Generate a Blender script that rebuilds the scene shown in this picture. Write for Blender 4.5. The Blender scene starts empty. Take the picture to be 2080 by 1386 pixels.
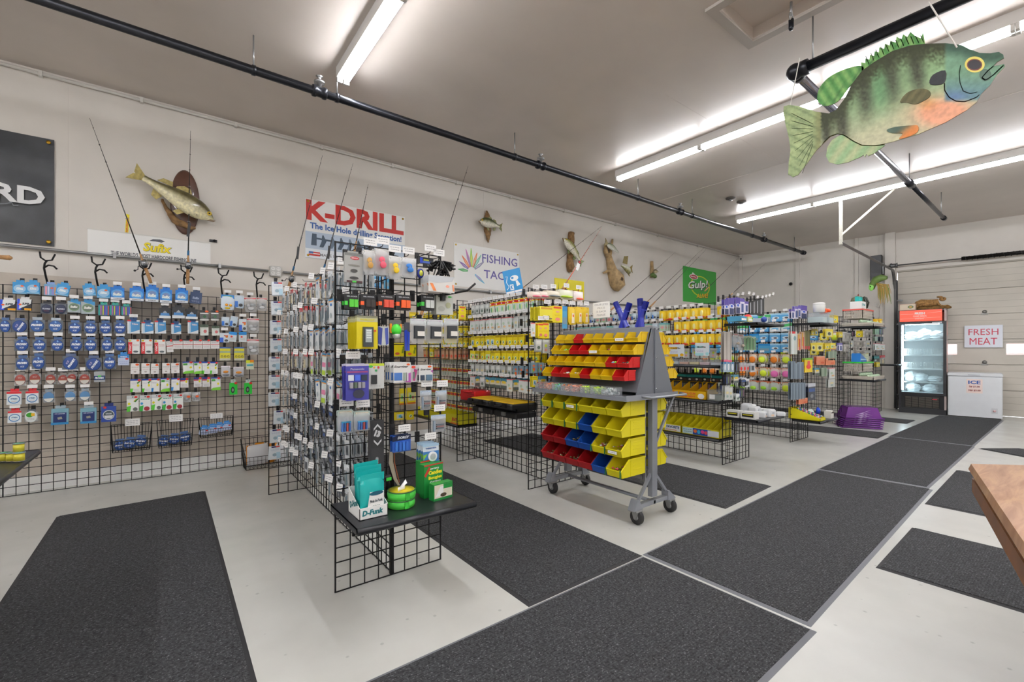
import bpy, bmesh, math, random
from mathutils import Vector, Matrix
from mathutils.geometry import delaunay_2d_cdt
RND = random.Random(11)
sc = bpy.context.scene
COL = sc.collection
# ---------------------------------------------------------------- camera
CAM_H = 1.254; YAW = math.radians(52.5); FPX = 913.0; PU, PV = 1040.0, 712.0
cam = bpy.data.cameras.new('camera'); cam_o = bpy.data.objects.new('camera', cam); COL.objects.link(cam_o)
cam_o.location = (0, 0, CAM_H); cam_o.rotation_euler = (math.pi/2, 0, YAW - math.pi/2)
cam.sensor_width = 36; cam.lens = FPX/2080*36; cam.shift_y = 19/2080; cam.clip_start = .05; cam.clip_end = 100
sc.camera = cam_o
# ---------------------------------------------------------------- world and exposure
w = bpy.data.worlds.new('world'); sc.world = w; w.use_nodes = True
w.node_tree.nodes['Background'].inputs[0].default_value = (.75, .82, .95, 1)
w.node_tree.nodes['Background'].inputs[1].default_value = 7.0
sc.view_settings.view_transform = 'Standard'; sc.view_settings.look = 'None'
sc.view_settings.gamma = 1; sc.view_settings.use_curve_mapping = False
sc.view_settings.exposure = 0.68
TUBE_POWER = 33.0
cy = sc.cycles
cy.max_bounces = 8; cy.diffuse_bounces = 4; cy.glossy_bounces = 3; cy.transparent_max_bounces = 10; cy.transmission_bounces = 3
cy.caustics_reflective = False; cy.caustics_refractive = False; cy.sample_clamp_indirect = 6
# ---------------------------------------------------------------- pixel -> plane (positions read off the photograph)
_fw = (math.cos(YAW), math.sin(YAW)); _rt = (math.sin(YAW), -math.cos(YAW))
def _ray(u, v):
    a = (u-PU)/FPX; b = (v-PV)/FPX
    return Vector((_fw[0]+a*_rt[0], _fw[1]+a*_rt[1], -b))
def onX(u, v, X):
    r = _ray(u, v); return Vector((X, r.y*X/r.x, CAM_H+r.z*X/r.x))
def onY(u, v, Y):
    r = _ray(u, v); return Vector((r.x*Y/r.y, Y, CAM_H+r.z*Y/r.y))
def onZ(u, v, Z):
    r = _ray(u, v); t = (Z-CAM_H)/r.z; return Vector((r.x*t, r.y*t, Z))
# ---------------------------------------------------------------- materials
def lin(c):
    if isinstance(c, str):
        c = [int(c[i:i+2], 16)/255 for i in (0, 2, 4)]
    return tuple((x/12.92 if x <= .04045 else ((x+.055)/1.055)**2.4) for x in c) + (1,)
_M = {}
def mat(name, col=None, rough=.5, metal=0, emit=0, noise=0, nscale=8, bump=0, bscale=60, spec=.5, alpha=1, coat=0):
    if name in _M: return _M[name]
    m = bpy.data.materials.new(name); _M[name] = m; m.use_nodes = True
    nt = m.node_tree; b = nt.nodes['Principled BSDF']; c = lin(col)
    b.inputs['Base Color'].default_value = c; b.inputs['Roughness'].default_value = rough
    b.inputs['Metallic'].default_value = metal; b.inputs['Specular IOR Level'].default_value = spec
    b.inputs['Coat Weight'].default_value = coat
    if alpha < 1: b.inputs['Alpha'].default_value = alpha
    if emit:
        b.inputs['Emission Color'].default_value = c; b.inputs['Emission Strength'].default_value = emit
    if noise or bump:
        tc = nt.nodes.new('ShaderNodeTexCoord')
    if noise:
        n = nt.nodes.new('ShaderNodeTexNoise'); n.inputs['Scale'].default_value = nscale; n.inputs['Detail'].default_value = 5
        r = nt.nodes.new('ShaderNodeMapRange'); r.inputs[1].default_value = .3; r.inputs[2].default_value = .7
        r.inputs[3].default_value = 1-noise; r.inputs[4].default_value = 1+noise
        mx = nt.nodes.new('ShaderNodeMix'); mx.data_type = 'RGBA'; mx.blend_type = 'MULTIPLY'; mx.inputs[0].default_value = 1
        mx.inputs[6].default_value = c
        nt.links.new(tc.outputs['Object'], n.inputs[0]); nt.links.new(n.outputs[0], r.inputs[0])
        nt.links.new(r.outputs[0], mx.inputs[7]); nt.links.new(mx.outputs[2], b.inputs['Base Color'])
    if bump:
        n2 = nt.nodes.new('ShaderNodeTexNoise'); n2.inputs['Scale'].default_value = bscale; n2.inputs['Detail'].default_value = 4
        bp = nt.nodes.new('ShaderNodeBump'); bp.inputs['Strength'].default_value = bump; bp.inputs['Distance'].default_value = .004
        nt.links.new(tc.outputs['Object'], n2.inputs[0]); nt.links.new(n2.outputs[0], bp.inputs['Height']); nt.links.new(bp.outputs[0], b.inputs['Normal'])
    return m
def film(name, tint='ffffff', fac=.3, rough=.12):
    if name in _M: return _M[name]
    m = bpy.data.materials.new(name); _M[name] = m; m.use_nodes = True; nt = m.node_tree
    b = nt.nodes['Principled BSDF']; b.inputs['Base Color'].default_value = lin(tint); b.inputs['Roughness'].default_value = rough
    t = nt.nodes.new('ShaderNodeBsdfTransparent'); t.inputs[0].default_value = lin(tint)
    x = nt.nodes.new('ShaderNodeMixShader'); x.inputs[0].default_value = fac
    nt.links.new(t.outputs[0], x.inputs[1]); nt.links.new(b.outputs[0], x.inputs[2])
    nt.links.new(x.outputs[0], nt.nodes['Material Output'].inputs[0])
    return m
def C(h, rough=.4, **k):          # a plain printed or plastic colour
    return mat('ink_'+h+('' if rough == .4 else '_r%d' % int(rough*100)), h, rough, **k)
def vmat(name, rough=.45, noise=.15, nscale=30, coat=0):     # colour read from the mesh's own paint attribute
    if name in _M: return _M[name]
    m = bpy.data.materials.new(name); _M[name] = m; m.use_nodes = True; nt = m.node_tree; b = nt.nodes['Principled BSDF']
    a = nt.nodes.new('ShaderNodeAttribute'); a.attribute_name = 'paint'
    n = nt.nodes.new('ShaderNodeTexNoise'); n.inputs['Scale'].default_value = nscale; n.inputs['Detail'].default_value = 6
    tc = nt.nodes.new('ShaderNodeTexCoord'); r = nt.nodes.new('ShaderNodeMapRange')
    r.inputs[1].default_value = .35; r.inputs[2].default_value = .65; r.inputs[3].default_value = 1-noise; r.inputs[4].default_value = 1+noise
    mx = nt.nodes.new('ShaderNodeMix'); mx.data_type = 'RGBA'; mx.blend_type = 'MULTIPLY'; mx.inputs[0].default_value = 1
    nt.links.new(tc.outputs['Object'], n.inputs[0]); nt.links.new(n.outputs[0], r.inputs[0]); nt.links.new(r.outputs[0], mx.inputs[7])
    nt.links.new(a.outputs['Color'], mx.inputs[6]); nt.links.new(mx.outputs[2], b.inputs['Base Color'])
    b.inputs['Roughness'].default_value = rough; b.inputs['Coat Weight'].default_value = coat
    return m
# ---------------------------------------------------------------- mesh builder
_txt = {}
def text_verts(s, bold=0, shear=0, font=None):
    k = (s, bold, shear)
    if k in _txt: return _txt[k]
    cu = bpy.data.curves.new('t', 'FONT'); cu.body = s; cu.size = 1; cu.offset = bold; cu.shear = shear
    cu.resolution_u = 2; cu.fill_mode = 'FRONT'
    o = bpy.data.objects.new('t', cu); me = bpy.data.meshes.new_from_object(o)
    v = [(q.co.x, q.co.y) for q in me.vertices]; f = [tuple(p.vertices) for p in me.polygons]
    bpy.data.objects.remove(o); bpy.data.curves.remove(cu); bpy.data.meshes.remove(me)
    x0 = min(p[0] for p in v); x1 = max(p[0] for p in v); y0 = min(p[1] for p in v); y1 = max(p[1] for p in v)
    v = [((p[0]-x0)/(x1-x0)-.5, (p[1]-y0)/(y1-y0)-.5) for p in v]
    _txt[k] = (v, f); return _txt[k]
def V3(*a): return Vector(a)
class MB:
    def __init__(s): s.v = []; s.f = []; s.m = []; s.sm = []; s.mats = []
    def mi(s, m):
        if m not in s.mats: s.mats.append(m)
        return s.mats.index(m)
    def add(s, vs, fs, m, smooth=False, M=None):
        k = len(s.v); i = s.mi(m)
        s.v += [tuple(M @ Vector(p)) for p in vs] if M is not None else [tuple(p) for p in vs]
        for f in fs: s.f.append(tuple(k+j for j in f)); s.m.append(i); s.sm.append(smooth)
        return s
    def box(s, a, b, m, M=None):
        x0, y0, z0 = a; x1, y1, z1 = b
        if x0 > x1: x0, x1 = x1, x0
        if y0 > y1: y0, y1 = y1, y0
        if z0 > z1: z0, z1 = z1, z0
        vs = [(x0,y0,z0),(x1,y0,z0),(x1,y1,z0),(x0,y1,z0),(x0,y0,z1),(x1,y0,z1),(x1,y1,z1),(x0,y1,z1)]
        return s.add(vs, [(0,3,2,1),(4,5,6,7),(0,1,5,4),(1,2,6,5),(2,3,7,6),(3,0,4,7)], m, M=M)
    def rbox(s, a, b, m, r=.01, M=None):   # box with chamfered vertical (z) edges and top
        x0, y0, z0 = a; x1, y1, z1 = b; c = r
        def ring(q, z): return [(x0+c+q,y0+q,z),(x1-c-q,y0+q,z),(x1-q,y0+c+q,z),(x1-q,y1-c-q,z),(x1-c-q,y1-q,z),(x0+c+q,y1-q,z),(x0+q,y1-c-q,z),(x0+q,y0+c+q,z)]
        vs = ring(0, z0)+ring(0, z1-c)+ring(c*.7, z1)
        fs = [tuple(reversed(range(8))), tuple(range(16, 24))]
        for k in (0, 8):
            for i in range(8): fs.append((k+i, k+(i+1) % 8, k+8+(i+1) % 8, k+8+i))
        return s.add(vs, fs, m, M=M)
    def tube(s, pts, r, m, n=6, cap=True, smooth=True):
        pts = [Vector(p) for p in pts]; rs = r if isinstance(r, (list, tuple)) else [r]*len(pts)
        vs = []; fs = []; prev = None
        for i, p in enumerate(pts):
            d = (pts[min(i+1, len(pts)-1)]-pts[max(i-1, 0)]).normalized()
            if prev is None:
                prev = d.orthogonal().normalized() if abs(d.z) > .99 or abs(d.z) < .01 and False else (Vector((0,0,1)).cross(d)).normalized() if abs(d.z) < .99 else Vector((1,0,0))
            u = (prev-d*prev.dot(d))
            u = u.normalized() if u.length > 1e-6 else d.orthogonal().normalized()
            prev = u; w_ = d.cross(u)
            for k in range(n):
                a = 2*math.pi*(k+.5)/n; vs.append(p+(u*math.cos(a)+w_*math.sin(a))*rs[i])
        for i in range(len(pts)-1):
            for k in range(n): fs.append((i*n+k, i*n+(k+1) % n, (i+1)*n+(k+1) % n, (i+1)*n+k))
        if cap: fs.append(tuple(reversed(range(n)))); fs.append(tuple(range((len(pts)-1)*n, len(pts)*n)))
        return s.add(vs, fs, m, smooth and n > 4)
    def lathe(s, prof, m, n=20, c=(0,0,0), axis='z', smooth=True, sx=1, sy=1, M=None, cap=True):
        vs = []; fs = []
        for (r, h) in prof:
            for k in range(n):
                a = 2*math.pi*k/n; x = r*math.cos(a)*sx; y = r*math.sin(a)*sy
                p = (x, y, h) if axis == 'z' else ((x, -h, y) if axis == 'y' else (h, x, y))
                vs.append((p[0]+c[0], p[1]+c[1], p[2]+c[2]))
        for i in range(len(prof)-1):
            for k in range(n): fs.append((i*n+k, i*n+(k+1) % n, (i+1)*n+(k+1) % n, (i+1)*n+k))
        if cap and prof[0][0] > 1e-5: fs.append(tuple(reversed(range(n))))
        if cap and prof[-1][0] > 1e-5: fs.append(tuple(range((len(prof)-1)*n, len(prof)*n)))
        return s.add(vs, fs, m, smooth, M)
    def ell(s, cx, cz, rx, rz, y, m, n=18):      # flat ellipse facing -y
        vs = [(cx+rx*math.cos(2*math.pi*k/n), y, cz+rz*math.sin(2*math.pi*k/n)) for k in range(n)]
        return s.add(vs, [tuple(range(n))], m)
    def quad(s, x0, z0, x1, z1, y, m): return s.add([(x0,y,z0),(x1,y,z0),(x1,y,z1),(x0,y,z1)], [(0,1,2,3)], m)
    def poly(s, pts, y, m): return s.add([(p[0], y, p[1]) for p in pts], [tuple(range(len(pts)))], m)
    def prism(s, pts, y0, y1, m, M=None):        # outline in xz, extruded in y (counter-clockwise seen from -y)
        n = len(pts); ar = sum(pts[i][0]*pts[(i+1) % n][1]-pts[(i+1) % n][0]*pts[i][1] for i in range(n))
        if ar < 0: pts = list(reversed(pts))
        if y0 > y1: y0, y1 = y1, y0
        vs = [(p[0], y0, p[1]) for p in pts]+[(p[0], y1, p[1]) for p in pts]
        fs = [tuple(range(n)), tuple(reversed(range(n, 2*n)))]+[(i+n, (i+1) % n+n, (i+1) % n, i) for i in range(n)]
        return s.add(vs, fs, m, M=M)
    def ico(s, c, r, m, sx=1, sy=1, sz=1, n=8, k=5):
        prof = [(max(1e-6, math.sin(math.pi*i/k))*r, -math.cos(math.pi*i/k)*r*sz) for i in range(k+1)]
        return s.lathe(prof, m, n, c, 'z', True, sx, sy)
    def text(s, t, cx, cz, w_, h, y, m, bold=0, shear=0, rot=0, M=None):
        v, f = text_verts(t, bold, shear); ca, sa = math.cos(rot), math.sin(rot)
        vs = []
        for p in v:
            X = p[0]*w_; Z = p[1]*h; vs.append((cx+X*ca-Z*sa, y, cz+X*sa+Z*ca))
        return s.add(vs, f, m, M=M)
    def scribble(s, x0, z0, x1, z1, y, m, n=2):  # lines of small print
        h = (z1-z0)/(2*n)
        for i in range(n):
            zz = z1-h*(2*i+.5)-h*.5; xx = x0+(x1-x0)*(.08*(i % 2))
            k = 4
            for j in range(k):
                a = xx+(x1-xx)*j/k; b = a+(x1-xx)/k*.8
                s.quad(a, zz-h*.22, b, zz+h*.22, y, m)
        return s
    def mesh(s, name):
        me = bpy.data.meshes.new(name); me.from_pydata(s.v, [], s.f)
        for m in s.mats: me.materials.append(m)
        me.polygons.foreach_set('material_index', s.m); me.polygons.foreach_set('use_smooth', s.sm)
        me.update(); return me
    def puff(s, w_, h, d, m, z1=0, y0=0, n=7, back=True):      # a stuffed pouch: w wide, hanging from z1 down to z1-h
        vs = []; fs = []
        for j in range(n):
            for i in range(n):
                u = i/(n-1); v = j/(n-1); b = (math.sin(math.pi*u)*math.sin(math.pi*v))**.85 if 0 < u < 1 and 0 < v < 1 else 0
                vs.append(((u-.5)*w_, y0-d*b, z1-h*v))
        for j in range(n-1):
            for i in range(n-1): k = j*n+i; fs.append((k, k+n, k+n+1, k+1))
        if back: fs.append(((n-1)*n, 0, n-1, n*n-1))
        return s.add(vs, fs, m, True)
# ---------------------------------------------------------------- objects
class Proto:
    def __init__(s, name, cat, mb=None, parts=()):
        s.name, s.cat = name, cat; s.me = mb.mesh(name) if mb else None
        s.parts = [Part(*p) if isinstance(p, tuple) else p for p in parts]; s.box = None
class Part:
    def __init__(s, name, mb, label=None, subs=(), kind=None):
        s.name = name; s.me = mb.mesh(name); s.label = label; s.kind = kind
        s.subs = [Part(*q) if isinstance(q, tuple) else q for q in subs]
def _mk(p, parent):
    o = bpy.data.objects.new(p.name, p.me); COL.objects.link(o); o.parent = parent
    if p.label: o['label'] = p.label
    if p.kind: o['kind'] = p.kind
    for q in p.subs: _mk(q, o)
SEEN = {}
def spawn(pr, loc, rot=0, label='', group=None, scale=(1,1,1), tilt=0, M=None, parts=True):
    o = bpy.data.objects.new(pr.name, pr.me); COL.objects.link(o)
    if M is not None: o.matrix_world = M
    else:
        o.location = loc; o.scale = scale
        o.rotation_mode = 'XYZ'
        o.matrix_world = Matrix.Translation(loc) @ Matrix.Rotation(rot, 4, 'Z') @ Matrix.Rotation(tilt, 4, 'Y') @ Matrix.Diagonal((*scale, 1))
    n = len(label.split())
    if not 4 <= n <= 16: print('LABEL LENGTH', n, label)
    SEEN[label] = SEEN.get(label, 0)+1
    o['label'] = label; o['category'] = pr.cat
    if group: o['group'] = group
    if parts:
        for p in pr.parts: _mk(p, o)
    return o
def thing(name, cat, label, mb=None, parts=(), loc=(0,0,0), rot=0, group=None, kind=None, scale=(1,1,1), tilt=0):
    o = spawn(Proto(name, cat, mb, parts), loc, rot, label, group, scale, tilt)
    if kind: o['kind'] = kind
    return o
def struct(name, mb, loc=(0,0,0), rot=0, parts=(), label=None):
    o = bpy.data.objects.new(name, mb.mesh(name) if mb else None); COL.objects.link(o); o['kind'] = 'structure'
    o.location = loc; o.rotation_euler = (0, 0, rot)
    if label: o['label'] = label
    for p in parts: _mk(Part(*p) if isinstance(p, tuple) else p, o)
    return o
ORD = 'zeroth first second third fourth fifth sixth seventh eighth ninth tenth eleventh twelfth thirteenth fourteenth fifteenth sixteenth seventeenth eighteenth nineteenth twentieth twenty-first twenty-second twenty-third twenty-fourth twenty-fifth twenty-sixth twenty-seventh twenty-eighth twenty-ninth thirtieth'.split()
def fit(desc, pos, cap=16):
    n = len(pos.split()); d = desc
    while len(d.split())+n > cap:
        for cut in (' with ', ' and ', ' of ', ' reading '):
            if cut in d: d = d[:d.rindex(cut)]; break
        else: d = ' '.join(d.split()[1:])
    return d+', '+pos
QUEUE = {}
def queue(pr, loc, rot, label, group, scale=(1,1,1), tilt=0, cap=300):
    QUEUE.setdefault(pr.name, []).append((pr, Vector(loc), rot, label, group, scale, tilt, cap))
def flush():
    for name, L in QUEUE.items():
        L.sort(key=lambda q: (q[1]-cam_o.location).length)
        cap = L[0][7]
        for q in L[:cap]:
            far = (q[1]-cam_o.location).length > 6.5
            spawn(q[0], q[1], q[2], q[3], q[4], q[5], q[6], parts=not (far and len(q[0].parts) > 2) or True)
        rest = L[cap:]
        if rest:
            mb = MB()
            for q in rest:
                M = Matrix.Translation(q[1]) @ Matrix.Rotation(q[2], 4, 'Z') @ Matrix.Rotation(q[6], 4, 'Y') @ Matrix.Diagonal((*q[5], 1))
                for me in [q[0].me]+[p.me for p in q[0].parts]:
                    if me is None: continue
                    k = len(mb.v); mb.v += [tuple(M @ v.co) for v in me.vertices]
                    ids = [mb.mi(m) for m in me.materials]
                    for p in me.polygons:
                        mb.f.append(tuple(k+i for i in p.vertices)); mb.m.append(ids[p.material_index]); mb.sm.append(p.use_smooth)
            o = bpy.data.objects.new(name, mb.mesh(name+'_mass')); COL.objects.link(o)
            o['kind'] = 'stuff'; o['category'] = L[0][0].cat
            o['label'] = 'remaining small '+name.replace('_', ' ')+'s massed on the farther display racks'
# ================================================================ setting
BLACK = mat('black_wire', '101012', .5, 0, spec=.35)
BLK2 = mat('black_plastic', '1c1c1f', .45, noise=.1)
SHELF = mat('shelf_steel', '24262b', .33, .2, noise=.12, nscale=14)
WHITE = mat('white_card', 'f2f2f0', .55); TAGM = mat('tag_paper', 'f4f3f2', .5); INK = mat('small_print', '8a8a90', .6)
WALLP = mat('wall_paint', 'ddd8d1', .62, noise=.05, nscale=2.2, bump=.12, bscale=30)
CEILP = mat('ceiling_paint', 'd3c9c1', .32, noise=.05, nscale=1.5, bump=.08, bscale=9)
FLOORM = mat('floor_paint', 'c6c6c0', .27, noise=.06, nscale=3, bump=.05, bscale=7)
GALV = mat('galvanised', '9a9b9c', .35, .75, noise=.1); PIPE = mat('dark_pipe', '26282e', .3, .55, noise=.2, nscale=5)
CHROME = mat('chrome', 'c9ccd2', .12, 1); WHITEP = mat('white_paint', 'd8d5cf', .45, noise=.04)
def speck_floor():
    nt = FLOORM.node_tree; b = nt.nodes['Principled BSDF']; tc = nt.nodes.new('ShaderNodeTexCoord')
    vo = nt.nodes.new('ShaderNodeTexVoronoi'); vo.inputs['Scale'].default_value = 9
    r = nt.nodes.new('ShaderNodeMapRange'); r.inputs[1].default_value = .05; r.inputs[2].default_value = .09; r.inputs[3].default_value = .78; r.inputs[4].default_value = 1
    mx = nt.nodes.new('ShaderNodeMix'); mx.data_type = 'RGBA'; mx.blend_type = 'MULTIPLY'; mx.inputs[0].default_value = 1
    src = b.inputs['Base Color'].links[0].from_socket
    nt.links.new(tc.outputs['Object'], vo.inputs['Vector']); nt.links.new(vo.outputs['Distance'], r.inputs[0])
    nt.links.new(src, mx.inputs[6]); nt.links.new(r.outputs[0], mx.inputs[7]); nt.links.new(mx.outputs[2], b.inputs['Base Color'])
speck_floor()
X0, Y0, CZ, WY = -3.6, -6.0, 3.78, 5.8
FA, FB = Vector((12.07, 5.8, 0)), Vector((13.47, -6.0, 0))      # the far wall leans away a little in plan
_b = Vector((12.64, .83, 0)); fd = (_b-FA).normalized(); FB = FA+fd*11.9
struct('floor', MB().add([(X0,Y0,0),(FB.x,Y0,0),(FA.x+.05,WY,0),(X0,WY,0)], [(0,1,2,3)], FLOORM))
# ceiling with the hatch opening
h0, h1, g0, g1 = 3.23, 3.77, .45, 1.70
cb = MB()
for (a, b, c, d) in [(X0, Y0, h0, WY), (h1, Y0, 13.6, WY), (h0, Y0, h1, g0), (h0, g1, h1, WY)]:
    cb.add([(a,b,CZ),(a,d,CZ),(c,d,CZ),(c,b,CZ)], [(0,1,2,3)], CEILP)
struct('ceiling', cb)
hb = MB(); T_ = .07
for (a, b, c, d) in [(h0-T_, g0-T_, h0, g1+T_), (h1, g0-T_, h1+T_, g1+T_), (h0, g0-T_, h1, g0), (h0, g1, h1, g1+T_)]:
    hb.box((a, b, CZ-.022), (c, d, CZ), mat('hatch_trim', 'b3aba3', .45))
hl = MB().box((h0-.02, g0-.02, CZ+.09), (h1+.02, g1+.02, CZ+.11), CEILP)
for (a, b, c, d) in [(h0-.01, g0, h0, g1), (h1, g0, h1+.01, g1), (h0, g0-.01, h1, g0), (h0, g1, h1, g1+.01)]: hl.box((a, b, CZ), (c, d, CZ+.1), CEILP)
struct('trim_1', hb, parts=[('hatch_lid', hl)], label='recessed ceiling hatch with raised wooden frame')
for i, (u, v) in enumerate([(1484, 402), (1506, 409)]):
    p = onZ(u, v, CZ)
    thing('ceiling_vent', 'vent', 'small round dark ceiling vent, %s one above the far racks' % ('left' if i == 0 else 'right'),
          MB().lathe([(.06, 0), (.075, -.004), (.07, -.02), (.03, -.03), (0, -.03)], mat('vent_dark', '5a5552', .5), 16), [('vent_cap', MB().lathe([(.03, -.03), (.03, -.045), (0, -.05)], GALV, 12))], loc=(p.x, p.y, CZ-.001))
# ceiling sheet seams (thin raised joints)
sb = MB()
for x in (6.6,): sb.box((x-.004, Y0, CZ-.002), (x+.004, WY, CZ+.001), CEILP)
sb.box((3.9, 2.596, CZ-.0015), (6.6, 2.6, CZ+.001), CEILP)
struct('trim_2', sb)
# left wall (long), back wall, right wall
BLOCKP_SHADED = mat('block_paint_shaded', 'c8beb2', .65, noise=.08, nscale=5, bump=.35, bscale=22)  # beige block paint, with shade behind the hung goods mixed into its colour
struct('wall_left', MB().box((X0, WY, 0), (FA.x+.3, WY+.15, CZ+.2), WALLP), parts=[('block_course', MB().box((X0+.01+(k % 2)*.001, WY-.006, .14+.2*k), (FA.x-.01, WY+.001, .334+.2*k), BLOCKP_SHADED)) for k in range(9)])
struct('wall_back', MB().box((X0-.15, Y0, 0), (X0, WY+.15, CZ+.2), WALLP))
struct('wall_right', MB().box((X0-.15, Y0-.15, 0), (FB.x+.3, Y0, CZ+.2), WALLP))
struct('baseboard_left', MB().box((X0, WY-.018, 0), (FA.x, WY, .135), mat('base_white', 'f0f0ee', .4, noise=.04)))
for i, x in enumerate([-.73, 3.9]):
    struct('trim_%d' % (3+i), MB().box((x-.006, WY-.003, 1.9), (x+.006, WY, CZ), WALLP))
# white conduit along the ceiling edge
cm = MB().tube([(X0, WY-.03, CZ-.045), (12.0, WY-.03, CZ-.045)], .014, WHITEP, 8)
clips = [('clip', MB().box((x-.012, WY-.05, CZ-.07), (x+.012, WY, CZ-.02), WHITEP)) for x in [-.9, -.2, .6, 1.5, 2.4, 3.4, 4.4, 5.6, 7, 8.4, 10]]
thing('electrical_conduit', 'conduit', 'thin white conduit running along the top edge of the long wall', cm, clips)
# grey conduit at the height of the rods
p1 = onY(0, 494, 5.77); p2 = onY(545, 546, 5.77); p3 = onY(575, 548, 5.77); p4 = onY(1385, 605, 5.77)
zc = 2.165
thing('electrical_conduit', 'conduit', 'grey metal conduit on long wall left of the outlet box', MB().tube([(X0, 5.77, zc), (p2.x, 5.77, zc)], .013, GALV, 8),
      [('clip', MB().box((x-.012, 5.75, zc-.025), (x+.012, 5.8, zc+.025), GALV)) for x in (-.4, .45)])
thing('electrical_conduit', 'conduit', 'grey metal conduit on long wall right of the outlet box', MB().tube([(p3.x, 5.77, zc), (9.5, 5.77, zc)], .013, GALV, 8),
      [('clip', MB().box((x-.012, 5.75, zc-.025), (x+.012, 5.8, zc+.025), GALV)) for x in (1.8, 4.0, 6)])
ob = MB().rbox((-.06, -.06, 0), (.06, .06, .05), mat('outlet_plate', 'c9c9c6', .4), .008, Matrix.Rotation(math.pi/2, 4, 'X'))
op = [('socket', MB().ell(sx, sz, .021, .021, -.0515, mat('outlet_white', 'e6e6e4', .35)).quad(sx-.008, sz-.002, sx-.005, sz+.009, -.052, BLACK).quad(sx+.005, sz-.002, sx+.008, sz+.009, -.052, BLACK)) for sx in (-.027, .027) for sz in (.027, -.027)]
q = onY(559, 546, 5.79)
thing('outlet_box', 'outlet', 'square white electrical outlet box joining the two wall conduits', ob, op, loc=(q.x, 5.8, zc))
# far wall: local frame, x along wall (towards -Y side), front faces -y local
FW_ROT = math.atan2(fd.y, fd.x)           # local +x runs along the wall away from the corner
def FWp(s, z=0, off=0):                   # point on far wall: s metres from the corner, off metres out into the room
    n = Vector((fd.y, -fd.x, 0)); n = n if n.x < 0 else -n
    p = FA+fd*s+n*off; return Vector((p.x, p.y, z))
def onF(u, v, off=0):
    r = _ray(u, v); n = Vector((fd.y, -fd.x, 0)); n = n if n.x < 0 else -n
    o = FA+n*off-Vector((0, 0, CAM_H)); t = o.dot(n)/r.dot(n)
    P = Vector((r.x*t, r.y*t, CAM_H+r.z*t)); s = (Vector((P.x, P.y, 0))-FA).dot(fd); return s, P.z
DS = onF(1822, 700)[0]; DW = 4.9; DH = 2.93
struct('wall_far', MB().box((-.1, 0, 0), (DS, .2, CZ+.2), WALLP).box((DS+DW, 0, 0), (11.9, .2, CZ+.2), WALLP).box((DS, 0, DH), (DS+DW, .2, CZ+.2), WALLP), FA, FW_ROT)
# garage door: horizontal panels, each its own part, with window openings
DOORM = mat('door_paint', 'c6c0b5', .5, noise=.05, nscale=3, bump=.1, bscale=25); DOORG = mat('door_groove', 'aaa498', .6)
pz = [0, .49, .98, 1.47, 1.96, 2.45, 2.94]
wz0, wz1 = 1.17, 1.38
w1 = onF(1932, 690)[0]; w1b = onF(1944, 690)[0]; w2 = onF(2044, 690)[0]
wins = [(w1b-.42, w1b), (w2, w2+.42), (w2+1.2, w2+1.62), (w2+2.3, w2+2.7)]
dparts = []
for i in range(6):
    mb = MB(); a, b = pz[i]+.004, pz[i+1]-.004
    xs = [DS+.01, DS+DW-.01]
    if a < wz0 < b:
        mb.box((xs[0], .03, a), (xs[1], .08, wz0), DOORM).box((xs[0], .03, wz1), (xs[1], .08, b), DOORM)
        e = xs[0]
        for (s0, s1) in wins+[(xs[1], xs[1])]:
            if s0 > e: mb.box((e, .03, wz0), (s0, .08, wz1), DOORM)
            e = s1
        mb.box((xs[0], .026, wz1+.03), (xs[1], .03, wz1+.038), DOORG)
    else:
        mb.box((xs[0], .03, a), (xs[1], .08, b), DOORM)
    for k in (1, 2, 3):
        z = a+(b-a)*k/4
        if not (a < wz0 < b): mb.box((xs[0], .0285, z-.003), (xs[1], .03, z+.003), DOORG)
    dparts.append(('door_panel', mb))
dparts.append(('light_block_sheet', MB().box((DS+.01, .08, 0), (DS+DW-.01, .084, wz0-.02), DOORG).box((DS+.01, .08, wz1+.02), (DS+DW-.01, .084, 2.95), DOORG)))  # backing sheets added behind the panels to stop daylight leaking through their gaps
hm = mat('hinge_steel', '8d8c88', .4, .6)
for s in (onF(2000, 700)[0], onF(2000, 700)[0]+1.3):
    for z in pz[1:5]:
        dparts.append(('hinge', MB().box((s-.05, .012, z-.012), (s+.05, .03, z+.012), hm).lathe([(.035, 0), (.035, .012)], hm, 12, (s, .03, z+.045), 'y').box((s-.03, .02, z+.01), (s+.03, .03, z+.06), hm)))
struct('door_1', None, FA, FW_ROT, dparts, 'white sectional overhead garage door')
GLASS = film('window_glass', 'f6fbff', .12, .03)
for i, (s0, s1) in enumerate(wins):
    fr = MB()
    for (a, b, c, d) in [(s0-.02, wz0-.02, s1+.02, wz0), (s0-.02, wz1, s1+.02, wz1+.02), (s0-.02, wz0, s0, wz1), (s1, wz0, s1+.02, wz1)]: fr.box((a, .022, b), (c, .05, d), mat('window_frame', 'c9c4ba', .5))
    struct('window_%d' % (i+1), fr, FA, FW_ROT, [('pane', MB().box((s0, .05, wz0), (s1, .055, wz1), GLASS))])
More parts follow.
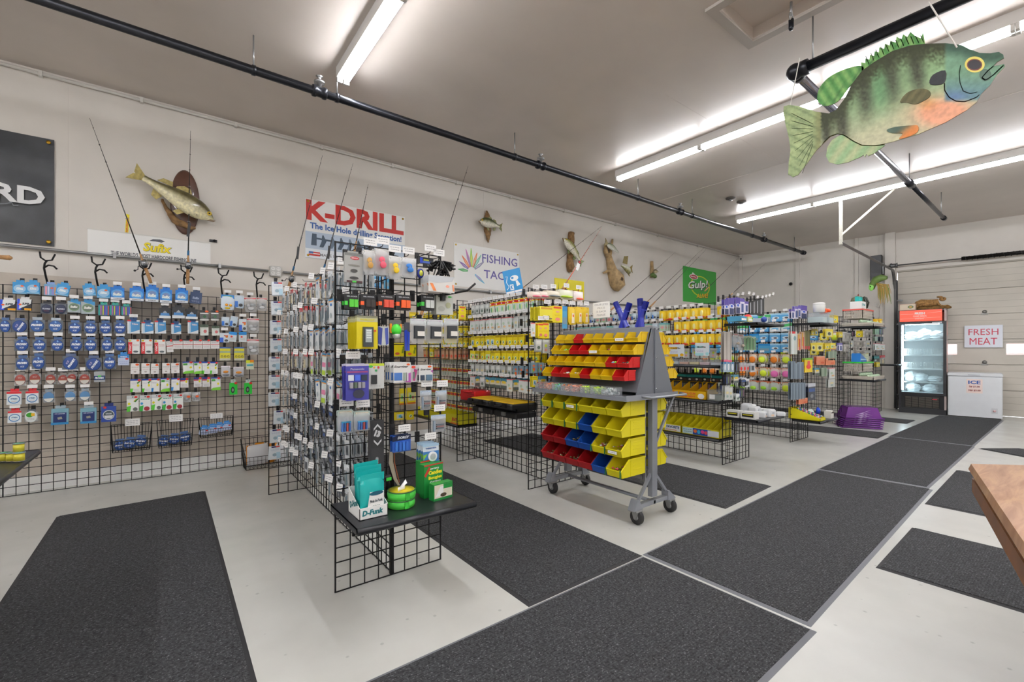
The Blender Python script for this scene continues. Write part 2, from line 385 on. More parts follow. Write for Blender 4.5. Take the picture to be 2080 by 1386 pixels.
# ground and a sunlit red vehicle side seen as a band through the door windows
struct('exterior_ground', MB().box((-.1, .3, -.05), (11, 9, -.01), mat('asphalt', 'b5b0a8', .8, noise=.1)), FA, FW_ROT)
thing('parked_van', 'van', 'pale parked van with red stripe seen through the garage door windows', MB().rbox((DS-.4, 1.6, .35), (DS+4.6, 3.4, 2.3), mat('van_white', 'f5e6e0', .35), .12),
      [('stripe', MB().box((DS-.38, 1.585, 1.02), (DS+4.5, 1.6, 1.2), C('eeb4a8')).box((DS-.38, 1.585, 1.3), (DS+4.5, 1.6, 1.42), C('f4cfc4')))]+
      [('wheel', MB().lathe([(.33, 0), (.35, .05), (.35, .2), (.3, .22)], BLK2, 20, (DS+x, 1.85, .34), 'y')) for x in (.6, 3.6)], loc=FA, rot=FW_ROT)
# pilasters on the far wall and door post
for i, (u0, u1) in enumerate([(1501, 1509), (1617, 1625), (1737, 1744)]):
    s0, s1 = onF(u0, 560)[0], onF(u1, 560)[0]
    struct('trim_%d' % (6+i), MB().box((max(s0, 0), -.05, 0), (s1, 0, CZ), WALLP), FA, FW_ROT)
s0 = onF(1799, 500)[0]
struct('trim_9', MB().box((s0, -.12, 0), (DS-.02, 0, CZ), WALLP).box((s0-.1, -.03, 0), (s0, 0, CZ), WALLP), FA, FW_ROT)
struct('trim_10', MB().box((DS, -.02, DH), (DS+DW, .0, DH+.03), DOORG), FA, FW_ROT)
# door track: vertical angle beside the door, curve, horizontal run to the hanger bracket
tr = FWp(DS-.02, 0, .1); nin = (FWp(0, 0, 1)-FWp(0, 0, 0))
pts = [FWp(DS-.03, .02, .1), FWp(DS-.03, 2.55, .1)]
for k in range(1, 7):
    a = k*math.pi/12; pts.append(FWp(DS-.03, 2.55+.38*math.sin(a), .1+.38*(1-math.cos(a))))
end = onZ(1708, 492, 3.0); pts.append(Vector((end.x, end.y, 2.99)))
TRK = mat('track_steel', '6e6f70', .4, .7, noise=.15)
br = MB()
for z in (.3, .8, 1.3, 1.8, 2.3): br.box((DS-.06, -.1, z), (DS+.1, -.07, z+.03), TRK)
PERF = mat('perforated_angle', 'd3d0c4', .45, .2, noise=.15, nscale=60)
e = pts[-1]
hang = MB().box((e.x-.02, e.y-.02, e.z-.03), (e.x+.02, e.y+.02, CZ), PERF)
diag = MB().tube([(e.x, e.y, e.z+.12), (onZ(1815, 385, CZ).x, onZ(1815, 385, CZ).y, CZ)], .02, PERF, 4)
tt = thing('door_track', 'track', 'steel garage door track curving up beside the door to a ceiling hanger', MB().tube(pts, .028, TRK, 4),
      [('hanger_post', hang, 'perforated cream angle iron'), ('hanger_brace', diag, 'perforated cream angle iron')])
thing('door_jamb_angle', 'bracket', 'dark vertical steel angle fixed beside the garage door', MB().box((DS-.01, -.1, 0), (DS+.015, 0, 2.75), mat('angle_dark', '3c3d40', .5, .5)), [('bracket', br)], loc=FA, rot=FW_ROT)
sz = 3.06
tor = MB().tube([(DS-.2, -.14, sz), (DS+DW+.2, -.14, sz)], .013, TRK, 8)
spr = MB().tube([(DS+1.0+k*.0145, -.14+.04*math.cos(k*1.256), sz+.04*math.sin(k*1.256)) for k in range(150)], .008, mat('spring_black', '1e1c1c', .4, .6), 4)
thing('torsion_spring_shaft', 'spring', 'horizontal torsion shaft with black coil spring above the garage door', tor,
      [('spring', MB().lathe([(.036, DS+.98), (.036, DS+3.2)], mat('spring_black', '1e1c1c', .4, .6), 12, (0, -.14, sz), 'x')), ('coil', spr), ('drum', MB().lathe([(.05, DS-.1), (.06, DS-.08), (.045, DS-.06), (.045, DS+0), (.06, DS+.02)], TRK, 14, (0, -.14, sz), 'x')),
       ('end_plate', MB().box((DS-.22, -.2, sz-.16), (DS-.2, 0, sz+.08), TRK))], loc=FA, rot=FW_ROT)
# small wall camera on the far wall and one in the corner
for (u, v, lb) in [(1608, 576, 'small round black security camera on the far wall above the racks'), (1508, 526, 'small white security camera tucked in the top far corner')]:
    s, z = onF(u, v); s = max(s, .08)
    bl = 'black' in lb
    thing('security_camera', 'camera', lb, MB().lathe([(.045, 0), (.045, .02), (.03, .03)], WHITEP, 14, (s, 0, z), 'y').box((s-.012, -.07, z-.02), (s+.012, 0, z+.01), WHITEP),
          [('camera_lens', MB().ico((s, -.08, z-.02), .04, BLK2 if bl else WHITEP, n=14, k=8).lathe([(.018, .118), (.018, .123)], BLACK, 10, (s, 0, z-.02), 'y'))], loc=FA, rot=FW_ROT)
# ---------------------------------------------------------------- heating/water pipe under the ceiling
PZ, PY = 3.5, 4.12
pp = MB().tube([(X0, PY, PZ), (11.62, PY, PZ)], .034, PIPE, 12)
cpl = [('coupling', MB().lathe([(.045, x-.06), (.05, x-.05), (.05, x-.03), (.042, x-.02), (.042, x+.02), (.05, x+.03), (.05, x+.05), (.045, x+.06)], PIPE, 14, (0, PY, PZ), 'x')) for x in (1.05, 3.6, 6.6, 9.6, 11.6)]
for x in (.55, 1.2, 3.2, 5.5, 6.95, 9.1, 11.1):
    cpl.append(('hanger_rod', MB().tube([(x, PY, PZ+.03), (x, PY, CZ)], .006, GALV, 6).lathe([(.04, x-.014), (.04, x+.014)], PIPE, 12, (0, PY, PZ), 'x')))
for x in (1.05, 3.6, 6.6, 9.6): cpl.append(('valve_head', MB().lathe([(.02, .03), (.02, .07), (.045, .075), (.045, .09), (.015, .1), (.015, .13), (.03, .135), (0, .14)], GALV, 12, (x, PY, PZ))))
thing('ceiling_pipe', 'pipe', 'long dark steel pipe hung under the ceiling along the long wall', pp, cpl)
# second pipe: dark run and chrome-bright run meeting in an elbow
ez = 3.4; EX, EY = 3.84, 1.42
pp = MB().tube([(EX, EY, ez), (EX, -5.8, ez)], .04, PIPE, 12)
ch = mat('bright_pipe', '9698a6', .2, .85, noise=.15, nscale=6)
thing('ceiling_pipe', 'pipe', 'dark pipe hung from ceiling with an elbow above the painted fish board', pp,
      [('pipe_run', MB().tube([(EX, EY, ez), (7.6, 1.47, ez)], .033, ch, 12), 'bright chrome pipe'),
       ('pipe_run', MB().tube([(7.6, 1.47, ez), (10.0, 1.52, ez)], .026, PIPE, 12)),
       ('elbow', MB().ico((EX, EY, ez), .062, PIPE, n=14, k=8).lathe([(.056, EX+.03), (.056, EX+.08)], PIPE, 14, (0, EY, ez), 'x').lathe([(.056, .04), (.056, .09)], PIPE, 14, (EX, EY, ez), 'y')),
       ('coupling', MB().lathe([(.045, 7.5), (.045, 7.68)], PIPE, 14, (0, 1.47, ez), 'x')),
       ('end_cap', MB().lathe([(.036, 9.95), (.036, 10.05)], PIPE, 12, (0, 1.52, ez), 'x')),
       ('hanger_rod', MB().tube([(7.55, 1.47, ez), (7.55, 1.47, CZ)], .006, GALV, 6)), ('hanger_rod', MB().tube([(9.8, 1.52, ez), (9.8, 1.52, CZ)], .006, GALV, 6)),
       ('hanger_rod', MB().tube([(EX, .45, ez), (EX, .45, CZ)], .006, GALV, 6)), ('hanger_rod', MB().tube([(EX, 1.3, ez), (EX, 1.3, CZ)], .006, GALV, 6))])
# turnbuckle by the hatch
HX, HY = onZ(1607, 4, CZ).x, onZ(1607, 4, CZ).y
thing('ceiling_hook', 'hook', 'short metal shackle and eye bolt hanging beside the ceiling hatch', MB().tube([(HX, HY, CZ), (HX, HY, CZ-.1)], .009, GALV, 8),
      [('shackle', MB().tube([(HX+.025*math.cos(a*.7), HY, CZ-.11-.03*math.sin(a*.7)) for a in range(10)], .006, GALV, 6)), ('bolt', MB().lathe([(.018, 0), (.018, -.06), (.012, -.075), (0, -.08)], PIPE, 8, (HX, HY, CZ-.13)))])
# ---------------------------------------------------------------- fluorescent strip lights
TUBE = mat('lit_tube', 'fafbff', .3, emit=TUBE_POWER); FIX = mat('fixture_white', 'dddbd8', .4)
def light_proto(L=1.2):
    body = MB().box((-.056, -L/2-.03, .02), (.056, L/2+.03, .115), FIX)
    ps = []
    for x in (-.03, .03):
        ps.append(('tube', MB().lathe([(.0165, -L/2), (.0165, L/2)], TUBE, 12, (x, 0, 0), 'y')))
    for y in (-L/2-.012, L/2+.012):
        for x in (-.03, .03): ps.append(('lamp_holder', MB().box((x-.022, y-.011, -.025), (x+.022, y+.011, .05), FIX)))
    return Proto('strip_light', 'light', body, ps)
LP = light_proto()
for xi, (x, nm) in enumerate([(1.25, 'near the black banner'), (5.05, 'behind the fish tail'), (8.5, 'nearest the garage door'), (-2.4, 'behind the camera side')]):
    for k in range(8):
        y = 3.5-k*1.25
        spawn(LP, (x, y, 3.665), 0, 'twin tube ceiling light, %s from the wall, row %s' % (ORD[k+1], nm), 'fluorescent strip lights')
# ---------------------------------------------------------------- floor mats
MATM = mat('mat_carpet', '323335', .95, noise=.75, nscale=85, bump=.8, bscale=160); RUB = mat('mat_rubber', '6f7176', .7); RUBD = mat('mat_rubber_dark', '2b2b2d', .75)
def carpet():
    nt = MATM.node_tree; b = nt.nodes['Principled BSDF']; tc = nt.nodes.new('ShaderNodeTexCoord')
    wv = nt.nodes.new('ShaderNodeTexWave'); wv.inputs['Scale'].default_value = 28; wv.inputs['Distortion'].default_value = 2.5; wv.bands_direction = 'Y'
    r = nt.nodes.new('ShaderNodeMapRange'); r.inputs[3].default_value = .8; r.inputs[4].default_value = 1.15
    mx = nt.nodes.new('ShaderNodeMix'); mx.data_type = 'RGBA'; mx.blend_type = 'MULTIPLY'; mx.inputs[0].default_value = 1
    src = b.inputs['Base Color'].links[0].from_socket
    fl = nt.nodes.new('ShaderNodeTexNoise'); fl.inputs['Scale'].default_value = 150; fl.inputs['Detail'].default_value = 2
    fr_ = nt.nodes.new('ShaderNodeMapRange'); fr_.inputs[1].default_value = .6; fr_.inputs[2].default_value = .72; fr_.inputs[4].default_value = .32
    fm = nt.nodes.new('ShaderNodeMix'); fm.data_type = 'RGBA'; fm.inputs[7].default_value = lin('a4a4a6')
    nt.links.new(tc.outputs['Object'], fl.inputs[0]); nt.links.new(fl.outputs[0], fr_.inputs[0]); nt.links.new(fr_.outputs[0], fm.inputs[0]); nt.links.new(src, fm.inputs[6]); src = fm.outputs[2]
    nt.links.new(tc.outputs['Object'], wv.inputs[0]); nt.links.new(wv.outputs['Fac'], r.inputs[0])
    nt.links.new(src, mx.inputs[6]); nt.links.new(r.outputs[0], mx.inputs[7]); nt.links.new(mx.outputs[2], b.inputs['Base Color'])
carpet()
def mat_thing(label, P, z=.0, edge=.02, rub=RUBD, eds=(1,1,1,1)):
    P = [Vector((p[0], p[1], 0)) for p in P]; c = sum(P, Vector())/4
    I = []
    for i in range(4):
        d0 = (P[i]-P[i-1]).normalized(); d1 = (P[(i+1) % 4]-P[i]).normalized()
        I.append(P[i]+d1*edge-d0*edge)
    vs = [(p.x, p.y, z) for p in P]+[(p.x, p.y, z+.007) for p in I]
    bm_ = MB().add(vs, [(i, (i+1) % 4, 4+(i+1) % 4, 4+i) for i in range(4)]+[(3,2,1,0)], rub)
    top = MB().add([(p.x, p.y, z+.007) for p in I]+[(p.x, p.y, z+.0095) for p in I], [(4,5,6,7)]+[(i, (i+1) % 4, 4+(i+1) % 4, 4+i) for i in range(4)], MATM)
    thing('floor_mat', 'mat', label, bm_, [('carpet_pile', top, 'charcoal ribbed carpet surface')])
mat_thing('wide charcoal ribbed mat in front of the wall grid of line spools', [(-.66,-.4),(.27,-.4),(.27,4.84),(-.66,4.77)])
mat_thing('charcoal walkway mat nearest the camera, with grey rubber edge', [(-1.3,.75),(2.295,.76),(2.295,1.685),(-1.3,1.685)], 0, .022, RUB)
mat_thing('second charcoal walkway mat, running past the bin cart', [(2.31,.79),(5.46,.9),(5.40,1.785),(2.31,1.70)], 0, .022, RUB)
mat_thing('third charcoal walkway mat, in front of the middle racks', [(5.48,.93),(8.32,.97),(8.28,1.84),(5.42,1.80)], 0, .022, RUB)
mat_thing('farthest charcoal walkway mat, ending at the white chest freezer', [(8.34,.98),(11.85,1.02),(11.75,1.87),(8.30,1.86)], 0, .022, RUB)
mat_thing('charcoal aisle mat between nearest rack and bin cart', [(1.40,1.69),(2.30,1.69),(2.27,5.2),(1.40,5.2)])
mat_thing('grey aisle mat between the bin cart and the rack of yellow trays', [(3.5,1.79),(4.42,1.83),(4.38,5.2),(3.46,5.2)])
mat_thing('dark aisle mat between the racks before the purple sleds', [(8.0,1.9),(8.65,1.92),(8.2,5.2),(7.6,5.2)])
mat_thing('dark narrow aisle mat behind the purple sleds', [(10.0,1.98),(10.6,1.98),(10.6,5.2),(10.0,5.2)])
mat_thing('charcoal mat on the bare floor at lower right, nearest the wooden table', [(3.24,-.9),(4.18,-.9),(4.18,.8),(3.24,.78)], 0, .02)
mat_thing('charcoal mat crossing the bare floor under the far edge of the wooden table', [(4.86,-1.2),(6.2,-1.2),(6.55,.9),(4.9,.86)], 0, .02)
mat_thing('small dark mat on the bare floor right of the third walkway mat', [(7.3,-.6),(8.6,-.9),(8.6,.62),(8.2,.93)], 0, .02)
# ================================================================ wall signs and banners
RED = C('c8322c'); BLU = C('2b5fa8'); NAVY = C('1d2f66'); YEL = C('f2dc1e'); GRN = C('2fa336'); PUR = C('5a4f9c'); GRYI = C('5d6068')
def sign(name, label, pts, mb_fn, parts=(), base=None, th=.006, off=.0):
    """pts: four pixel corners tl,tr,br,bl read on the wall plane; the face is a rectangle of that size"""
    Y = WY-off
    P = [onY(u, v, Y) for u, v in pts]
    x0 = (P[0].x+P[3].x)/2; x1 = (P[1].x+P[2].x)/2; z1 = (P[0].z+P[1].z)/2; z0 = (P[2].z+P[3].z)/2
    w_, h = x1-x0, z1-z0
    mb = MB().box((0, -th, 0), (w_, 0, h), base or WHITE)
    ps = mb_fn(mb, w_, h) or []
    o = thing(name, 'banner' if 'banner' in name else 'sign', label, mb, list(ps)+list(parts), loc=(x0, Y-.001, z0))
    return o
def grommets(w_, h, t=.006, ins=.03):
    return [('grommet', MB().lathe([(.006, t), (.014, t+.001), (.014, t+.003), (.006, t+.003)], mat('brass', 'b08a2c', .3, .9), 12, (x, 0, z), 'y')) for x in (ins, w_-ins) for z in (ins, h-ins)]
# black vinyl banner, rippled
x1 = onY(111, 300, WY).x; zt = 3.17; zb = 2.2; w_ = 2.0
bm_ = MB(); n = 40; vs = []; fs = []
for j in range(13):
    for i in range(n+1):
        xx = -w_*(1-i/n); zz = (zb-zt)*j/12
        vs.append((xx, -.012-.012*math.sin(xx*9+zz*5)*math.sin(math.pi*min(1, (i/n)*1.0)) -.004*math.sin(zz*21+xx*3), zz))
for j in range(12):
    for i in range(n): k = j*(n+1)+i; fs.append((k, k+n+1, k+n+2, k+1))
bm_.add(vs, fs, mat('vinyl_black', '3a3d41', .38, noise=.15, nscale=9, bump=.3, bscale=14), True)
pa, pb = onY(-14, 398, WY), onY(93, 404, WY)
lt = MB().text('RD', (pa.x+pb.x)/2-x1, pb.z-zt, pb.x-pa.x, .155, -.034, C('e2e3e4'), .035)
mk = MB().tube([(-.36,-.034,-.66),(-.3,-.034,-.645),(-.26,-.034,-.625),(-.25,-.034,-.65),(-.22,-.034,-.645)], .004, C('8b9096'), 4).ell(-.37,-.65,.022,.022,-.034,C('8b9096'))
thing('vinyl_banner', 'banner', 'black vinyl banner with white letters RD, cut off at the left edge', bm_, [('lettering', lt, 'white block letters'), ('emblem', mk, 'grey outline emblem')]+
      [('grommet', MB().lathe([(.006, .022), (.016, .024), (.016, .03), (.006, .03)], mat('brass', 'b08a2c', .3, .9), 12, (-.035, 0, z), 'y')) for z in (-.035, zb-zt+.035)], loc=(x1, WY-.002, zt))
def f(mb, w_, h):
    mb.box((-.004, -.009, -.004), (w_+.004, -.0, .006), WHITEP).box((-.004, -.009, h-.006), (w_+.004, 0, h+.004), WHITEP)
    l = MB().text('Sufix', w_*.54, h*.55, w_*.24, h*.36, -.0075, C('6a6f20'), .05, .15).text('Sufix', w_*.537, h*.555, w_*.235, h*.345, -.0085, YEL, .03, .15)
    l2 = MB().text("THE WORLD'S MOST HARDCORE FISHING LINE", w_*.52, h*.19, w_*.7, h*.16, -.0075, GRYI, .03)
    e = MB().poly([(w_*.47,h*.8),(w_*.5,h*.88),(w_*.56,h*.9),(w_*.6,h*.84),(w_*.57,h*.78),(w_*.52,h*.8)], -.0075, GRYI)
    return [('lettering', l), ('lettering', l2), ('emblem', e)]
sign('brand_sign', 'long white sign with yellow lettering, crossed by the grey conduit', [(173, 478), (424, 481), (431, 531), (183, 534)], f)
def f(mb, w_, h):
    l = MB().text('K-DRILL', w_*.495, h*.815, w_*.98, h*.345, -.0085, RED, .042).text('The Ice Hole drilling Sensation!', w_*.5, h*.54, w_*.92, h*.14, -.0085, BLU, .03)
    l.text('MADE IN THE USA', w_*.3, h*.07, w_*.34, h*.05, -.0085, INK, .02)
    a = MB().quad(0, 0, w_, h*.45, -.0068, C('b9c9dc')).quad(0, 0, w_, h*.16, -.0072, C('e6edf4'))
    g = MB(); dk = C('3d5063'); dk2 = C('66788c')
    g.prism([(w_*.08,h*.36),(w_*.62,h*.31),(w_*.62,h*.28),(w_*.08,h*.33)], -.008, -.0075, dk)
    g.prism([(w_*.05,h*.22),(w_*.1,h*.22),(w_*.1,h*.42),(w_*.06,h*.42)], -.009, -.008, dk)
    for k in range(6):
        x = w_*(.16+.085*k); g.poly([(x-w_*.035,h*.2),(x+w_*.0,h*.2),(x+w_*.03,h*.31),(x+w_*.0,h*.42),(x-w_*.01,h*.40),(x-w_*.015,h*.3)], -.0092, dk2 if k % 2 else dk)
    fl = MB().quad(w_*.03, h*.04, w_*.13, h*.11, -.0085, RED).quad(w_*.03, h*.07, w_*.13, h*.085, -.009, WHITE).quad(w_*.03, h*.075, w_*.07, h*.11, -.0092, BLU)
    return [('lettering', l), ('backdrop_print', a, 'pale blue snow print'), ('auger_print', g), ('flag_print', fl)]+grommets(w_, h)
sign('vinyl_banner', 'white banner with large red letters above an ice drill picture', [(620, 393), (822, 450), (822, 548), (620, 521)], f)
def f(mb, w_, h):
    l = MB().text('FISHING', w_*.685, h*.74, w_*.56, h*.2, -.0075, PUR, .008).text('TACKLE', w_*.73, h*.36, w_*.6, h*.2, -.0075, PUR, .008)
    g = []
    for k, (a, L, c1, c2) in enumerate([(178, .16, '4fa35c', '86c490'), (150, .17, '7a5aa0', 'b59ad0'), (128, .2, 'e07a4a', 'f2b48c'), (108, .26, 'c87ab8', '8a8ab8'), (92, .27, '8ec84e', 'e4dc64'), (72, .23, 'e88a5a', 'f4c0a0'), (58, .24, '7ac0a8', 'b4dcd0'), (38, .2, '8a8aa8', 'c4c4d8'), (-35, .2, '6ab8d8', 'c890c0')]):
        m = MB(); ca, sa = math.cos(math.radians(a)), math.sin(math.radians(a)); cx, cz = w_*.25+.07*ca, h*.38+.07*sa
        q = [(0, -.013), (L*.5, -.024), (L, -.008), (L+.02, 0), (L, .008), (L*.5, .024), (0, .013)]
        m.poly([(cx+x*ca-z*sa, cz+x*sa+z*ca) for x, z in q], -.007, C(c1)); q = [(.02, -.004), (L*.5, -.008), (L*.8, 0), (L*.5, .012), (.02, .006)]
        m.poly([(cx+x*ca-z*sa, cz+x*sa+z*ca) for x, z in q], -.0078, C(c2)); g.append(('lure_print', m))
    return [('lettering', l)]+g+grommets(w_, h)
sign('vinyl_banner', 'white banner reading FISHING TACKLE with a fan of coloured lures', [(922, 491), (1054, 516), (1054, 594), (922, 581)], f)
def f(mb, w_, h):
    g1 = C('3aa640'); 
    r = MB(); 
    for (rx, rz, m, y) in ((.30, .30, C('c9d22a'), -.0068), (.265, .27, g1, -.0072)): r.ell(w_*.5, h*.5, w_*rx, h*rz, y, m, 30)
    l = MB().text('Gulp!', w_*.45, h*.5, w_*.62, h*.3, -.0076, C('1f3a22'), .06, .2, .12).text('Gulp!', w_*.44, h*.51, w_*.6, h*.28, -.0084, WHITE, .02, .2, .12)
    l.text('ALIVE!', w_*.56, h*.22, w_*.38, h*.15, -.0084, C('2c3a18'), .09, .2, .08).text('ALIVE!', w_*.56, h*.225, w_*.36, h*.13, -.0092, C('f2c81e'), .03, .2, .08)
    e = MB().ell(w_*.3, h*.74, w_*.13, h*.075, -.0084, WHITE).ell(w_*.3, h*.74, w_*.11, h*.06, -.009, C('b82a3c')).text('Berkley', w_*.3, h*.74, w_*.17, h*.05, -.0096, WHITE, .03)
    e.poly([(w_*.24,h*.8),(w_*.27,h*.87),(w_*.34,h*.82)], -.0084, WHITE)
    return [('ring_print', r), ('lettering', l), ('emblem', e)]
sign('poster', 'bright green bait poster with white lettering near the far end of the long wall', [(1387, 541), (1454, 553), (1454, 620), (1387, 612)], f, base=C('3aa640'))
# yellow sign standing behind the tops of rack two
def f(mb, w_, h): return [('lettering', MB().text('Mustad', w_*.5, h*.42, w_*.62, h*.34, -.0085, RED, .05, .3, -.05)), ('boat_print', MB().poly([(w_*.1,h*.3),(w_*.12,h*.85),(w_*.14,h*.3)], -.0075, C('7a8a20')).poly([(w_*.9,h*.3),(w_*.92,h*.8),(w_*.94,h*.3)], -.0075, C('7a8a20')))]
sign('brand_sign', 'yellow cardboard sign with red script behind the second rack', [(1126, 565), (1186, 572), (1186, 612), (1126, 612)], f, base=C('f6e61e'))
# yellow thin lure tag on the wall
q = onY(258, 462, 5.79)
thing('lure_tag', 'tag', 'thin yellow and red strip tag on the long wall above the long white sign', MB().box((-.012, -.004, -.13), (.012, 0, .13), C('f0e02a')), [('print', MB().text('DREAMWEAVER', 0, 0, .2, .014, -.005, C('d85030'), .03, 0, math.pi/2).quad(-.012, -.13, .012, -.11, -.0046, C('e0502a')))], loc=(q.x, WY-.001, q.z), tilt=.05)
q = onY(433, 490, 5.8)
thing('wall_clip', 'clip', 'tiny black clip on the wall right of the long white sign', MB().box((-.035, -.02, -.012), (.035, 0, .012), BLK2), [('clip_ring', MB().lathe([(.008, .02), (.014, .03)], BLACK, 10, (.01, 0, 0), 'y'))], loc=(q.x, WY, q.z))
# ---------------------------------------------------------------- painted fish board hung from the pipe
FX = 3.74
def fpt(x, y): p = onX(1560+x/2.771, y/2.771, FX); return (-p.y, p.z)      # local x grows to the right of the picture
def in_poly(p, poly):
    x, y = p; c = False; j = len(poly)-1
    for i in range(len(poly)):
        xi, yi = poly[i]; xj, yj = poly[j]
        if (yi > y) != (yj > y) and x < (xj-xi)*(y-yi)/(yj-yi)+xi: c = not c
        j = i
    return c
def smooth(P):
    n = len(P); o = []
    for i in range(n):
        a, b, c, d = (P[(i+k-1) % n] for k in range(4))
        for t in (0, .33, .66): o.append(tuple(.5*(2*b[q]+(c[q]-a[q])*t+(2*a[q]-5*b[q]+4*c[q]-d[q])*t*t+(3*b[q]-a[q]-3*c[q]+d[q])*t**3) for q in (0, 1)))
    return o
def paint_board(name, out, colf, step=14, th=.012, y=0.0):
    """flat board cut to an outline (crop pixels), front painted per vertex"""
    pts = list(out); n = len(pts); dense = []
    for i in range(n):
        a, b = pts[i], pts[(i+1) % n]; L = math.hypot(b[0]-a[0], b[1]-a[1]); k = max(1, int(L/step))
        for j in range(k): dense.append((a[0]+(b[0]-a[0])*j/k, a[1]+(b[1]-a[1])*j/k))
    N = len(dense); xs = [p[0] for p in dense]; ys = [p[1] for p in dense]; inner = []
    yy = min(ys); row = 0
    while yy < max(ys):
        xx = min(xs)+(step/2 if row % 2 else 0)
        while xx < max(xs):
            if in_poly((xx, yy), dense) and min((xx-q[0])**2+(yy-q[1])**2 for q in dense) > (step*.5)**2: inner.append((xx, yy))
            xx += step
        yy += step*.87; row += 1
    allp = dense+inner
    vo, eo, fo, _, _, _ = delaunay_2d_cdt([Vector(p) for p in allp], [(i, (i+1) % N) for i in range(N)], [list(range(N))], 1, 1e-4)
    me = bpy.data.meshes.new(name); vs = []; cols = []
    for p in vo: a, b = fpt(p.x, p.y); vs.append((a, y-th/2, b)); q = colf(p.x, p.y); g_ = sum(q)/3; k_ = .9 if q[0] < q[1]+.12 else .97; cols.append(tuple((c*.93+g_*.07)*k_ for c in q))
    k = len(vs)
    for p in vo: a, b = fpt(p.x, p.y); vs.append((a, y+th/2, b)); cols.append((.55, .5, .42))
    fs = [tuple(t) for t in fo]
    def up(t):
        a, b, c = (Vector(vs[i]) for i in t[:3]); return (b-a).cross(c-a).y < 0
    fs = [t if up(t) else tuple(reversed(t)) for t in fs]
    fb = [tuple(reversed([i+k for i in t])) for t in fs]
    ed = {}
    for t in fs:
        for i in range(len(t)): e = (t[i], t[(i+1) % len(t)]); ed[e] = 1
    side = [(b, a, a+k, b+k) for (a, b) in ed if (b, a) not in ed]
    me.from_pydata(vs, [], fs+fb+side)
    at = me.color_attributes.new('paint', 'FLOAT_COLOR', 'POINT')
    for i, c in enumerate(cols): at.data[i].color = lin(c) if not isinstance(c, tuple) or max(c) > 1 or True else c
    me.materials.append(vmat('board_paint', .6, .12, 40, .0)); me.update(); return me
def mixc(a, b, t): t = max(0, min(1, t)); return tuple(a[i]*(1-t)+b[i]*t for i in range(3))
def h2(s): return tuple(int(s[i:i+2], 16)/255 for i in (0, 2, 4))
def sst(a, b, x): t = max(0, min(1, (x-a)/(b-a))); return t*t*(3-2*t)
def back_y(x):
    L = [(270,630),(345,640),(385,620),(430,560),(470,480),(530,400),(600,350),(700,290),(800,258),(890,248),(1000,245),(1090,255),(1140,280),(1190,300),(1330,300)]
    for (a, b) in zip(L, L[1:]):
        if a[0] <= x <= b[0]: return a[1]+(b[1]-a[1])*(x-a[0])/(b[0]-a[0])
    return 620 if x < 300 else 300
def fish_col(x, y):
    c = mixc(h2('9cc48c'), h2('d8d6ae'), sst(500, 800, y+(x-600)*.35)); rn = RND.random
    d = y-back_y(x)
    if x < 300:      # tail
        c = mixc(h2('a9bd84'), h2('b8cc8c'), (math.sin(x*.05+y*.03)+1)/2); c = mixc(c, h2('5f7c55'), .45*max(0, math.sin((y-x*.5)*.11))**3); c = mixc(c, h2('7a7040'), (1-sst(0, 60, abs(x-300)))*.5)
        return c
    sl = x-(y-500)*.12
    for bx, bw in ((395, 42), (545, 50), (700, 52), (850, 46), (300, 30)):
        t = math.exp(-((sl-bx)/bw)**2)*(1-sst(150, 390, d)); c = mixc(c, h2('3c3c2c'), t*(.7+.3*rn()))
    c = mixc(c, h2('5da56a'), .5*math.exp(-((sl-630)/50)**2)*(1-sst(200, 380, d)))
    c = mixc(h2('3a4022'), c, sst(10, 150, d+rn()*60-30)) if x < 1080 else mixc(h2('3c5040'), c, sst(0, 60, d))
    o = math.exp(-(((x-990)/150)**2+((y-640)/75)**2)); c = mixc(c, h2('f0a884'), min(1, o*1.7))
    c = mixc(c, h2('d88a3c'), .5*math.exp(-(((x-900)/50)**2+((y-585)/35)**2)))
    if x > 990:
        hd = mixc(h2('7fae8c'), h2('6f9aa0'), sst(400, 540, y)); hd = mixc(hd, h2('3f6450'), 1-sst(20, 90, d)); hd = mixc(hd, h2('6b8db8'), math.exp(-(((x-1060)/70)**2+((y-545)/30)**2)))
        t = sst(985, 1010, x)*(1-sst(555, 580, y-(x-1100)*-.02)); c = mixc(c, hd, t)
    return c
def fin_col(x, y): return mixc(mixc(h2('4f9a48'), h2('8fc46a'), (math.sin(x*.09-y*.06)+1)/2), h2('2f5f30'), .6*max(0, math.sin((x+y*.6)*.16))**6)
def afin_col(x, y): return mixc(h2('9fc890'), h2('c4cf9a'), (math.sin(x*.07+y*.05)+1)/2)
def dk_col(x, y): return mixc(h2('5a5a34'), h2('7a7046'), (math.sin(x*.12+y*.1)+1)/2)
def pv_col(x, y): return mixc(h2('4f6a5a'), h2('e0843c'), sst(740, 840, x+(y-720)*1.2))
body = [(90,600),(120,592),(180,600),(270,630),(345,640),(385,620),(430,560),(470,480),(530,400),(600,350),(700,290),(800,258),(890,248),(1000,245),(1090,255),(1140,280),(1190,300),(1250,302),(1300,295),(1325,310),(1328,328),(1290,350),(1268,374),(1300,370),(1330,362),(1333,374),(1290,420),(1250,480),(1200,530),(1175,575),(1120,620),(1000,690),(850,755),(700,800),(600,822),(530,820),(480,795),(430,762),(390,755),(350,770),(310,810),(270,850),(220,920),(170,985),(140,998),(115,985),(118,920),(128,850),(120,780),(100,700),(88,640)]
dors = [(525,352),(548,357),(550,330),(572,337),(575,310),(598,317),(602,290),(625,297),(628,268),(655,277),(660,248),(685,258),(690,232),(720,242),(725,208),(752,224),(762,195),(785,210),(803,182),(830,205),(860,217),(873,187),(885,250),(800,268),(700,300),(600,360),(530,412)]
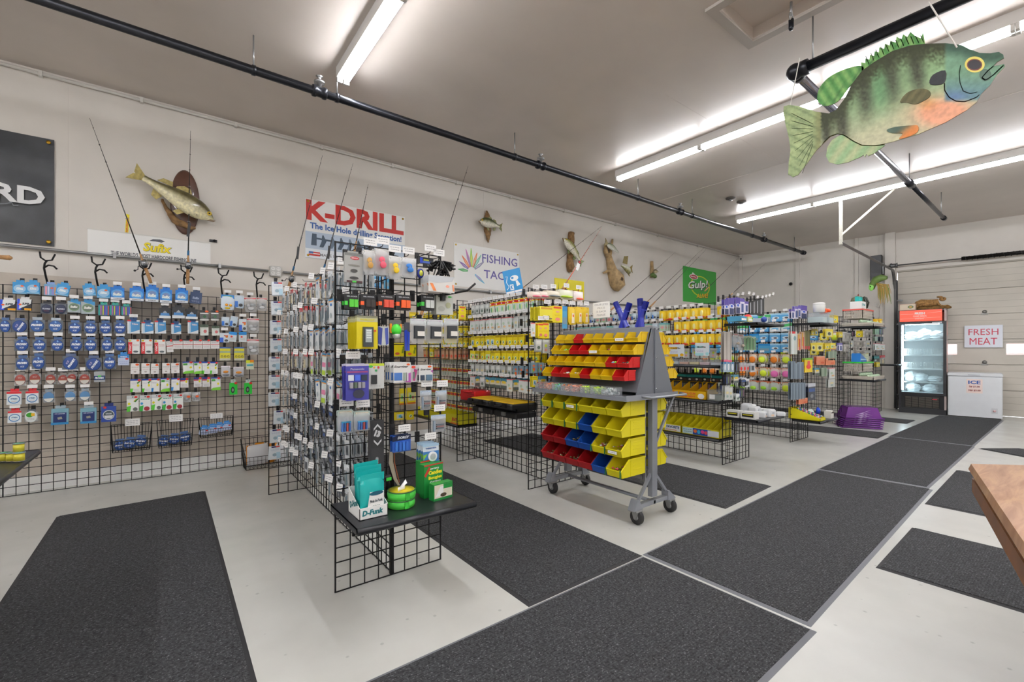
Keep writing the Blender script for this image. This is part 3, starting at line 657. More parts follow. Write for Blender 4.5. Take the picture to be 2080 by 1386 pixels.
soft = [(527,372),(470,380),(400,405),(340,440),(295,490),(278,540),(285,575),(320,597),(370,585),(410,555),(450,500),(535,400)]
anal = [(430,758),(400,765),(360,790),(335,830),(328,880),(345,915),(390,926),(450,915),(520,885),(540,872),(545,885),(555,868),(565,880),(600,862),(660,818),(600,818),(530,815),(480,790)]
pec = [(745,578),(780,530),(830,508),(880,503),(915,520),(910,550),(870,575),(830,590),(780,580)]
pel = [(670,735),(720,718),(800,710),(845,710),(845,745),(800,770),(740,785),(760,755),(700,752)]
gill = [(910,470),(930,425),(1000,400),(995,468),(940,482)]
class RawMB:
    def __init__(s, me): s.me = me
    def mesh(s, n): return s.me
def line_strip(L, wd, y, m):
    mb = MB(); P = [Vector(fpt(*p)) for p in L]
    for a, b in zip(P, P[1:]):
        d = (b-a).normalized()*wd; nn = Vector((-d.y, d.x)); mb.add([(a.x-nn.x, y, a.y-nn.y), (b.x-nn.x, y, b.y-nn.y), (b.x+nn.x, y, b.y+nn.y), (a.x+nn.x, y, a.y+nn.y)], [(0,1,2,3),(3,2,1,0)], m)
    return mb
ey = MB(); a = fpt(1165, 366)
def el(mb, cx, cy_, rx, ry, y, m):
    n = 28; mb.add([(*(lambda q: (q[0], y, q[1]))(fpt(cx+rx*math.cos(2*math.pi*k/n), cy_-ry*math.sin(2*math.pi*k/n))),) for k in range(n)], [tuple(range(n))], m)
el(ey, 1165, 366, 56, 45, -.008, C('e6d568')); el(ey, 1164, 368, 43, 33, -.009, C('7a3a2c')); el(ey, 1164, 368, 37, 27, -.010, C('1c1018'))
DG = C('33463c'); MG = C('5e3a3a')
mouth = MB(); el(mouth, 1225, 425, 34, 33, -.008, C('4f6a5a'))
strs = []
a = fpt(122, 610); b = fpt(160, 440); strs.append(('hanging_string', MB().tube([(a[0], 0, a[1]), (-1.33, -.06, 3.4)], .003, C('e8e6e0'), 4)))
a = fpt(1065, 270); strs.append(('hanging_string', MB().tube([(a[0], -.008, a[1]), (-.62, -.1, 3.4-.045)], .004, C('e8e6e0'), 4)))
gl = line_strip([(995,470),(995,510),(1020,550),(1060,572),(1110,575),(1175,550),(1190,535)], .0022, -.0085, MG)
g2 = line_strip([(1085,370),(1078,420),(1082,470),(1100,515),(1140,530),(1180,520)], .0016, -.0085, DG)
g3 = line_strip([(1270,375),(1240,400),(1205,440),(1225,455),(1270,425),(1325,372)], .0028, -.0088, DG)
belly = line_strip([(310,808),(350,770),(390,755),(430,762),(480,795),(530,820),(600,822),(660,815)], .0025, -.0075, C('c8c63c'))
for q in (g2, g3): gl.add(q.v, q.f, DG)
rays = MB()
for k in range(9):
    q = line_strip([(255, 700+k*14), (135-k*2+k*k*1.2, 640+k*42)], .0016, -.0072, C('4f6a48')); rays.add(q.v, q.f, C('4f6a48'))
for k in range(12):
    x = 560+k*28; q = line_strip([(x+10, back_y(x+10)-8), (x-8, back_y(x)-60+k)], .0016, -.0066, C('2c4a2c')); rays.add(q.v, q.f, C('2c4a2c'))
thing('painted_fish_board', 'sign', 'large green and orange painted sunfish board hanging from the pipe', RawMB(paint_board('fish_body', body, fish_col, 11)),
      [('spiny_dorsal_fin', RawMB(paint_board('fin_a', dors, fin_col, 12, .011, .001))), ('soft_dorsal_fin', RawMB(paint_board('fin_b', smooth(soft), fin_col, 14, .011, .001))),
       ('anal_fin', RawMB(paint_board('fin_c', anal, afin_col, 14, .011, .001))), ('pectoral_fin', RawMB(paint_board('fin_d', smooth(pec), dk_col, 14, .006, -.0095))),
       ('pelvic_fin', RawMB(paint_board('fin_e', smooth(pel), pv_col, 14, .006, -.0095))), ('gill_flap', RawMB(paint_board('fin_f', smooth(gill), lambda x, y: h2('33373a'), 14, .005, -.0085))),
       ('eye', ey, 'yellow ringed eye with a dark pupil'), ('mouth', mouth), ('gill_line', gl), ('fin_rays', rays), ('belly_line', belly)]+strs, loc=(FX, 0, 0), rot=-math.pi/2)
# ---------------------------------------------------------------- mounted fish
def fish_mesh(L, H, T, back, belly_, bend=0, bars=None, n=20, m=12):
    prof = [0, .42, .7, .88, .97, 1, .99, .95, .88, .78, .66, .54, .44, .36, .31, .29]
    vs = []; fs = []; cols = []; b, w2, md = h2(back), h2(belly_), mixc(h2(back), h2(belly_), .45)
    N = len(prof)
    for i, p in enumerate(prof):
        t = i/(N-1); x = -L/2+L*.86*t; yb = -bend*math.sin(t*math.pi*.9)
        for k in range(m):
            a = 2*math.pi*k/m; z = math.sin(a)
            vs.append((x, yb-math.cos(a)*T/2*(p**.8 if i else 0), z*H/2*p))
            c = mixc(w2, b, sst(-.35, .6, z))
            if bars and .15 < t < .9: c = mixc(c, h2(bars), .6*max(0, math.sin(t*30))**2*sst(-.3, .6, z))
            cols.append(c)
    for i in range(N-1):
        for k in range(m): fs.append((i*m+k, i*m+(k+1) % m, (i+1)*m+(k+1) % m, (i+1)*m+k))
    me = bpy.data.meshes.new('f'); me.from_pydata(vs, [], fs)
    at = me.color_attributes.new('paint', 'FLOAT_COLOR', 'POINT')
    for i, c in enumerate(cols): at.data[i].color = lin(c)
    me.polygons.foreach_set('use_smooth', [True]*len(fs)); me.materials.append(vmat('fish_skin', .28, .18, 45, .5)); me.update(); return me
def mounted_fish(label, c, L, H, back, belly_, rot, flip=False, wood=(), plaque=None, bars=None, fin='8a7a44', sc_=1.0, extra=()):
    T = H*.55; FM = mat('fin_'+fin, fin, .35, noise=.3, nscale=40); tail_y = -.02
    Rm = Matrix.Rotation(rot, 4, 'Y') @ Matrix.Diagonal((-1 if flip else 1, 1, 1, 1))
    off = Matrix.Translation((0, -T/2-.06, 0)) @ Rm
    bod = fish_mesh(L, H, T, back, belly_, .03, bars); bod.transform(off)
    if flip: bod.flip_normals()
    def P(nm, pts, y0=-.004, y1=.004, m=FM): return (nm, MB().prism(pts, y0, y1, m, off))
    x2 = L*.36
    parts = [('fish_body', RawMB(bod))]
    parts.append(P('tail_fin', [(x2-.005, -H*.13), (L*.5, -H*.42), (L*.47, -H*.05), (L*.45, 0), (L*.47, H*.05), (L*.5, H*.46), (x2-.005, H*.13)]))
    parts.append(P('dorsal_fin', [(-L*.16, H*.44), (-L*.1, H*.72), (-L*.02, H*.7), (L*.04, H*.5), (L*.04, H*.3)]))
    parts.append(P('dorsal_fin', [(L*.07, H*.36), (L*.1, H*.58), (L*.2, H*.5), (L*.24, H*.26)]))
    parts.append(P('anal_fin', [(L*.1, -H*.3), (L*.13, -H*.6), (L*.2, -H*.52), (L*.22, -H*.2)]))
    parts.append(P('pelvic_fin', [(-L*.2, -H*.42), (-L*.14, -H*.75), (-L*.08, -H*.7), (-L*.12, -H*.4)], -T*.2, -T*.2+.006))
    parts.append(P('pectoral_fin', [(-L*.24, -H*.12), (-L*.12, -H*.26), (-L*.1, -H*.1), (-L*.16, -H*.02)], -T*.53, -T*.5))
    e = MB().lathe([(H*.1, T*.38), (H*.1, T*.43), (H*.05, T*.46)], C('d8b838'), 14, (-L*.42, 0, H*.1), 'y', M=off).lathe([(H*.05, T*.43), (H*.04, T*.475), (0, T*.48)], BLACK, 10, (-L*.42, 0, H*.1), 'y', M=off)
    parts.append(('eye', e, 'glassy yellow eye')); parts.append(('mouth', MB().prism([(-L*.52, -H*.02), (-L*.4, -H*.2), (-L*.41, -H*.26), (-L*.51, -H*.1)], -T*.12, T*.12, mat('mouth_dark', '8a7458', .5), off)))
    parts.append(('gill_cover', MB().prism([(-L*.33, H*.3), (-L*.27, H*.1), (-L*.27, -H*.2), (-L*.33, -H*.36), (-L*.3, -H*.1), (-L*.3, H*.12)], -T*.5, -T*.36, mat('gill', '7a6a48', .4), off)))
    root = MB()
    WD = mat('driftwood', '8a6a44', .75, noise=.45, nscale=22, bump=.8, bscale=45)
    for k, path in enumerate(wood):
        pts = [(p[0], -.035, p[1]) for p in path]; rs = [p[2] for p in path]
        pts2 = []; rr = []
        for i in range(len(pts)-1):
            for j in range(4):
                t = j/4; pts2.append(tuple(pts[i][q]*(1-t)+pts[i+1][q]*t+RND.uniform(-.008, .008)*(q != 1) for q in range(3))); rr.append((rs[i]*(1-t)+rs[i+1]*t)*RND.uniform(.85, 1.12))
        pts2.append(pts[-1]); rr.append(rs[-1])
        (root if (k == 0 and not plaque) else root).tube(pts2, rr, WD, 9)
    if plaque:
        pl = MB().lathe([(.0, 0), (1, 0), (1, .014), (.93, .022), (0, .022)], mat('plaque_wood', '5a3a2c', .35, noise=.3, nscale=12, coat=.3), 36, (0, 0, 0), 'y', sx=plaque[0], sy=plaque[1], M=Matrix.Translation((plaque[2], 0, plaque[3])))
        parts.append(('plaque', pl, 'dark oval wooden plaque')) if wood else None
        if not wood: root = pl
    thing('mounted_fish', 'mounted fish', label, root, parts+list(extra), loc=(c[0], WY-.001, c[1]), scale=(sc_, sc_, sc_))
q = onY(354, 402, 5.74); q2 = onY(376, 412, WY)
mounted_fish('long spotted walleye mount on a dark oval plaque with driftwood branch', (q.x, q.z), .76, .205, '5a5230', 'ece4bc', math.radians(28), True,
             wood=[[(-.1, -.03, .012), (-.05, -.12, .02), (.0, -.22, .035), (.1, -.27, .03), (.18, -.28, .01)]], plaque=(.125, .335, q2.x-q.x, q2.z-q.z-.0), bars='3a3622', fin='b0a060')
q = onY(994, 457, 5.74)
mounted_fish('small dark green bass mount on upright brown driftwood above FISHING TACKLE banner', (q.x, q.z), .43, .155, '4a5426', 'e0dccb', math.radians(4), False,
             wood=[[(-.03, .22, .012), (-.03, .14, .045), (-.03, .0, .05), (-.02, -.1, .055), (.0, -.2, .03), (-.01, -.27, .008)]], bars='2f3a1c', fin='7a7a3c')
q = onY(1160, 512, 5.74)
mounted_fish('yellow green perch mount crossing an upright driftwood post', (q.x, q.z), .62, .17, '8a8a2c', 'e6e2d2', math.radians(40), False,
             wood=[[(.03, .36, .055), (.03, .18, .06), (.0, -.02, .05), (.0, -.15, .07), (.0, -.3, .075), (.02, -.36, .03)]], bars=None, fin='6a7a2c')
q = onY(1238, 520, 5.74)
big = [[(.0, .02, .05), (.02, -.1, .07), (.08, -.28, .10), (.16, -.42, .16), (.24, -.56, .14), (.22, -.66, .06)]]
ex = []
b1 = fish_mesh(.42, .12, .06, '7a8460', 'e2e2d8', .02); b1.transform(Matrix.Translation((.02, -.14, .12)) @ Matrix.Rotation(math.radians(20), 4, 'Y'))
b2 = fish_mesh(.38, .14, .07, '8a8450', 'dcdcc8', .02, '4a4a2c'); b2.transform(Matrix.Translation((.36, -.15, -.22)) @ Matrix.Rotation(math.radians(200), 4, 'Y'))
FM2 = mat('fin_8a7a44', '8a7a44', .35, noise=.3, nscale=40)
WD = mat('driftwood', '8a6a44', .75, noise=.45, nscale=22, bump=.8, bscale=45); WDL = mat('driftwood_pale', 'b0956c', .75, noise=.35, nscale=14, bump=.8, bscale=40)
rt_ = MB().tube([(-.02, -.05, .05), (.02, -.05, -.1), (.08, -.06, -.28), (.18, -.07, -.42), (.22, -.07, -.55), (.2, -.06, -.66)], [.05, .07, .10, .165, .16, .05], WDL, 10)
rt_.tube([(.1, -.05, .34), (.07, -.05, .2), (.02, -.05, .02)], [.02, .03, .04], WDL, 8).tube([(-.18, -.06, -.35), (-.05, -.06, -.3), (.08, -.06, -.28)], [.015, .03, .05], WDL, 8).tube([(-.1, -.05, .22), (-.1, -.05, .08), (-.04, -.05, -.02)], [.02, .045, .04], WDL, 8)
def tailp(cx, cz, a, s, y=-.15):
    M = Matrix.Translation((cx, y, cz)) @ Matrix.Rotation(a, 4, 'Y')
    return MB().prism([(0, -.02*s), (.09*s, -.08*s), (.07*s, 0), (.09*s, .08*s), (0, .02*s)], -.004, .004, FM2, M)
thing('mounted_fish', 'mounted fish', 'large pale knotted driftwood mount carrying two small panfish', rt_,
      [('fish_body', RawMB(b1), 'silver green small fish'), ('fish_body', RawMB(b2), 'yellowish small fish'), ('tail_fin', tailp(-.16, .19, math.radians(200), 1)), ('tail_fin', tailp(.5, -.2, 0, 1)),
       ('dorsal_fin', MB().prism([(.28, -.12), (.33, .02), (.45, .04), (.42, -.13)], -.155, -.147, FM2)), ('anal_fin', MB().prism([(.38, -.28), (.5, -.36), (.46, -.24)], -.155, -.147, FM2)),
       ('knot', MB().lathe([(.04, 0), (.03, .012), (0, .014)], mat('knot_dark', '4a3422', .8), 14, (.17, -.22, -.45), 'y'))], loc=(q.x, WY, q.z))
q = onY(1325, 550, 5.76)
thing('mounted_fish', 'mounted fish', 'tiny driftwood wall mount between large driftwood and the green poster', MB().tube([(0, -.03, .2), (0, -.03, .02), (.0, -.04, -.14)], [.03, .04, .05], WDL, 8),
      [('fish_body', RawMB((lambda b: (b.transform(Matrix.Translation((.05, -.1, -.02))), b)[1])(fish_mesh(.2, .09, .05, '6a5a3a', 'c8b890', .01)))), ('moss', MB().ico((-.03, -.07, -.1), .05, C('5f7a3c')).ico((.05, -.07, -.12), .045, C('4f6a34')))], loc=(q.x, WY, q.z))
# ---------------------------------------------------------------- fishing rods (each with its own reel, grip and guides)
CORK = mat('cork', 'b58a5c', .8, noise=.25, nscale=80); ROD = mat('rod_blank', '1c1b1d', .25, coat=.4); RODO = mat('rod_orange', 'd8582c', .3)
def rod(label, p0, p1, reel=True, blank=ROD, grip=CORK, tag=None, blue=False):
    p0, p1 = Vector(p0), Vector(p1); d = (p1-p0); L = d.length; d.normalize()
    side = d.cross(Vector((0, 1, 0))).normalized(); fr = side.cross(d).normalized()
    if fr.y > 0: fr = -fr
    loc = p0
    g = L*.0+.16
    bl = MB().tube([(0,0,0), tuple(d*L*.5), tuple(d*L)], [.0065, .004, .0015], blank, 6)
    ps = [('grip', MB().tube([tuple(-d*.22), tuple(-d*.12), tuple(-d*.0), tuple(d*.07)], [.013, .015, .012, .007], grip, 10))]
    gd = MB()
    for k in range(6):
        q = d*L*(.3+.14*k*(1-.02*k)); r = .012-.0015*k
        c = q+fr*(r+.004); gd.tube([tuple(c+(side*math.cos(a*math.pi/3)+fr*math.sin(a*math.pi/3))*r) for a in range(7)], .0016, GALV if k < 3 else BLACK, 4)
        gd.tube([tuple(q), tuple(c)], .0014, BLACK, 4)
    ps.append(('guides', gd))
    if reel:
        c = -d*.06+fr*.055
        hb_ = MB().tube([tuple(-d*.06), tuple(c)], .006, BLK2, 6).ico(tuple(c), .026, mat('reel_body', '3a3f45', .25, .6), n=12, k=8)
        ps.append(('reel', hb_, None, [('spool', MB().tube([tuple(c+d*.0), tuple(c+d*.045)], [.028, .026], mat('reel_silver', 'a9adb3', .2, .85), 14)),
                                      ('bail', MB().tube([tuple(c+side*.034), tuple(c+side*.034+d*.05), tuple(c+d*.065+fr*.02), tuple(c-side*.034+d*.05), tuple(c-side*.034)], .002, CHROME, 5)),
                                      ('crank', MB().tube([tuple(c), tuple(c+side*.05), tuple(c+side*.06-d*.03), tuple(c+side*.085-d*.035)], .004, BLK2, 6).ico(tuple(c+side*.085-d*.035), .01, BLK2))]))
    if blue: ps.append(('reel_seat', MB().tube([tuple(d*.07), tuple(d*.12)], .010, C('1f5f8c'), 8), 'blue reel seat'))
    if tag:
        q = d*tag[0]; ps.append(('hang_tag', MB().prism([(-.012,-.07),(.012,-.07),(.012,.07),(-.012,.07)] if tag[1] == 's' else [(-.03,-.08),(.03,-.08),(.03,.08),(-.03,.08)], -.002, 0, C('2a2a2c') if tag[1] == 's' else WHITE, Matrix.Translation(q+fr*.02) @ Matrix.Rotation(.1 if tag[1] == 's' else .45, 4, 'Y'))))
        if tag[1] != 's': ps.append(('tag_print', MB().prism([(-.03,.035),(.03,.035),(.03,.08),(-.03,.08)], -.003, -.0021, BLACK, Matrix.Translation(q+fr*.02) @ Matrix.Rotation(.45, 4, 'Y')).ell(0, 0, .02, .012, 0, RED) if False else MB().prism([(-.03,.035),(.03,.035),(.03,.08),(-.03,.08)], -.003, -.0021, BLACK, Matrix.Translation(q+fr*.02) @ Matrix.Rotation(.45, 4, 'Y')).prism([(-.02,.045),(.02,.045),(.02,.07),(-.02,.07)], -.004, -.0031, RED, Matrix.Translation(q+fr*.02) @ Matrix.Rotation(.45, 4, 'Y'))))
    thing('fishing_rod', 'fishing rod', label, bl, ps, loc=loc)
def rw(u, v, Y): return tuple(onY(u, v, Y))
rod('thin black rod leaning left, its cork grip below the long white sign', rw(290, 530, 5.6), rw(182, 240, 5.74))
rod('upright black rod with blue reel seat in front of the walleye plaque', rw(382, 533, 5.6), rw(387, 266, 5.72), tag=(.33, 's'), blue=True)
rod('black rod crossing the left end of the red-lettered drill banner', rw(592, 562, 5.35), rw(655, 316, 5.6), tag=(.28, 's'), blue=True)
rod('black rod crossing the second letter of the red-lettered drill banner', rw(655, 556, 4.9), rw(717, 332, 5.5), tag=(.27, 's'), blue=True)
rod('shorter black rod crossing the middle letter of the red-lettered drill banner', rw(722, 500, 5.3), rw(748, 374, 5.5), reel=False)
rod('black rod rising between the red-lettered drill banner and FISHING TACKLE banner', rw(868, 600, 3.6), rw(951, 337, 4.2))
rod('long slanted rod passing in front of the perch mount', rw(1062, 585, 4.9), rw(1223, 459, 5.6), reel=False)
rod('orange tipped rod with a white hang tag beside the driftwood mounts', rw(1150, 575, 4.6), rw(1222, 462, 5.3), reel=False, blank=RODO, tag=(.55, 'b'))
rod('slanted rod ending beside the tiny driftwood mount', rw(1252, 620, 4.9), rw(1372, 512, 5.6), reel=False)
rod('slanted rod, upper of the pair left of the green poster', rw(1316, 612, 5.0), rw(1430, 503, 5.6), reel=False)
rod('slanted rod, lower of the pair left of the green poster', rw(1330, 614, 5.1), rw(1434, 507, 5.65), reel=False)
rod('slanted rod crossing the lower right of the green poster', rw(1438, 585, 4.9), rw(1500, 524, 5.4), reel=False)
rod('slanted rod near the far corner right of the green poster', rw(1486, 598, 4.5), rw(1555, 535, 4.85), reel=False)
# ---------------------------------------------------------------- wooden table at the right edge
q = [onZ(u, v, .9) for u, v in [(1967, 942), (2080, 1115), (2080, 945)]]
TW = mat('oak_top', 'a8733f', .3, coat=.4); nt = TW.node_tree; b = nt.nodes['Principled BSDF']; tc = nt.nodes.new('ShaderNodeTexCoord')
mp = nt.nodes.new('ShaderNodeMapping'); mp.inputs['Scale'].default_value = (.9, 6, 1)
wv = nt.nodes.new('ShaderNodeTexNoise'); wv.inputs['Scale'].default_value = 4; wv.inputs['Detail'].default_value = 9; wv.inputs['Distortion'].default_value = .6; wv.inputs['Roughness'].default_value = .65
cr = nt.nodes.new('ShaderNodeValToRGB'); cr.color_ramp.elements[0].color = lin('94603a'); cr.color_ramp.elements[1].color = lin('c0926a'); cr.color_ramp.elements[0].position = .35; cr.color_ramp.elements[1].position = .62
nt.links.new(tc.outputs['Object'], mp.inputs[0]); nt.links.new(mp.outputs[0], wv.inputs[0]); nt.links.new(wv.outputs[0], cr.inputs[0]); nt.links.new(cr.outputs[0], b.inputs['Base Color'])
tl = q[0]; ang = math.atan2(q[1].y-tl.y, q[1].x-tl.x)
TP = [(2.78,.345),(1.45,.06),(.95,-.7),(1.2,-1.6),(2.2,-2.1),(3.2,-1.75),(3.62,-.8),(3.3,-.15)]
cx, cyy = sum(p[0] for p in TP)/8, sum(p[1] for p in TP)/8
def ring(s, z): return [((p[0]-cx)*s, (p[1]-cyy)*s, z) for p in TP]
def slab(s0, z0, s1, z1, m):
    return MB().add(ring(s0, z0)+ring(s1, z1), [tuple(range(8)) if False else tuple(range(8)), tuple(reversed(range(8, 16)))]+[((i+1) % 8, i, i+8, (i+1) % 8+8) for i in range(8)], m)
def fixn(mb):
    me = mb.mesh('tmp'); bmx = bmesh.new(); bmx.from_mesh(me); bmesh.ops.recalc_face_normals(bmx, faces=bmx.faces); bmx.to_mesh(me); bmx.free(); return RawMB(me)
DKW = mat('oak_dark', '7a4a20', .35, noise=.25, nscale=10)
thing('wooden_table', 'table', 'large oak table with an angled corner at the right edge', fixn(slab(1.0, .735, .992, .76, TW)),
      [('dark_inlay_rim', fixn(slab(.985, .70, .985, .735, mat('rim_dark', '3a2a22', .4))), 'dark line below the top'), ('lower_rim', fixn(slab(.99, .64, .99, .70, DKW))), ('apron', fixn(slab(.955, .56, .965, .64, DKW))),
       ('pedestal', MB().lathe([(.3, .06), (.22, .1), (.12, .2), (.1, .45), (.2, .56)], DKW, 20)), ('foot', MB().box((-.6, -.06, 0), (.6, .06, .07), DKW)), ('foot', MB().box((-.06, -.6, 0), (.06, .6, .07), DKW))], loc=(cx, cyy, 0))
# ---------------------------------------------------------------- glass door freezer, chest freezer, things on and beside them
FR = FW_ROT; s0 = .0
pL = onZ(1829, 838, 0); pR = onZ(1925, 846, 0)
FO = Vector((11.76, 2.46, 0)); W_, D_, H_ = .70, .62, 2.06
bk = mat('fridge_black', '202226', .35, spec=.6); RW = mat('fridge_red', 'e0503a', .35, emit=.45); ICEB = mat('ice_bag', 'f4f8fa', .3, bump=.9, bscale=30)
LIN = mat('fridge_liner', 'e8eef0', .4); LED = mat('led_strip', 'f4fbff', .3, emit=20)
body = MB().box((0, .03, 0), (W_, D_, .1), bk).box((0, .03, .1), (.04, D_, H_-.0), bk).box((W_-.03, .03, .1), (W_, D_, H_), mat('fridge_side', 'b8a8a4', .4)).box((.04, D_-.03, .1), (W_-.03, D_, H_), LIN)
body.box((0, .03, H_-.03), (W_, D_, H_), bk).box((.04, .06, .38), (W_-.03, D_-.03, .42), LIN).box((.04, .06, 1.79), (W_-.03, D_-.03, 1.82), LIN).box((.04, .05, .1), (W_-.03, .07, .38), bk)
def frame(x0, z0, x1, z1, t, y0, y1, m): return MB().box((x0, y0, z0), (x1, y1, z0+t), m).box((x0, y0, z1-t), (x1, y1, z1), m).box((x0, y0, z0+t), (x0+t, y1, z1-t), m).box((x1-t, y0, z0+t), (x1, y1, z1-t), m)
gr = MB().box((.1, .015, .13), (.6, .02, .33), mat('grille_grey', '6a655c', .5, .3))
for k in range(9): gr.box((.1, .008, .14+k*.021), (.6, .016, .148+k*.021), BLACK)
for k in range(6): gr.box((.1+k*.1-.004, .006, .13), (.1+k*.1+.004, .016, .33), BLACK)
shl = []
for z in (1.46, 1.16, .88, .62):
    m = MB()
    for k in range(12): m.tube([(.05+k*.05, .1, z), (.05+k*.05, D_-.06, z)], .003, WHITE, 4)
    m.box((.045, .09, z-.012), (W_-.035, .1, z+.012), WHITE).box((.045, D_-.07, z-.006), (W_-.035, D_-.06, z+.006), WHITE)
    shl.append(('shelf', m))
hd = MB().box((.02, .0, 1.83), (W_-.06, .03, 2.05), RW)
ht = MB().text('FRESH', W_*.46, 1.985, .15, .045, -.0015, WHITE, .05).text('GAME BIRDS', W_*.46, 1.93, .2, .035, -.0015, C('f6c8be'), .03).text('DISPLAY', W_*.46, 1.885, .14, .03, -.0015, C('f6c8be'), .03)
st = MB().prism([(.03,1.97),(.3,1.975),(.3,1.98),(.03,1.98)], -.001, 0, C('f4b8ac')).prism([(.42,1.98),(.63,2.0),(.63,2.008),(.42,1.985)], -.001, 0, C('f4b8ac')).prism([(.03,1.88),(.62,1.895),(.62,1.9),(.03,1.888)], -.001, 0, C('f4b8ac'))
so = MB()
for k, (z, hh) in enumerate([(1.7, .3), (1.3, .22), (.98, .3)]): so.box((W_, .2, z-hh*.5), (W_+.002, .5, z+hh*.4), C('d8a098')).box((W_+.002, .25, z-hh*.3), (W_+.003, .45, z+hh*.2), C('c8b0ac'))
thing('glass_door_freezer', 'freezer', 'tall black freezer with lit glass door and red header in the far corner', body,
      [('header_panel', hd, 'red lit header panel', [('lettering', ht), ('stripe', st)]), ('door', frame(0, .37, W_, 1.82, .045, .0, .03, bk), None, [('pane', MB().box((.045, .012, .415), (W_-.045, .016, 1.775), film('freezer_glass', 'eef8fb', .08, .03))), ('handle', MB().box((.008, -.02, .9), (.022, 0, 1.3), bk)), ('maker_plate', MB().box((W_-.2, -.003, 1.783), (W_-.06, 0, 1.808), C('c8ccd0')))]),
       ('grille', gr), ('thermostat_badge', MB().box((.5, .003, .29), (.57, .008, .305), C('d83a4a'))), ('led_strip', MB().box((.05, .07, .45), (.07, .09, 1.76), LED), 'bright white light strip'), ('led_strip', MB().box((.1, .07, 1.765), (W_-.1, .09, 1.78), LED), 'bright white light strip'),
       ('side_graphic', so)]+shl, loc=FO, rot=FR)
def at_f(x, y, z): return FO+Matrix.Rotation(FR, 3, 'Z') @ Vector((x, y, z))
def bag(w_, h, d, seed):
    r = random.Random(seed); vs = []; fs = []; n, m = 12, 7
    for j in range(m+1):
        t = j/m; rr = math.sin(math.pi*(.16+.76*t))**.45 if j < m else .3
        for i in range(n):
            a = 2*math.pi*i/n; k = r.uniform(.84, 1.14); vs.append((w_/2*rr*k*math.cos(a), d/2*rr*k*math.sin(a), h*t))
    for j in range(m):
        for i in range(n): fs.append((j*n+i, j*n+(i+1) % n, (j+1)*n+(i+1) % n, (j+1)*n+i))
    fs.append(tuple(reversed(range(n)))); fs.append(tuple(range(m*n, m*n+n)))
    mb = MB().add(vs, fs, ICEB, False); return mb
IB = [Proto('ice_bag', 'ice bag', bag(.23, .165, .24, k), [('knot', MB().lathe([(.03, .16), (.02, .172), (.035, .178)], ICEB, 8))]) for k in range(4)]
for k, (x, z, s, lb) in enumerate([(.18, 1.475, 1, 'left end of the top freezer shelf'), (.37, 1.475, 1.28, 'middle of the top freezer shelf, the tallest'), (.56, 1.475, 1.05, 'right end of the top freezer shelf'), (.17, .635, 1.15, 'left end of the fourth freezer shelf'), (.32, .635, .95, 'centre of the fourth freezer shelf'), (.52, .635, .7, 'right end of the fourth freezer shelf, flattened'), (.2, .425, 1.0, 'freezer floor, left of the two'), (.46, .425, .95, 'freezer floor, right of the two')]):
    spawn(IB[k % 4], at_f(x, .3, z), FR+k, 'white ice bag at '+lb, 'ice bags in the glass freezer', (1.05, 1, s))
def wbasket(w_, d, h, m, step=.02):
    mb = MB()
    for z in (0, h*.5, h): mb.tube([(-w_/2, -d/2, z), (w_/2, -d/2, z), (w_/2, d/2, z), (-w_/2, d/2, z), (-w_/2, -d/2, z)], .006, m, 4, False)
    k = int(w_/step)
    for i in range(k+1):
        x = -w_/2+w_*i/k; mb.tube([(x, -d/2, h), (x, -d/2, 0), (x, d/2, 0), (x, d/2, h)], .004, m, 4, False)
    return mb
BK = Proto('wire_basket', 'basket', wbasket(.26, .3, .11, WHITE), [('divider', MB().box((-.004, -.14, 0), (.004, .14, .12), WHITE))])
for k, (x, z, lb) in enumerate([(.19, 1.175, 'left on second freezer shelf'), (.5, 1.175, 'right on second freezer shelf'), (.19, .895, 'left on third freezer shelf'), (.5, .895, 'right on third freezer shelf')]):
    spawn(BK, at_f(x, .26, z), FR, 'small white wire basket '+lb, 'baskets in the glass freezer')
# chest freezer
CO = Vector((11.83, 1.745, 0)); CW, CD, CH = .71, .56, .83
cf = mat('chest_white', 'dfe2e6', .3, noise=.02)
def at_c(x, y, z): return CO+Matrix.Rotation(FR, 3, 'Z') @ Vector((x, y, z))
thing('chest_freezer', 'freezer', 'white chest freezer with an ICE price sheet on its front', MB().rbox((0, .01, .02), (CW, CD, CH-.06), cf, .012).box((.02, .03, 0), (CW-.02, CD-.02, .03), BLK2),
      [('lid', MB().rbox((-.005, 0, CH-.055), (CW+.005, CD, CH), cf, .012), None, [('lid_handle', MB().box((CW*.38, -.012, CH-.04), (CW*.6, 0, CH-.02), C('c8ccd2')))]),
       ('dial', MB().box((CW-.14, .006, .1), (CW-.06, .01, .2), C('d0d2d6')).lathe([(.018, 0), (.02, .012), (.012, .016)], C('e8c0c0'), 14, (CW-.1, .006, .15), 'y'))], loc=CO, rot=FR)
sh = MB().box((0, -.002, 0), (.21, 0, .26), C('f2dfd8'))
thing('price_sheet', 'sign', 'paper sheet reading ICE with two prices on the chest freezer', sh, [('lettering', MB().text('ICE', .105, .2, .16, .065, -.003, C('2858a8'), .03).text('5# $1.00', .105, .12, .14, .036, -.003, C('8a3430'), .04).text('10# $3.00', .105, .05, .16, .036, -.003, C('8a3430'), .04))], loc=at_c(.25, .008, .46), rot=FR)
s_, z_ = onF(1959, 662); s2_, z2_ = onF(2037, 706)
fw_, fh_ = s2_-s_, z_-z2_
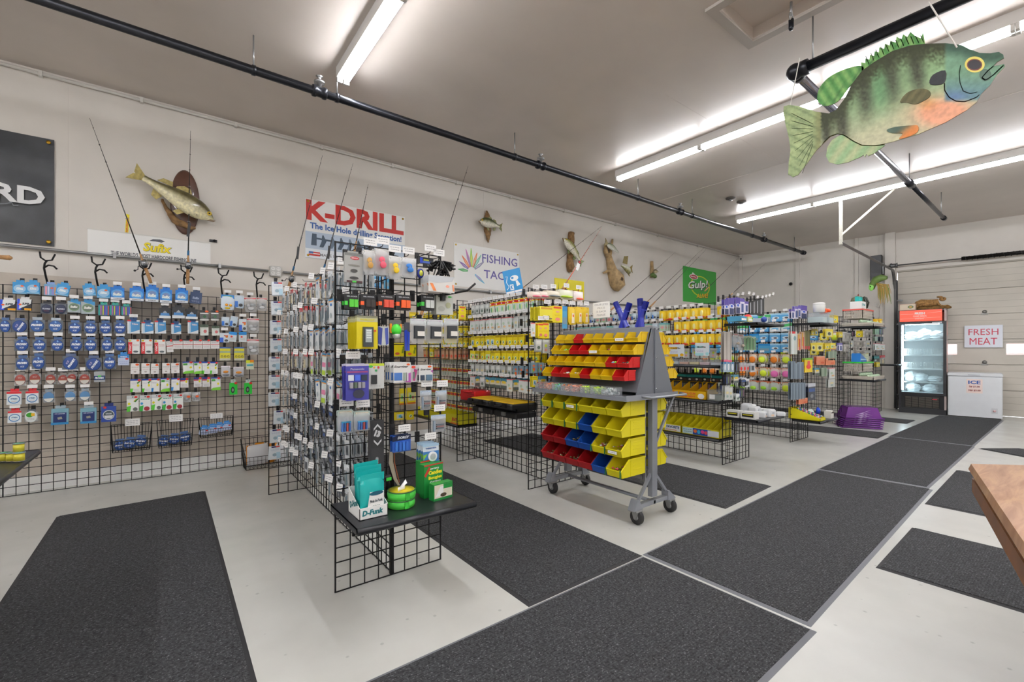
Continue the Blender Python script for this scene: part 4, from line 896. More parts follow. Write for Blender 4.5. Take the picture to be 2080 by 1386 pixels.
thing('hand_lettered_sign', 'sign', 'white sign reading FRESH MEAT in red on the garage door', MB().box((0, -.006, 0), (fw_, 0, fh_), C('e2e6f0')), [('lettering', MB().text('FRESH', fw_*.5, fh_*.7, fw_*.78, fh_*.28, -.007, C('c8324e'), 0).text('MEAT', fw_*.5, fh_*.28, fw_*.72, fh_*.3, -.007, C('c8324e'), 0))], loc=FWp(s_, z2_, -.0)-(FWp(0,0,0)-FWp(0,0,.0))+Vector((-.004, 0, 0)), rot=FR)
# rabbit mount and picture box on the freezer
FUR = mat('fur', '9a7444', .9, noise=.5, nscale=40, bump=1, bscale=120); BRK = mat('bark', '7a5a2c', .9, noise=.5, nscale=25, bump=1, bscale=60)
rb = MB(); pr_ = [(-.19, .09, .025), (-.17, .1, .05), (-.1, .115, .066), (0, .11, .06), (.09, .115, .055), (.14, .13, .045)]
rb.tube([(x, 0, z) for x, z, r in pr_], [r for x, z, r in pr_], FUR, 12)
thing('rabbit_mount', 'taxidermy', 'brown running rabbit mount on a bark log atop the glass freezer', rb,
      [('head', MB().ico((.19, 0, .165), .038, FUR, 1.35, .8, .9, 12, 8)), ('ear', MB().ico((.15, .012, .2), .035, FUR, 1.2, .3, .35, 8, 6)), ('ear', MB().ico((.15, -.012, .205), .035, FUR, 1.2, .3, .35, 8, 6)), ('eye', MB().ico((.2, -.03, .172), .006, BLACK)),
       ('leg', MB().tube([(.12, -.02, .1), (.17, -.02, .06), (.24, -.02, .05)], [.022, .014, .01], FUR, 8)), ('leg', MB().tube([(.1, .02, .1), (.14, .02, .06), (.2, .02, .045)], [.022, .014, .01], FUR, 8)), ('leg', MB().tube([(-.14, -.02, .1), (-.16, -.02, .06), (-.2, -.02, .035)], [.035, .02, .012], FUR, 8)), ('leg', MB().tube([(-.12, .02, .1), (-.14, .02, .06), (-.18, .02, .035)], [.035, .02, .012], FUR, 8)),
       ('tail', MB().ico((-.215, 0, .11), .02, C('c8b898'))), ('log', MB().tube([(-.24, 0, .022), (-.1, 0, .028), (.1, 0, .03), (.26, 0, .035), (.31, 0, .02)], [.018, .03, .034, .035, .012], BRK, 9), 'bark covered log')], loc=at_f(.44, .2, H_), rot=FR, scale=(1.05, 1, 1.2))
thing('picture_box', 'box', 'low cream box with a round green emblem atop the glass freezer', MB().box((0, 0, 0), (.25, .2, .13), C('d8cbb4')), [('emblem', MB().ell(.17, .065, .045, .03, -.001, C('5a7a4a')).ell(.17, .065, .025, .018, -.0018, C('c8a050'))), ('rim', frame(0, 0, .25, .13, .008, -.004, 0, C('b08a78')))], loc=at_f(.01, .06, H_), rot=FR)
# giant painted lure hanging by the door track
q = onX(1781, 575, 11.55)
hair = MB()
for k in range(46):
    a = RND.uniform(-.25, .25); b = RND.uniform(.3, .62); g = RND.random()
    hair.tube([(.02+RND.uniform(-.03,.03), RND.uniform(-.03,.03), -.02), (.16+a*.5, a*.2, .03-b*.35), (.2+a*.6, a*.3, -.05-b)], [.012, .01, .003], mat('lure_hair_'+('g' if g < .3 else 'y'), '6f8a3c' if g < .3 else 'b8924c', .6), 4)
thing('giant_lure', 'lure', 'oversized green headed hair jig hanging by the garage door track', MB().tube([(-.12, 0, -.18), (-.1, 0, -.02), (-.02, 0, .1), (.12, 0, .14), (.26, 0, .12)], [.05, .09, .11, .1, .05], mat('lure_green', '6f8c4a', .35, noise=.25), 12),
      [('lure_head', MB().ico((-.12, -.05, -.12), .085, C('9ae86a'), .8, .5, 1.3, 12, 8), 'bright green head'), ('eye', MB().ico((-.12, -.1, -.1), .018, BLACK)), ('hair_tail', hair, 'olive and tan hair', (), 'stuff'), ('hook', MB().tube([(.1, 0, -.1), (.1, 0, -.6), (.06, 0, -.75), (0, 0, -.72), (-.02, 0, -.62)], .012, mat('hook_white', 'b8b4ae', .5), 8)), ('hanger_wire', MB().tube([(.05, 0, .2), (.05, 0, .32)], .003, BLACK, 4))], loc=q, rot=-math.pi/2-.2, scale=(.68, .68, .68))
s_, z_ = onF(1788, 548)
thing('door_opener_box', 'box', 'black box mounted high beside the garage door track', MB().rbox((s_-.14, -.28, z_-.25), (s_+.06, -.12, z_+.28), mat('box_black', '202124', .4), .01), [('cover_plate', MB().box((s_-.12, -.285, z_-.1), (s_+.04, -.28, z_+.15), BLK2))], loc=FA, rot=FR)
# ---------------------------------------------------------------- bin cart
CG = mat('cart_grey', '93979e', .4, .35, noise=.06); CG2 = mat('cart_grey_dark', '747880', .45, .3); RUBW = mat('wheel_rubber', '252527', .6)
CXc = 2.87; YA, YB = 2.0, 2.93
ends = []
for y in (YA-.0, YB):
    ends.append(('end_plate', MB().add([(CXc-.03, y-.003, 1.43), (CXc+.03, y-.003, 1.43), (CXc+.225, y-.003, .935), (CXc-.225, y-.003, .935), (CXc-.03, y+.003, 1.43), (CXc+.03, y+.003, 1.43), (CXc+.225, y+.003, .935), (CXc-.225, y+.003, .935)], [(3,2,1,0),(4,5,6,7),(0,1,5,4),(1,2,6,5),(2,3,7,6),(3,0,4,7)], CG2), None,
                 [('center_rib', MB().box((CXc-.012, y-.012, .93), (CXc+.012, y-.003, 1.42), CG2)), ('screw', MB().lathe([(.006, .012), (.006, .016)], CHROME, 8, (CXc, y, 1.41), 'y').lathe([(.006, .012), (.006, .016)], CHROME, 8, (CXc, y, .97), 'y').lathe([(.006, .012), (.006, .016)], CHROME, 8, (CXc, y, 1.2), 'y'))]))
def wallp(x0, z0, x1, z1, y0, y1, t, m):
    d = Vector((x1-x0, 0, z1-z0)).normalized(); nn = Vector((-d.z, 0, d.x))*t
    vs = [(x0, y0, z0), (x1, y0, z1), (x1, y1, z1), (x0, y1, z0)]; vs += [(a+nn.x, b, c+nn.z) for a, b, c in vs]
    return MB().add(vs, [(0,1,2,3),(7,6,5,4),(0,4,5,1),(1,5,6,2),(2,6,7,3),(3,7,4,0)], m)
cparts = ends+[('louver_panel', wallp(CXc-.2, .95, CXc-.04, 1.42, YA+.01, YB-.01, .003, CG2)), ('louver_panel', wallp(CXc+.2, .95, CXc+.04, 1.42, YA+.01, YB-.01, -.003, CG2)), ('top_rail', MB().box((CXc-.04, YA-.005, 1.415), (CXc+.04, YB+.005, 1.43), CG)),
  ('tray', MB().box((CXc-.37, YA-.03, .915), (CXc+.24, YB+.03, .925), CG).box((CXc-.375, YA-.03, .9), (CXc-.37, YB+.03, .93), CG).box((CXc+.24, YA-.03, .9), (CXc+.245, YB+.03, .935), CG).box((CXc-.375, YA-.035, .9), (CXc+.245, YA-.03, .94), CG).box((CXc-.375, YB+.03, .9), (CXc+.245, YB+.035, .94), CG)),
  ('push_handle', MB().tube([(CXc-.2, YA-.03, .925), (CXc-.17, YA-.1, .92), (CXc+.25, YA-.1, .92), (CXc+.28, YA-.03, .925)], .009, CG, 8))]
for y in (YA+.02, YB-.02):
    cparts.append(('upright', MB().box((CXc-.03, y-.02, .17), (CXc+.03, y+.02, .92), CG)))
    cparts.append(('brace', MB().tube([(CXc+.03, y, .55), (CXc+.24, y-.02, .9)], .012, CG, 4).tube([(CXc-.02, y, .34), (CXc-.2, y, .14)], .014, CG, 4).tube([(CXc+.02, y, .34), (CXc+.2, y, .14)], .014, CG, 4)))
    cparts.append(('foot_beam', MB().box((CXc-.2, y-.02, .115), (CXc+.22, y+.02, .145), CG)))
    for sx in (-1, 1):
        x = CXc+sx*.205
        cparts.append(('caster_plate', MB().prism([(x-.05, .112), (x+.05, .112), (x+.045, .12), (x-.012-sx*.02, .185), (x-.03-sx*.02, .185), (x-.045, .12)], y-.03, y+.03, CG)))
        cparts.append(('caster', MB().box((x-.035, y-.035, .1), (x+.035, y+.035, .112), GALV), None,
            [('wheel', MB().lathe([(.02, -.016), (.05, -.016), (.054, -.01), (.054, .01), (.05, .016), (.02, .016)], RUBW, 22, (x+.02, y, .054), 'x').lathe([(.022, -.018), (.022, .018)], GALV, 12, (x+.02, y, .054), 'x')),
             ('fork', MB().prism([(-.03, .1), (.03, .1), (.012, .045), (-.012, .045)], -.003, .003, GALV, Matrix.Translation((x-.004, y, 0)) @ Matrix.Rotation(math.pi/2, 4, 'Z')).prism([(-.03, .1), (.03, .1), (.012, .045), (-.012, .045)], -.003, .003, GALV, Matrix.Translation((x+.044, y, 0)) @ Matrix.Rotation(math.pi/2, 4, 'Z')).box((x-.006, y-.01, .095), (x+.046, y+.03, .101), GALV))]))
cparts.append(('cross_bar', MB().tube([(CXc, YA, .13), (CXc, YB, .13)], .014, CG, 8)))
for sx in (-1, 1):
    m = MB()
    for k in range(6): m.box((CXc+sx*.085-.004, YA+.05, .3+k*.11), (CXc+sx*.085+.004, YB-.05, .33+k*.11), GALV)
    m.box((CXc+sx*.07-.006, YA+.03, .28), (CXc+sx*.07+.006, YA+.07, .92), GALV).box((CXc+sx*.07-.006, YB-.07, .28), (CXc+sx*.07+.006, YB-.03, .92), GALV)
    cparts.append(('bin_rail', m))
thing('bin_cart', 'cart', 'grey steel A-frame cart on casters carrying rows of plastic bins', None, cparts)
def bin_proto(name, w_, h, d, hexc, big):
    m = mat('bin_'+hexc, hexc, .32, spec=.5); mb = MB(); t = .003; lip = h*.42; fx = d*.32
    mb.box((-w_/2+t, -d*.94, 0), (w_/2-t, 0, t), m).box((-w_/2, -t, 0), (w_/2, 0, h), m)
    for s in (-1, 1):
        x = s*(w_/2-t/2); sd = [(0, 0), (0, h), (-d+fx, h), (-d, lip), (-d*.94, 0)]
        vs = [(x-t/2, p[0], p[1]) for p in sd]+[(x+t/2, p[0], p[1]) for p in sd]; n = 5
        mb.add(vs, [tuple(range(n)), tuple(reversed(range(n, 10)))]+[((i+1) % n, i, i+n, (i+1) % n+n) for i in range(n)], m)
    mb.add([(-w_/2, -d, lip), (w_/2, -d, lip), (w_/2, -d*.94, 0), (-w_/2, -d*.94, 0), (-w_/2, -d+t, lip), (w_/2, -d+t, lip), (w_/2, -d*.94+t, 0), (-w_/2, -d*.94+t, 0)], [(0,3,2,1),(4,5,6,7),(0,1,5,4)], m)
    rim = MB(); e = .006 if big else .004
    for s in (-1, 1):
        x = s*(w_/2); a, b = (x, x+s*e) if s > 0 else (x-e, x)
        rim.box((a-.001, -d+fx, h-.008), (b, 0, h), m)
        vs = [(a, -d+fx, h), (a, -d, lip), (b, -d, lip), (b, -d+fx, h), (a, -d+fx, h-.008), (a, -d+.004, lip-.008), (b, -d+.004, lip-.008), (b, -d+fx, h-.008)]
        rim.add(vs, [(0,1,2,3),(7,6,5,4),(0,4,5,1),(1,5,6,2),(2,6,7,3),(3,7,4,0)], m)
    rim.box((-w_/2-e, -d-e, lip-.006), (w_/2+e, -d, lip), m)
    side = MB()
    for s in (-1, 1):
        for k in range(3 if big else 2):
            zz = h*(.35+.2*k); side.box((s*(w_/2+.0002), -d*.5, zz), (s*(w_/2+.002), -d*.12, zz+.004), m)
        side.box((s*(w_/2+.0002), -d*.62, .006), (s*(w_/2+.0025), -d*.6, h*.9), m)
    return Proto(name, 'bin', mb, [('rim', rim), ('rib', side)])
BC = {'Y': ('e0bc14', 'yellow'), 'R': ('c81c1c', 'red'), 'B': ('1c4fa8', 'blue'), 'D': ('a81a20', 'dark red'), 'L': ('e6d820', 'lemon yellow')}
PB = {}
def getbin(c, big, side):
    k = (c, big)
    if k not in PB:
        PB[k] = bin_proto('storage_bin', .136 if big else .106, .125 if big else .076, .275 if big else .13, BC[c][0], big)
    return PB[k]
LAB = MB().quad(-.04, -.008, .04, .012, 0, WHITE).scribble(-.03, -.005, .03, .009, -.0006, INK, 1)
ST = [C('8ad83c'), C('e06a30'), C('f0f0ea'), C('c83c5a'), C('6ab0c8'), C('3a3a3c'), C('c8a03c')]
def clutter(name, label, cx, cy, z, wx, wy, n, r, cols, seed, hgt=.02):
    rr = random.Random(seed); mb = MB()
    for _ in range(n):
        mb.ico((cx+rr.uniform(-wx, wx), cy+rr.uniform(-wy, wy), z+rr.uniform(0, hgt)), r*rr.uniform(.7, 1.3), rr.choice(cols), rr.uniform(.5, 1.6), rr.uniform(.5, 1.6), .7, 5, 3)
    o = thing(name, 'bait', label, mb); o['kind'] = 'stuff'; return o
small = ['YYRYYYYY', 'YYRRYYYY', 'YYYYYYRR', 'YRRYRYYR']
def ordl(i): return ORD[i+1]
for r, row in enumerate(small):
    z = 1.315-r*.0925; xb = CXc-.045-.062*r*.82
    for i, c in enumerate(row):
        y = YB-.045-.054-i*.108
        spawn(getbin(c, False, 0), (xb-.002, y, z), -math.pi/2, 'small %s bin, %s from the far end, %s row above cart tray' % (BC[c][1], ordl(i), ordl(r)), 'small plastic bins above the cart tray')
        if (r, i) in ((0, 6), (1, 4)): thing('bin_label', 'label', 'white paper label on the %s bin of the %s small row' % (ordl(i), ordl(r)), LAB, loc=(xb-.138, y, z+.018), rot=-math.pi/2)
        if (r, i) in ((1, 1), (2, 6), (2, 7), (3, 3), (3, 2), (1, 5)): clutter('lure_bodies', 'small lures lying in the %s bin of the %s small row' % (ordl(i), ordl(r)), xb-.07, y, z+.008, .04, .035, 34, .009, RND.sample(ST, 3), r*10+i, .03)
big = ['LLLLLL', 'LLLBLL', 'DDBBLL', 'DDDDBL']; zr = [.785, .642, .50, .355]
GRC = mat('bin_clip_green', '1f6a3c', .4)
for r, row in enumerate(big):
    for i, c in enumerate(row):
        y = 2.84-.07-i*.14+.02
        spawn(getbin(c, True, 0), (2.782, y, zr[r]), -math.pi/2, 'large %s bin, %s from the far end, %s row below cart tray' % (BC[c][1], ordl(i), ordl(r)), 'large plastic bins on the aisle side below the tray')
        if (r, i) in ((0, 0), (0, 1), (0, 2), (1, 2), (2, 4), (3, 5)):
            thing('bin_clip', 'clip', 'dark green corner clips on the %s bin of the %s large row' % (ordl(i), ordl(r)), MB().box((-.071, -.004, 0), (-.062, .0, .056), GRC).box((.062, -.004, 0), (.071, 0, .056), GRC), loc=(2.782-.2785, y, zr[r]+.002), rot=-math.pi/2)
        if (r, i) in ((0, 2), (2, 5)): thing('bin_label', 'label', 'white paper label on the %s bin of the %s large row' % (ordl(i), ordl(r)), LAB, loc=(2.782-.285, y, zr[r]+.03), rot=-math.pi/2)
        if (r, i) in ((2, 2), (2, 4), (2, 5), (3, 1), (3, 2), (3, 5), (3, 0)): clutter('loose_baits', 'loose baits lying in the %s bin of the %s large row' % (ordl(i), ordl(r)), 2.64, y, zr[r]+.008, .1, .05, 50, .009, [C('5a4a2c'), C('8a7a3c'), C('c84a5a') if i > 3 else C('6a5a34'), C('e0d8c8')], r*10+i, .05)
    for i in range(5):
        y = 2.84-.07-i*.14-.05
        spawn(getbin('L', True, 0), (2.958, y, zr[r]), math.pi/2, 'large lemon yellow bin, %s from the far end, %s row, cart back' % (ordl(i), ordl(r)), 'large plastic bins on the back side of the cart', (1, .72, 1))
for r in range(4):
    for i in range(8):
        y = YB-.045-.054-i*.108
        spawn(getbin('Y', False, 0), (CXc+.047+.05*r, y, 1.315-r*.0925), math.pi/2, 'small yellow bin, %s from the far end, %s row, cart back' % (ordl(i), ordl(r)), 'small plastic bins on the back side of the cart')
CLR = film('clear_box', 'f4f6f8', .17, .1)
tcol = [[C('8a3a2c'), C('b86a4c')], [C('e06a30'), C('e8843c')], [C('4ac06a'), C('6ac8d8')], [C('e88a4a'), C('f0b08a')], [C('e87a4a'), C('f0a080')], [C('b8e03c'), C('d8e86a')], [C('c8e04a'), C('9ad83c')], [C('e8ece8'), C('8aa09a')], [C('6ac84a'), C('c8e8c8')]]
for i in range(9):
    y = YB-.0-.05-i*.105
    if y < YA+.05: break
    thing('bait_box', 'box', 'clear bait box on the cart tray, %s from the far end' % ordl(i), MB().box((-.048, -.1, 0), (.048, .02, .002), CLR).box((-.048, -.1, 0), (-.046, .02, .06), CLR).box((.046, -.1, 0), (.048, .02, .06), CLR).box((-.048, -.1, 0), (.048, -.098, .05), CLR).box((-.048, .018, 0), (.048, .02, .06), CLR), [('baits', (lambda mb, rr: [mb.ico((rr.uniform(-.04, .04), rr.uniform(-.09, .01), .008+rr.uniform(0, .045)), .0095, rr.choice(tcol[i]), rr.uniform(.6, 1.5), 1, .7, 5, 3) for _ in range(80)] and mb)(MB(), random.Random(i)), None, (), 'stuff')], loc=(CXc-.275, y, .926), rot=-math.pi/2, group='clear bait boxes along the cart tray')
# blue rod-holder tubes and hand-written sign on top of the cart
BT = mat('tube_blue', '2a349c', .3)
def half_tube(L, r=.023, n=12):
    vs = []; fs = []
    for j, z in enumerate([0, L*.72, L]):
        for k in range(n+1):
            a = (2*math.pi*k/n) if j < 2 else (math.pi*.12+2*math.pi*.88*k/n)
            if j == 2: a = math.pi*.5*-1+.5+(2*math.pi-1.0)*k/n
            else: a = -math.pi*.5+(.5 if j == 1 else .02)+(2*math.pi-(1.0 if j == 1 else .04))*k/n
            vs.append((r*math.cos(a), r*math.sin(a), z))
    for j in range(2):
        for k in range(n): q = j*(n+1)+k; fs.append((q, q+1, q+n+2, q+n+1)); fs.append((q+n+1, q+n+2, q+1, q))
    return MB().add(vs, fs, BT, False)
for (b0, t0, lb) in [((1274, 661), (1250, 615), 'leaning left, nearest'), ((1262, 662), (1279, 616), 'leaning right behind the left one'), ((1303, 661), (1300, 607), 'upright, nearest the triangular end plate'), ((1295, 661), (1313, 613), 'leaning right at the cart end')]:
    p0 = onX(b0[0], b0[1], CXc); p1 = onX(t0[0], t0[1], CXc); p0.z = 1.432; d = p1-p0; ang = math.atan2(d.x, d.z)
    Mq = Matrix.Translation(p0) @ d.to_track_quat('Z', 'Y').to_matrix().to_4x4()
    o = spawn(Proto('rod_holder_tube', 'tube', half_tube(d.length), [('collar', MB().lathe([(.024, d.length*.68), (.025, d.length*.7), (.024, d.length*.72)], C('3a46b0'), 16, cap=False)), ('base_pin', MB().lathe([(.02, 0), (.02, .02), (.008, .03)], BLACK, 8))]), p0, 0, 'blue plastic rod holder tube on the cart top, '+lb, 'blue rod holder tubes on the cart', M=Mq)
q0 = onX(1205, 647, 3.2); q1 = onX(1239, 612, 3.2)
w_ = abs(q1.y-q0.y); h = q1.z-q0.z
thing('handwritten_sign', 'sign', 'white handwritten card standing behind the bin cart', MB().box((0, -.003, 0), (w_, 0, h), WHITE), [('lettering', MB().text('COLOR LISTED', w_*.5, h*.84, w_*.8, h*.12, -.0038, C('9a9aa2')).text('PRICE', w_*.5, h*.62, w_*.45, h*.12, -.0038, C('a8a4a4')).text('IS EACH', w_*.5, h*.4, w_*.55, h*.12, -.0038, C('9a9aa2')).text('PLEASE', w_*.5, h*.18, w_*.5, h*.12, -.0038, C('9a9aa2')))],
      loc=(3.2, q0.y, q0.z), rot=-math.pi/2)
# ================================================================ hanging goods: styles
def PRN(mb, w_, h, y, prints):
    k = 0
    for p in prints:
        k += 1; yy = y-.0007*k; m = C(p[6] if p[0] == 't' else p[5] if p[0] == 's' else p[-1]); X = lambda u: (u-.5)*w_; Z = lambda v: -v*h
        if p[0] == 'r': mb.quad(X(p[1]), Z(p[4]), X(p[3]), Z(p[2]), yy, m)
        elif p[0] == 'e': mb.ell(X(p[1]), Z(p[2]), p[3]*w_, p[4]*h, yy, m, 14)
        elif p[0] == 'p': mb.poly([(X(u), Z(v)) for u, v in p[1]], yy, m)
        elif p[0] == 't': mb.text(p[1], X(p[2]), Z(p[3]), p[4]*w_, p[5]*h, yy, m, p[7] if len(p) > 7 else .03, p[8] if len(p) > 8 else 0, p[9] if len(p) > 9 else 0)
        elif p[0] == 's': mb.scribble(X(p[1]), Z(p[4]), X(p[3]), Z(p[2]), yy, m, p[6] if len(p) > 6 else 2)
    return mb
CLAM = film('clamshell', 'f2f4f6', .22, .1); SMOKE = film('smoke_shell', '9aa2ac', .5, .15)
BAGF = film('bag_film', 'fbfcfd', .27, .1)
STY = {}
class Sty: pass
def style(key, name, desc, w_, h, d, kind, base, prints=(), cont=None, header=None, sticker=None, tab=True, cat='pack'):
    s = Sty(); s.key, s.desc, s.w, s.h, s.d, s.cat = key, desc, w_, h, d, cat
    parts = []; bm_ = C(base) if isinstance(base, str) else base
    if kind == 'box':
        root = PRN(MB().box((-w_/2, -d, -h), (w_/2, 0, 0), bm_), w_, h, -d, prints)
        if tab: parts.append(('hang_tab', MB().box((-w_*.3, -.0012, 0), (w_*.3, 0, .022), C(header) if header else bm_)))
    elif kind == 'card':
        root = PRN(MB().box((-w_/2, -.0015, -h), (w_/2, 0, 0), bm_), w_, h, -.0015, prints)
        if header: parts.append(('header_card', MB().box((-w_/2, -.0035, -h*.2), (w_/2, -.0016, .004), C(header)).quad(-.006, -h*.09, .006, -h*.04, -.0037, BLACK)))
    elif kind == 'bag':
        root = MB().puff(w_, h, d, bm_, 0, -.002)
        hp = MB().box((-w_/2, -.003, -h*.22), (w_/2, -.001, .004), C(header or 'f2f2f0'))
        PRN(hp, w_, h, -.003, [p for p in prints if p[0] != 'x']); parts.append(('header_card', hp))
    elif kind == 'clam':
        root = MB().box((-w_/2, -d, -h), (w_/2, 0, -h*.06), bm_)
        if tab: parts.append(('hang_tab', MB().box((-w_*.32, -.0012, -h*.06), (w_*.32, 0, .016), C(header) if header else bm_)))
    if cont:
        cm_ = MB()
        for c in cont:
            if c[0] == 'disc':      # disc,u,v,r(w),depth,hex,prints
                X, Z, r = (c[1]-.5)*w_, -c[2]*h, c[3]*w_; y0 = d if kind == 'clam' else 0
                cm_.lathe([(r, y0), (r, y0+c[4]), (r*.9, y0+c[4]+.001)], C(c[5]), 18, (X, 0, Z), 'y')
                for q in (c[6] if len(c) > 6 else []):
                    PRN(cm_, r*2, r*2, -(y0+c[4]+.001), [q]) if False else None
                if len(c) > 6:
                    t_ = MB(); PRN(t_, r*2, r*2, -(y0+c[4]+.0012), c[6]); k = len(cm_.v); 
                    cm_.v += [(v[0]+X, v[1], v[2]+Z+r) for v in t_.v]
                    ids = [cm_.mi(m) for m in t_.mats]; cm_.f += [tuple(k+i for i in f_) for f_ in t_.f]; cm_.m += [ids[i] for i in t_.m]; cm_.sm += t_.sm
            elif c[0] == 'blob':    # blob,u,v,rx,rz,ry(abs),hex
                cm_.ico(((c[1]-.5)*w_, -(d if kind in('clam','bag') else .002)-c[5]*.3, -c[2]*h), 1, C(c[6]), c[3]*w_, c[5], c[4]*h, 8, 6)
            elif c[0] == 'bx':      # bx,u0,v0,u1,v1,depth,hex
                y0 = d if kind in ('clam', 'bag', 'box') else .0015
                cm_.box(((c[1]-.5)*w_, -y0-c[5], -c[4]*h), ((c[3]-.5)*w_, -y0*.4, -c[2]*h), C(c[6]))
        nm = 'spool' if any(c[0] == 'disc' for c in cont) else 'contents'
        parts.append((nm, cm_))
    if sticker: parts.append(('price_sticker', MB().ell((sticker[0]-.5)*w_, -sticker[1]*h, .013, .008, -(d+.008 if kind in('clam', 'bag') else d+.004) if kind != 'card' else -.006, C(sticker[2]), 10)))
    s.pr = Proto(name, cat, root, parts); STY[key] = s; return s
O_, R_, G_ = 'e8622c', 'd8342c', '4ad04a'
style('sufix', 'line_pack', 'bright blue boxed line', .105, .115, .028, 'box', '1f78d0', [('e', .5, .5, .46, .36, '58a6e4'), ('e', .5, .42, .3, .16, '7a90c0'), ('t', 'Sufix', .5, .56, .68, .24, 'f4f6f0', .06, .1), ('r', 0, .82, 1, 1, 'e2e6ea'), ('t', 'SUPERIOR', .5, .91, .6, .07, '4a5060', .03)], header='1f78d0')
style('lblue', 'line_pack', 'pale blue boxed line', .105, .105, .026, 'box', '3c9ad6', [('e', .5, .55, .44, .34, '9cc6e6'), ('t', 'Elite', .5, .55, .5, .2, 'eef4f8', .05, .2), ('r', .02, .88, .98, .98, '86b8d8')], header='3c9ad6', sticker=(.68, .32, O_))
style('navyp', 'line_pack', 'dark navy boxed line', .1, .11, .026, 'box', '33466a', [('t', 'Sufix', .5, .5, .6, .2, 'a8b4cc', .05, .1), ('s', .15, .72, .85, .9, 'a8b4cc')], header='33466a')
style('colour', 'line_pack', 'blue and gold angled boxed line', .115, .1, .03, 'box', '20242c', [('p', [(0, 0), (.5, 0), (.25, 1), (0, 1)], '2850d8'), ('p', [(.2, 0), (1, 0), (.95, .4), (.12, .9)], 'e8ecec'), ('t', 'SUPER', .6, .42, .5, .2, '2a3440', .06, .2), ('r', .5, .82, 1, 1, 'e8a41c')], header='e8e8e8', sticker=(.2, .5, O_))
style('green', 'line_pack', 'grey green oval boxed line', .105, .105, .028, 'box', 'a8b4b8', [('p', [(0, 0), (1, 0), (1, .3)], '3a90c8'), ('e', .5, .52, .42, .34, '7a9a70'), ('e', .5, .52, .36, .27, '6a7a6c'), ('t', 'Sufix', .5, .5, .58, .2, 'f2f4ee', .06, .1)], header='2f88c0')
style('stripes', 'lure_card', 'rainbow striped lure', .088, .095, .01, 'box', '3a6a80', [('r', .05, .1, .2, .95, '1f9a8c'), ('r', .22, .1, .3, .95, 'd85ac0'), ('r', .42, .1, .5, .95, 'e4d83c'), ('r', .6, .1, .7, .95, '6a4ac0'), ('r', .74, .1, .84, .95, '3a7ac8'), ('r', .88, .1, .96, .95, 'e8664a')], header='3aa89a')
style('stripel', 'lure_card', 'pastel striped lure', .095, .11, .01, 'box', '7aa8d0', [('r', .08, .2, .24, .95, 'e89aa8'), ('r', .3, .2, .4, .95, 'd8d8f0'), ('r', .62, .2, .72, .95, '9a8ad8'), ('r', .8, .25, .94, .95, 'e8a05c')], header='8aa8e0', sticker=(.6, .35, O_))
_pt = [('t', 'PROMIX', .5, .42, .86, .2, 'f4f6fa', .07, .25), ('t', 'ICE', .5, .72, .34, .14, 'c8d0e4', .05, .2), ('p', [(.44, .08), (.54, .05), (.6, .2), (.46, .24)], '8ab8e8')]
style('clam', 'spool_pack', 'blue spool of ice line', .112, .105, .018, 'clam', SMOKE, cont=[('disc', .5, .54, .43, .008, '244e96', _pt)], header='4a6a9c')
style('clamw', 'spool_pack', 'blue spool of line with orange sticker', .112, .105, .018, 'clam', SMOKE, cont=[('disc', .5, .54, .43, .008, '2c5a9c', _pt)], header='b8c4d0', sticker=(.55, .88, O_))
style('clamt', 'spool_pack', 'blue spool of line turned sideways', .125, .12, .02, 'clam', SMOKE, cont=[('disc', .5, .54, .45, .008, '26488c', [('t', 'PROMIX', .58, .5, .8, .18, 'e8ecf4', .07, .2, 1.0), ('t', 'ICE', .3, .45, .3, .14, 'b8b0d8', .05, .2, 1.0)])], header='5a6a8c')
style('dark', 'spool_pack', 'dark grey spool', .1, .1, .018, 'clam', SMOKE, cont=[('disc', .5, .55, .42, .007, '2a3350', [('t', 'FLUORO', .5, .5, .76, .18, 'c8ccd8', .05), ('s', .25, .66, .75, .8, 'b04a4a')])], header='2a2c30')
style('maroon', 'spool_pack', 'maroon topped round spool', .092, .092, .018, 'clam', CLAM, cont=[('disc', .5, .52, .44, .008, '9a4038', [('p', [(.04, .6), (.96, .6), (.85, .82), (.6, .98), (.4, .98), (.15, .82)], 'd8d4cc'), ('r', .06, .52, .94, .6, 'a8785c'), ('t', 'SEGA', .5, .3, .4, .12, 'd0b8b0', .03)])], header='8a8480', tab=True)
style('bluedisc', 'spool_pack', 'pale blue round spool', .092, .092, .018, 'clam', CLAM, cont=[('disc', .5, .52, .44, .008, '5a8ab8', [('p', [(.04, .62), (.96, .62), (.85, .82), (.6, .98), (.4, .98), (.15, .82)], 'e0ddd4')])], header='9aa4ac')
style('redwhite', 'line_pack', 'white boxed line with red top', .105, .1, .028, 'box', 'e4eaee', [('r', 0, 0, 1, .16, 'd82a34'), ('e', .5, .58, .42, .34, '2f78b8'), ('e', .5, .58, .36, .27, 'dff0f6'), ('t', 'STREN', .5, .55, .44, .12, '3a6a9c', .05), ('s', .3, .68, .7, .8, 'c84a5a')], header='d82a34')
style('oval', 'line_pack', 'oval green fish label line', .1, .08, .02, 'clam', CLAM, cont=[('disc', .5, .5, .46, .006, 'e4e8e8', [('e', .4, .35, .3, .2, '3aa030'), ('r', .5, .2, .8, .45, 'e8b41c'), ('s', .2, .6, .8, .8, '4a5a4a')])], header='6a7078')
style('trilene', 'line_pack', 'white and blue diagonal boxed line', .1, .105, .028, 'box', 'e4e8ea', [('p', [(.25, .12), (1, .12), (1, .72), (.28, .92)], '4a92c8'), ('p', [(.12, .12), (.3, .12), (.24, .5), (.3, .95), (.12, .95)], 'c0d4e4'), ('r', 0, 0, .75, .12, '1f5088'), ('r', 0, 0, .3, .1, 'd83a3a'), ('t', 'Trilene', .62, .3, .5, .12, 'f4e4e4', .05, .2)], header='2a4a78')
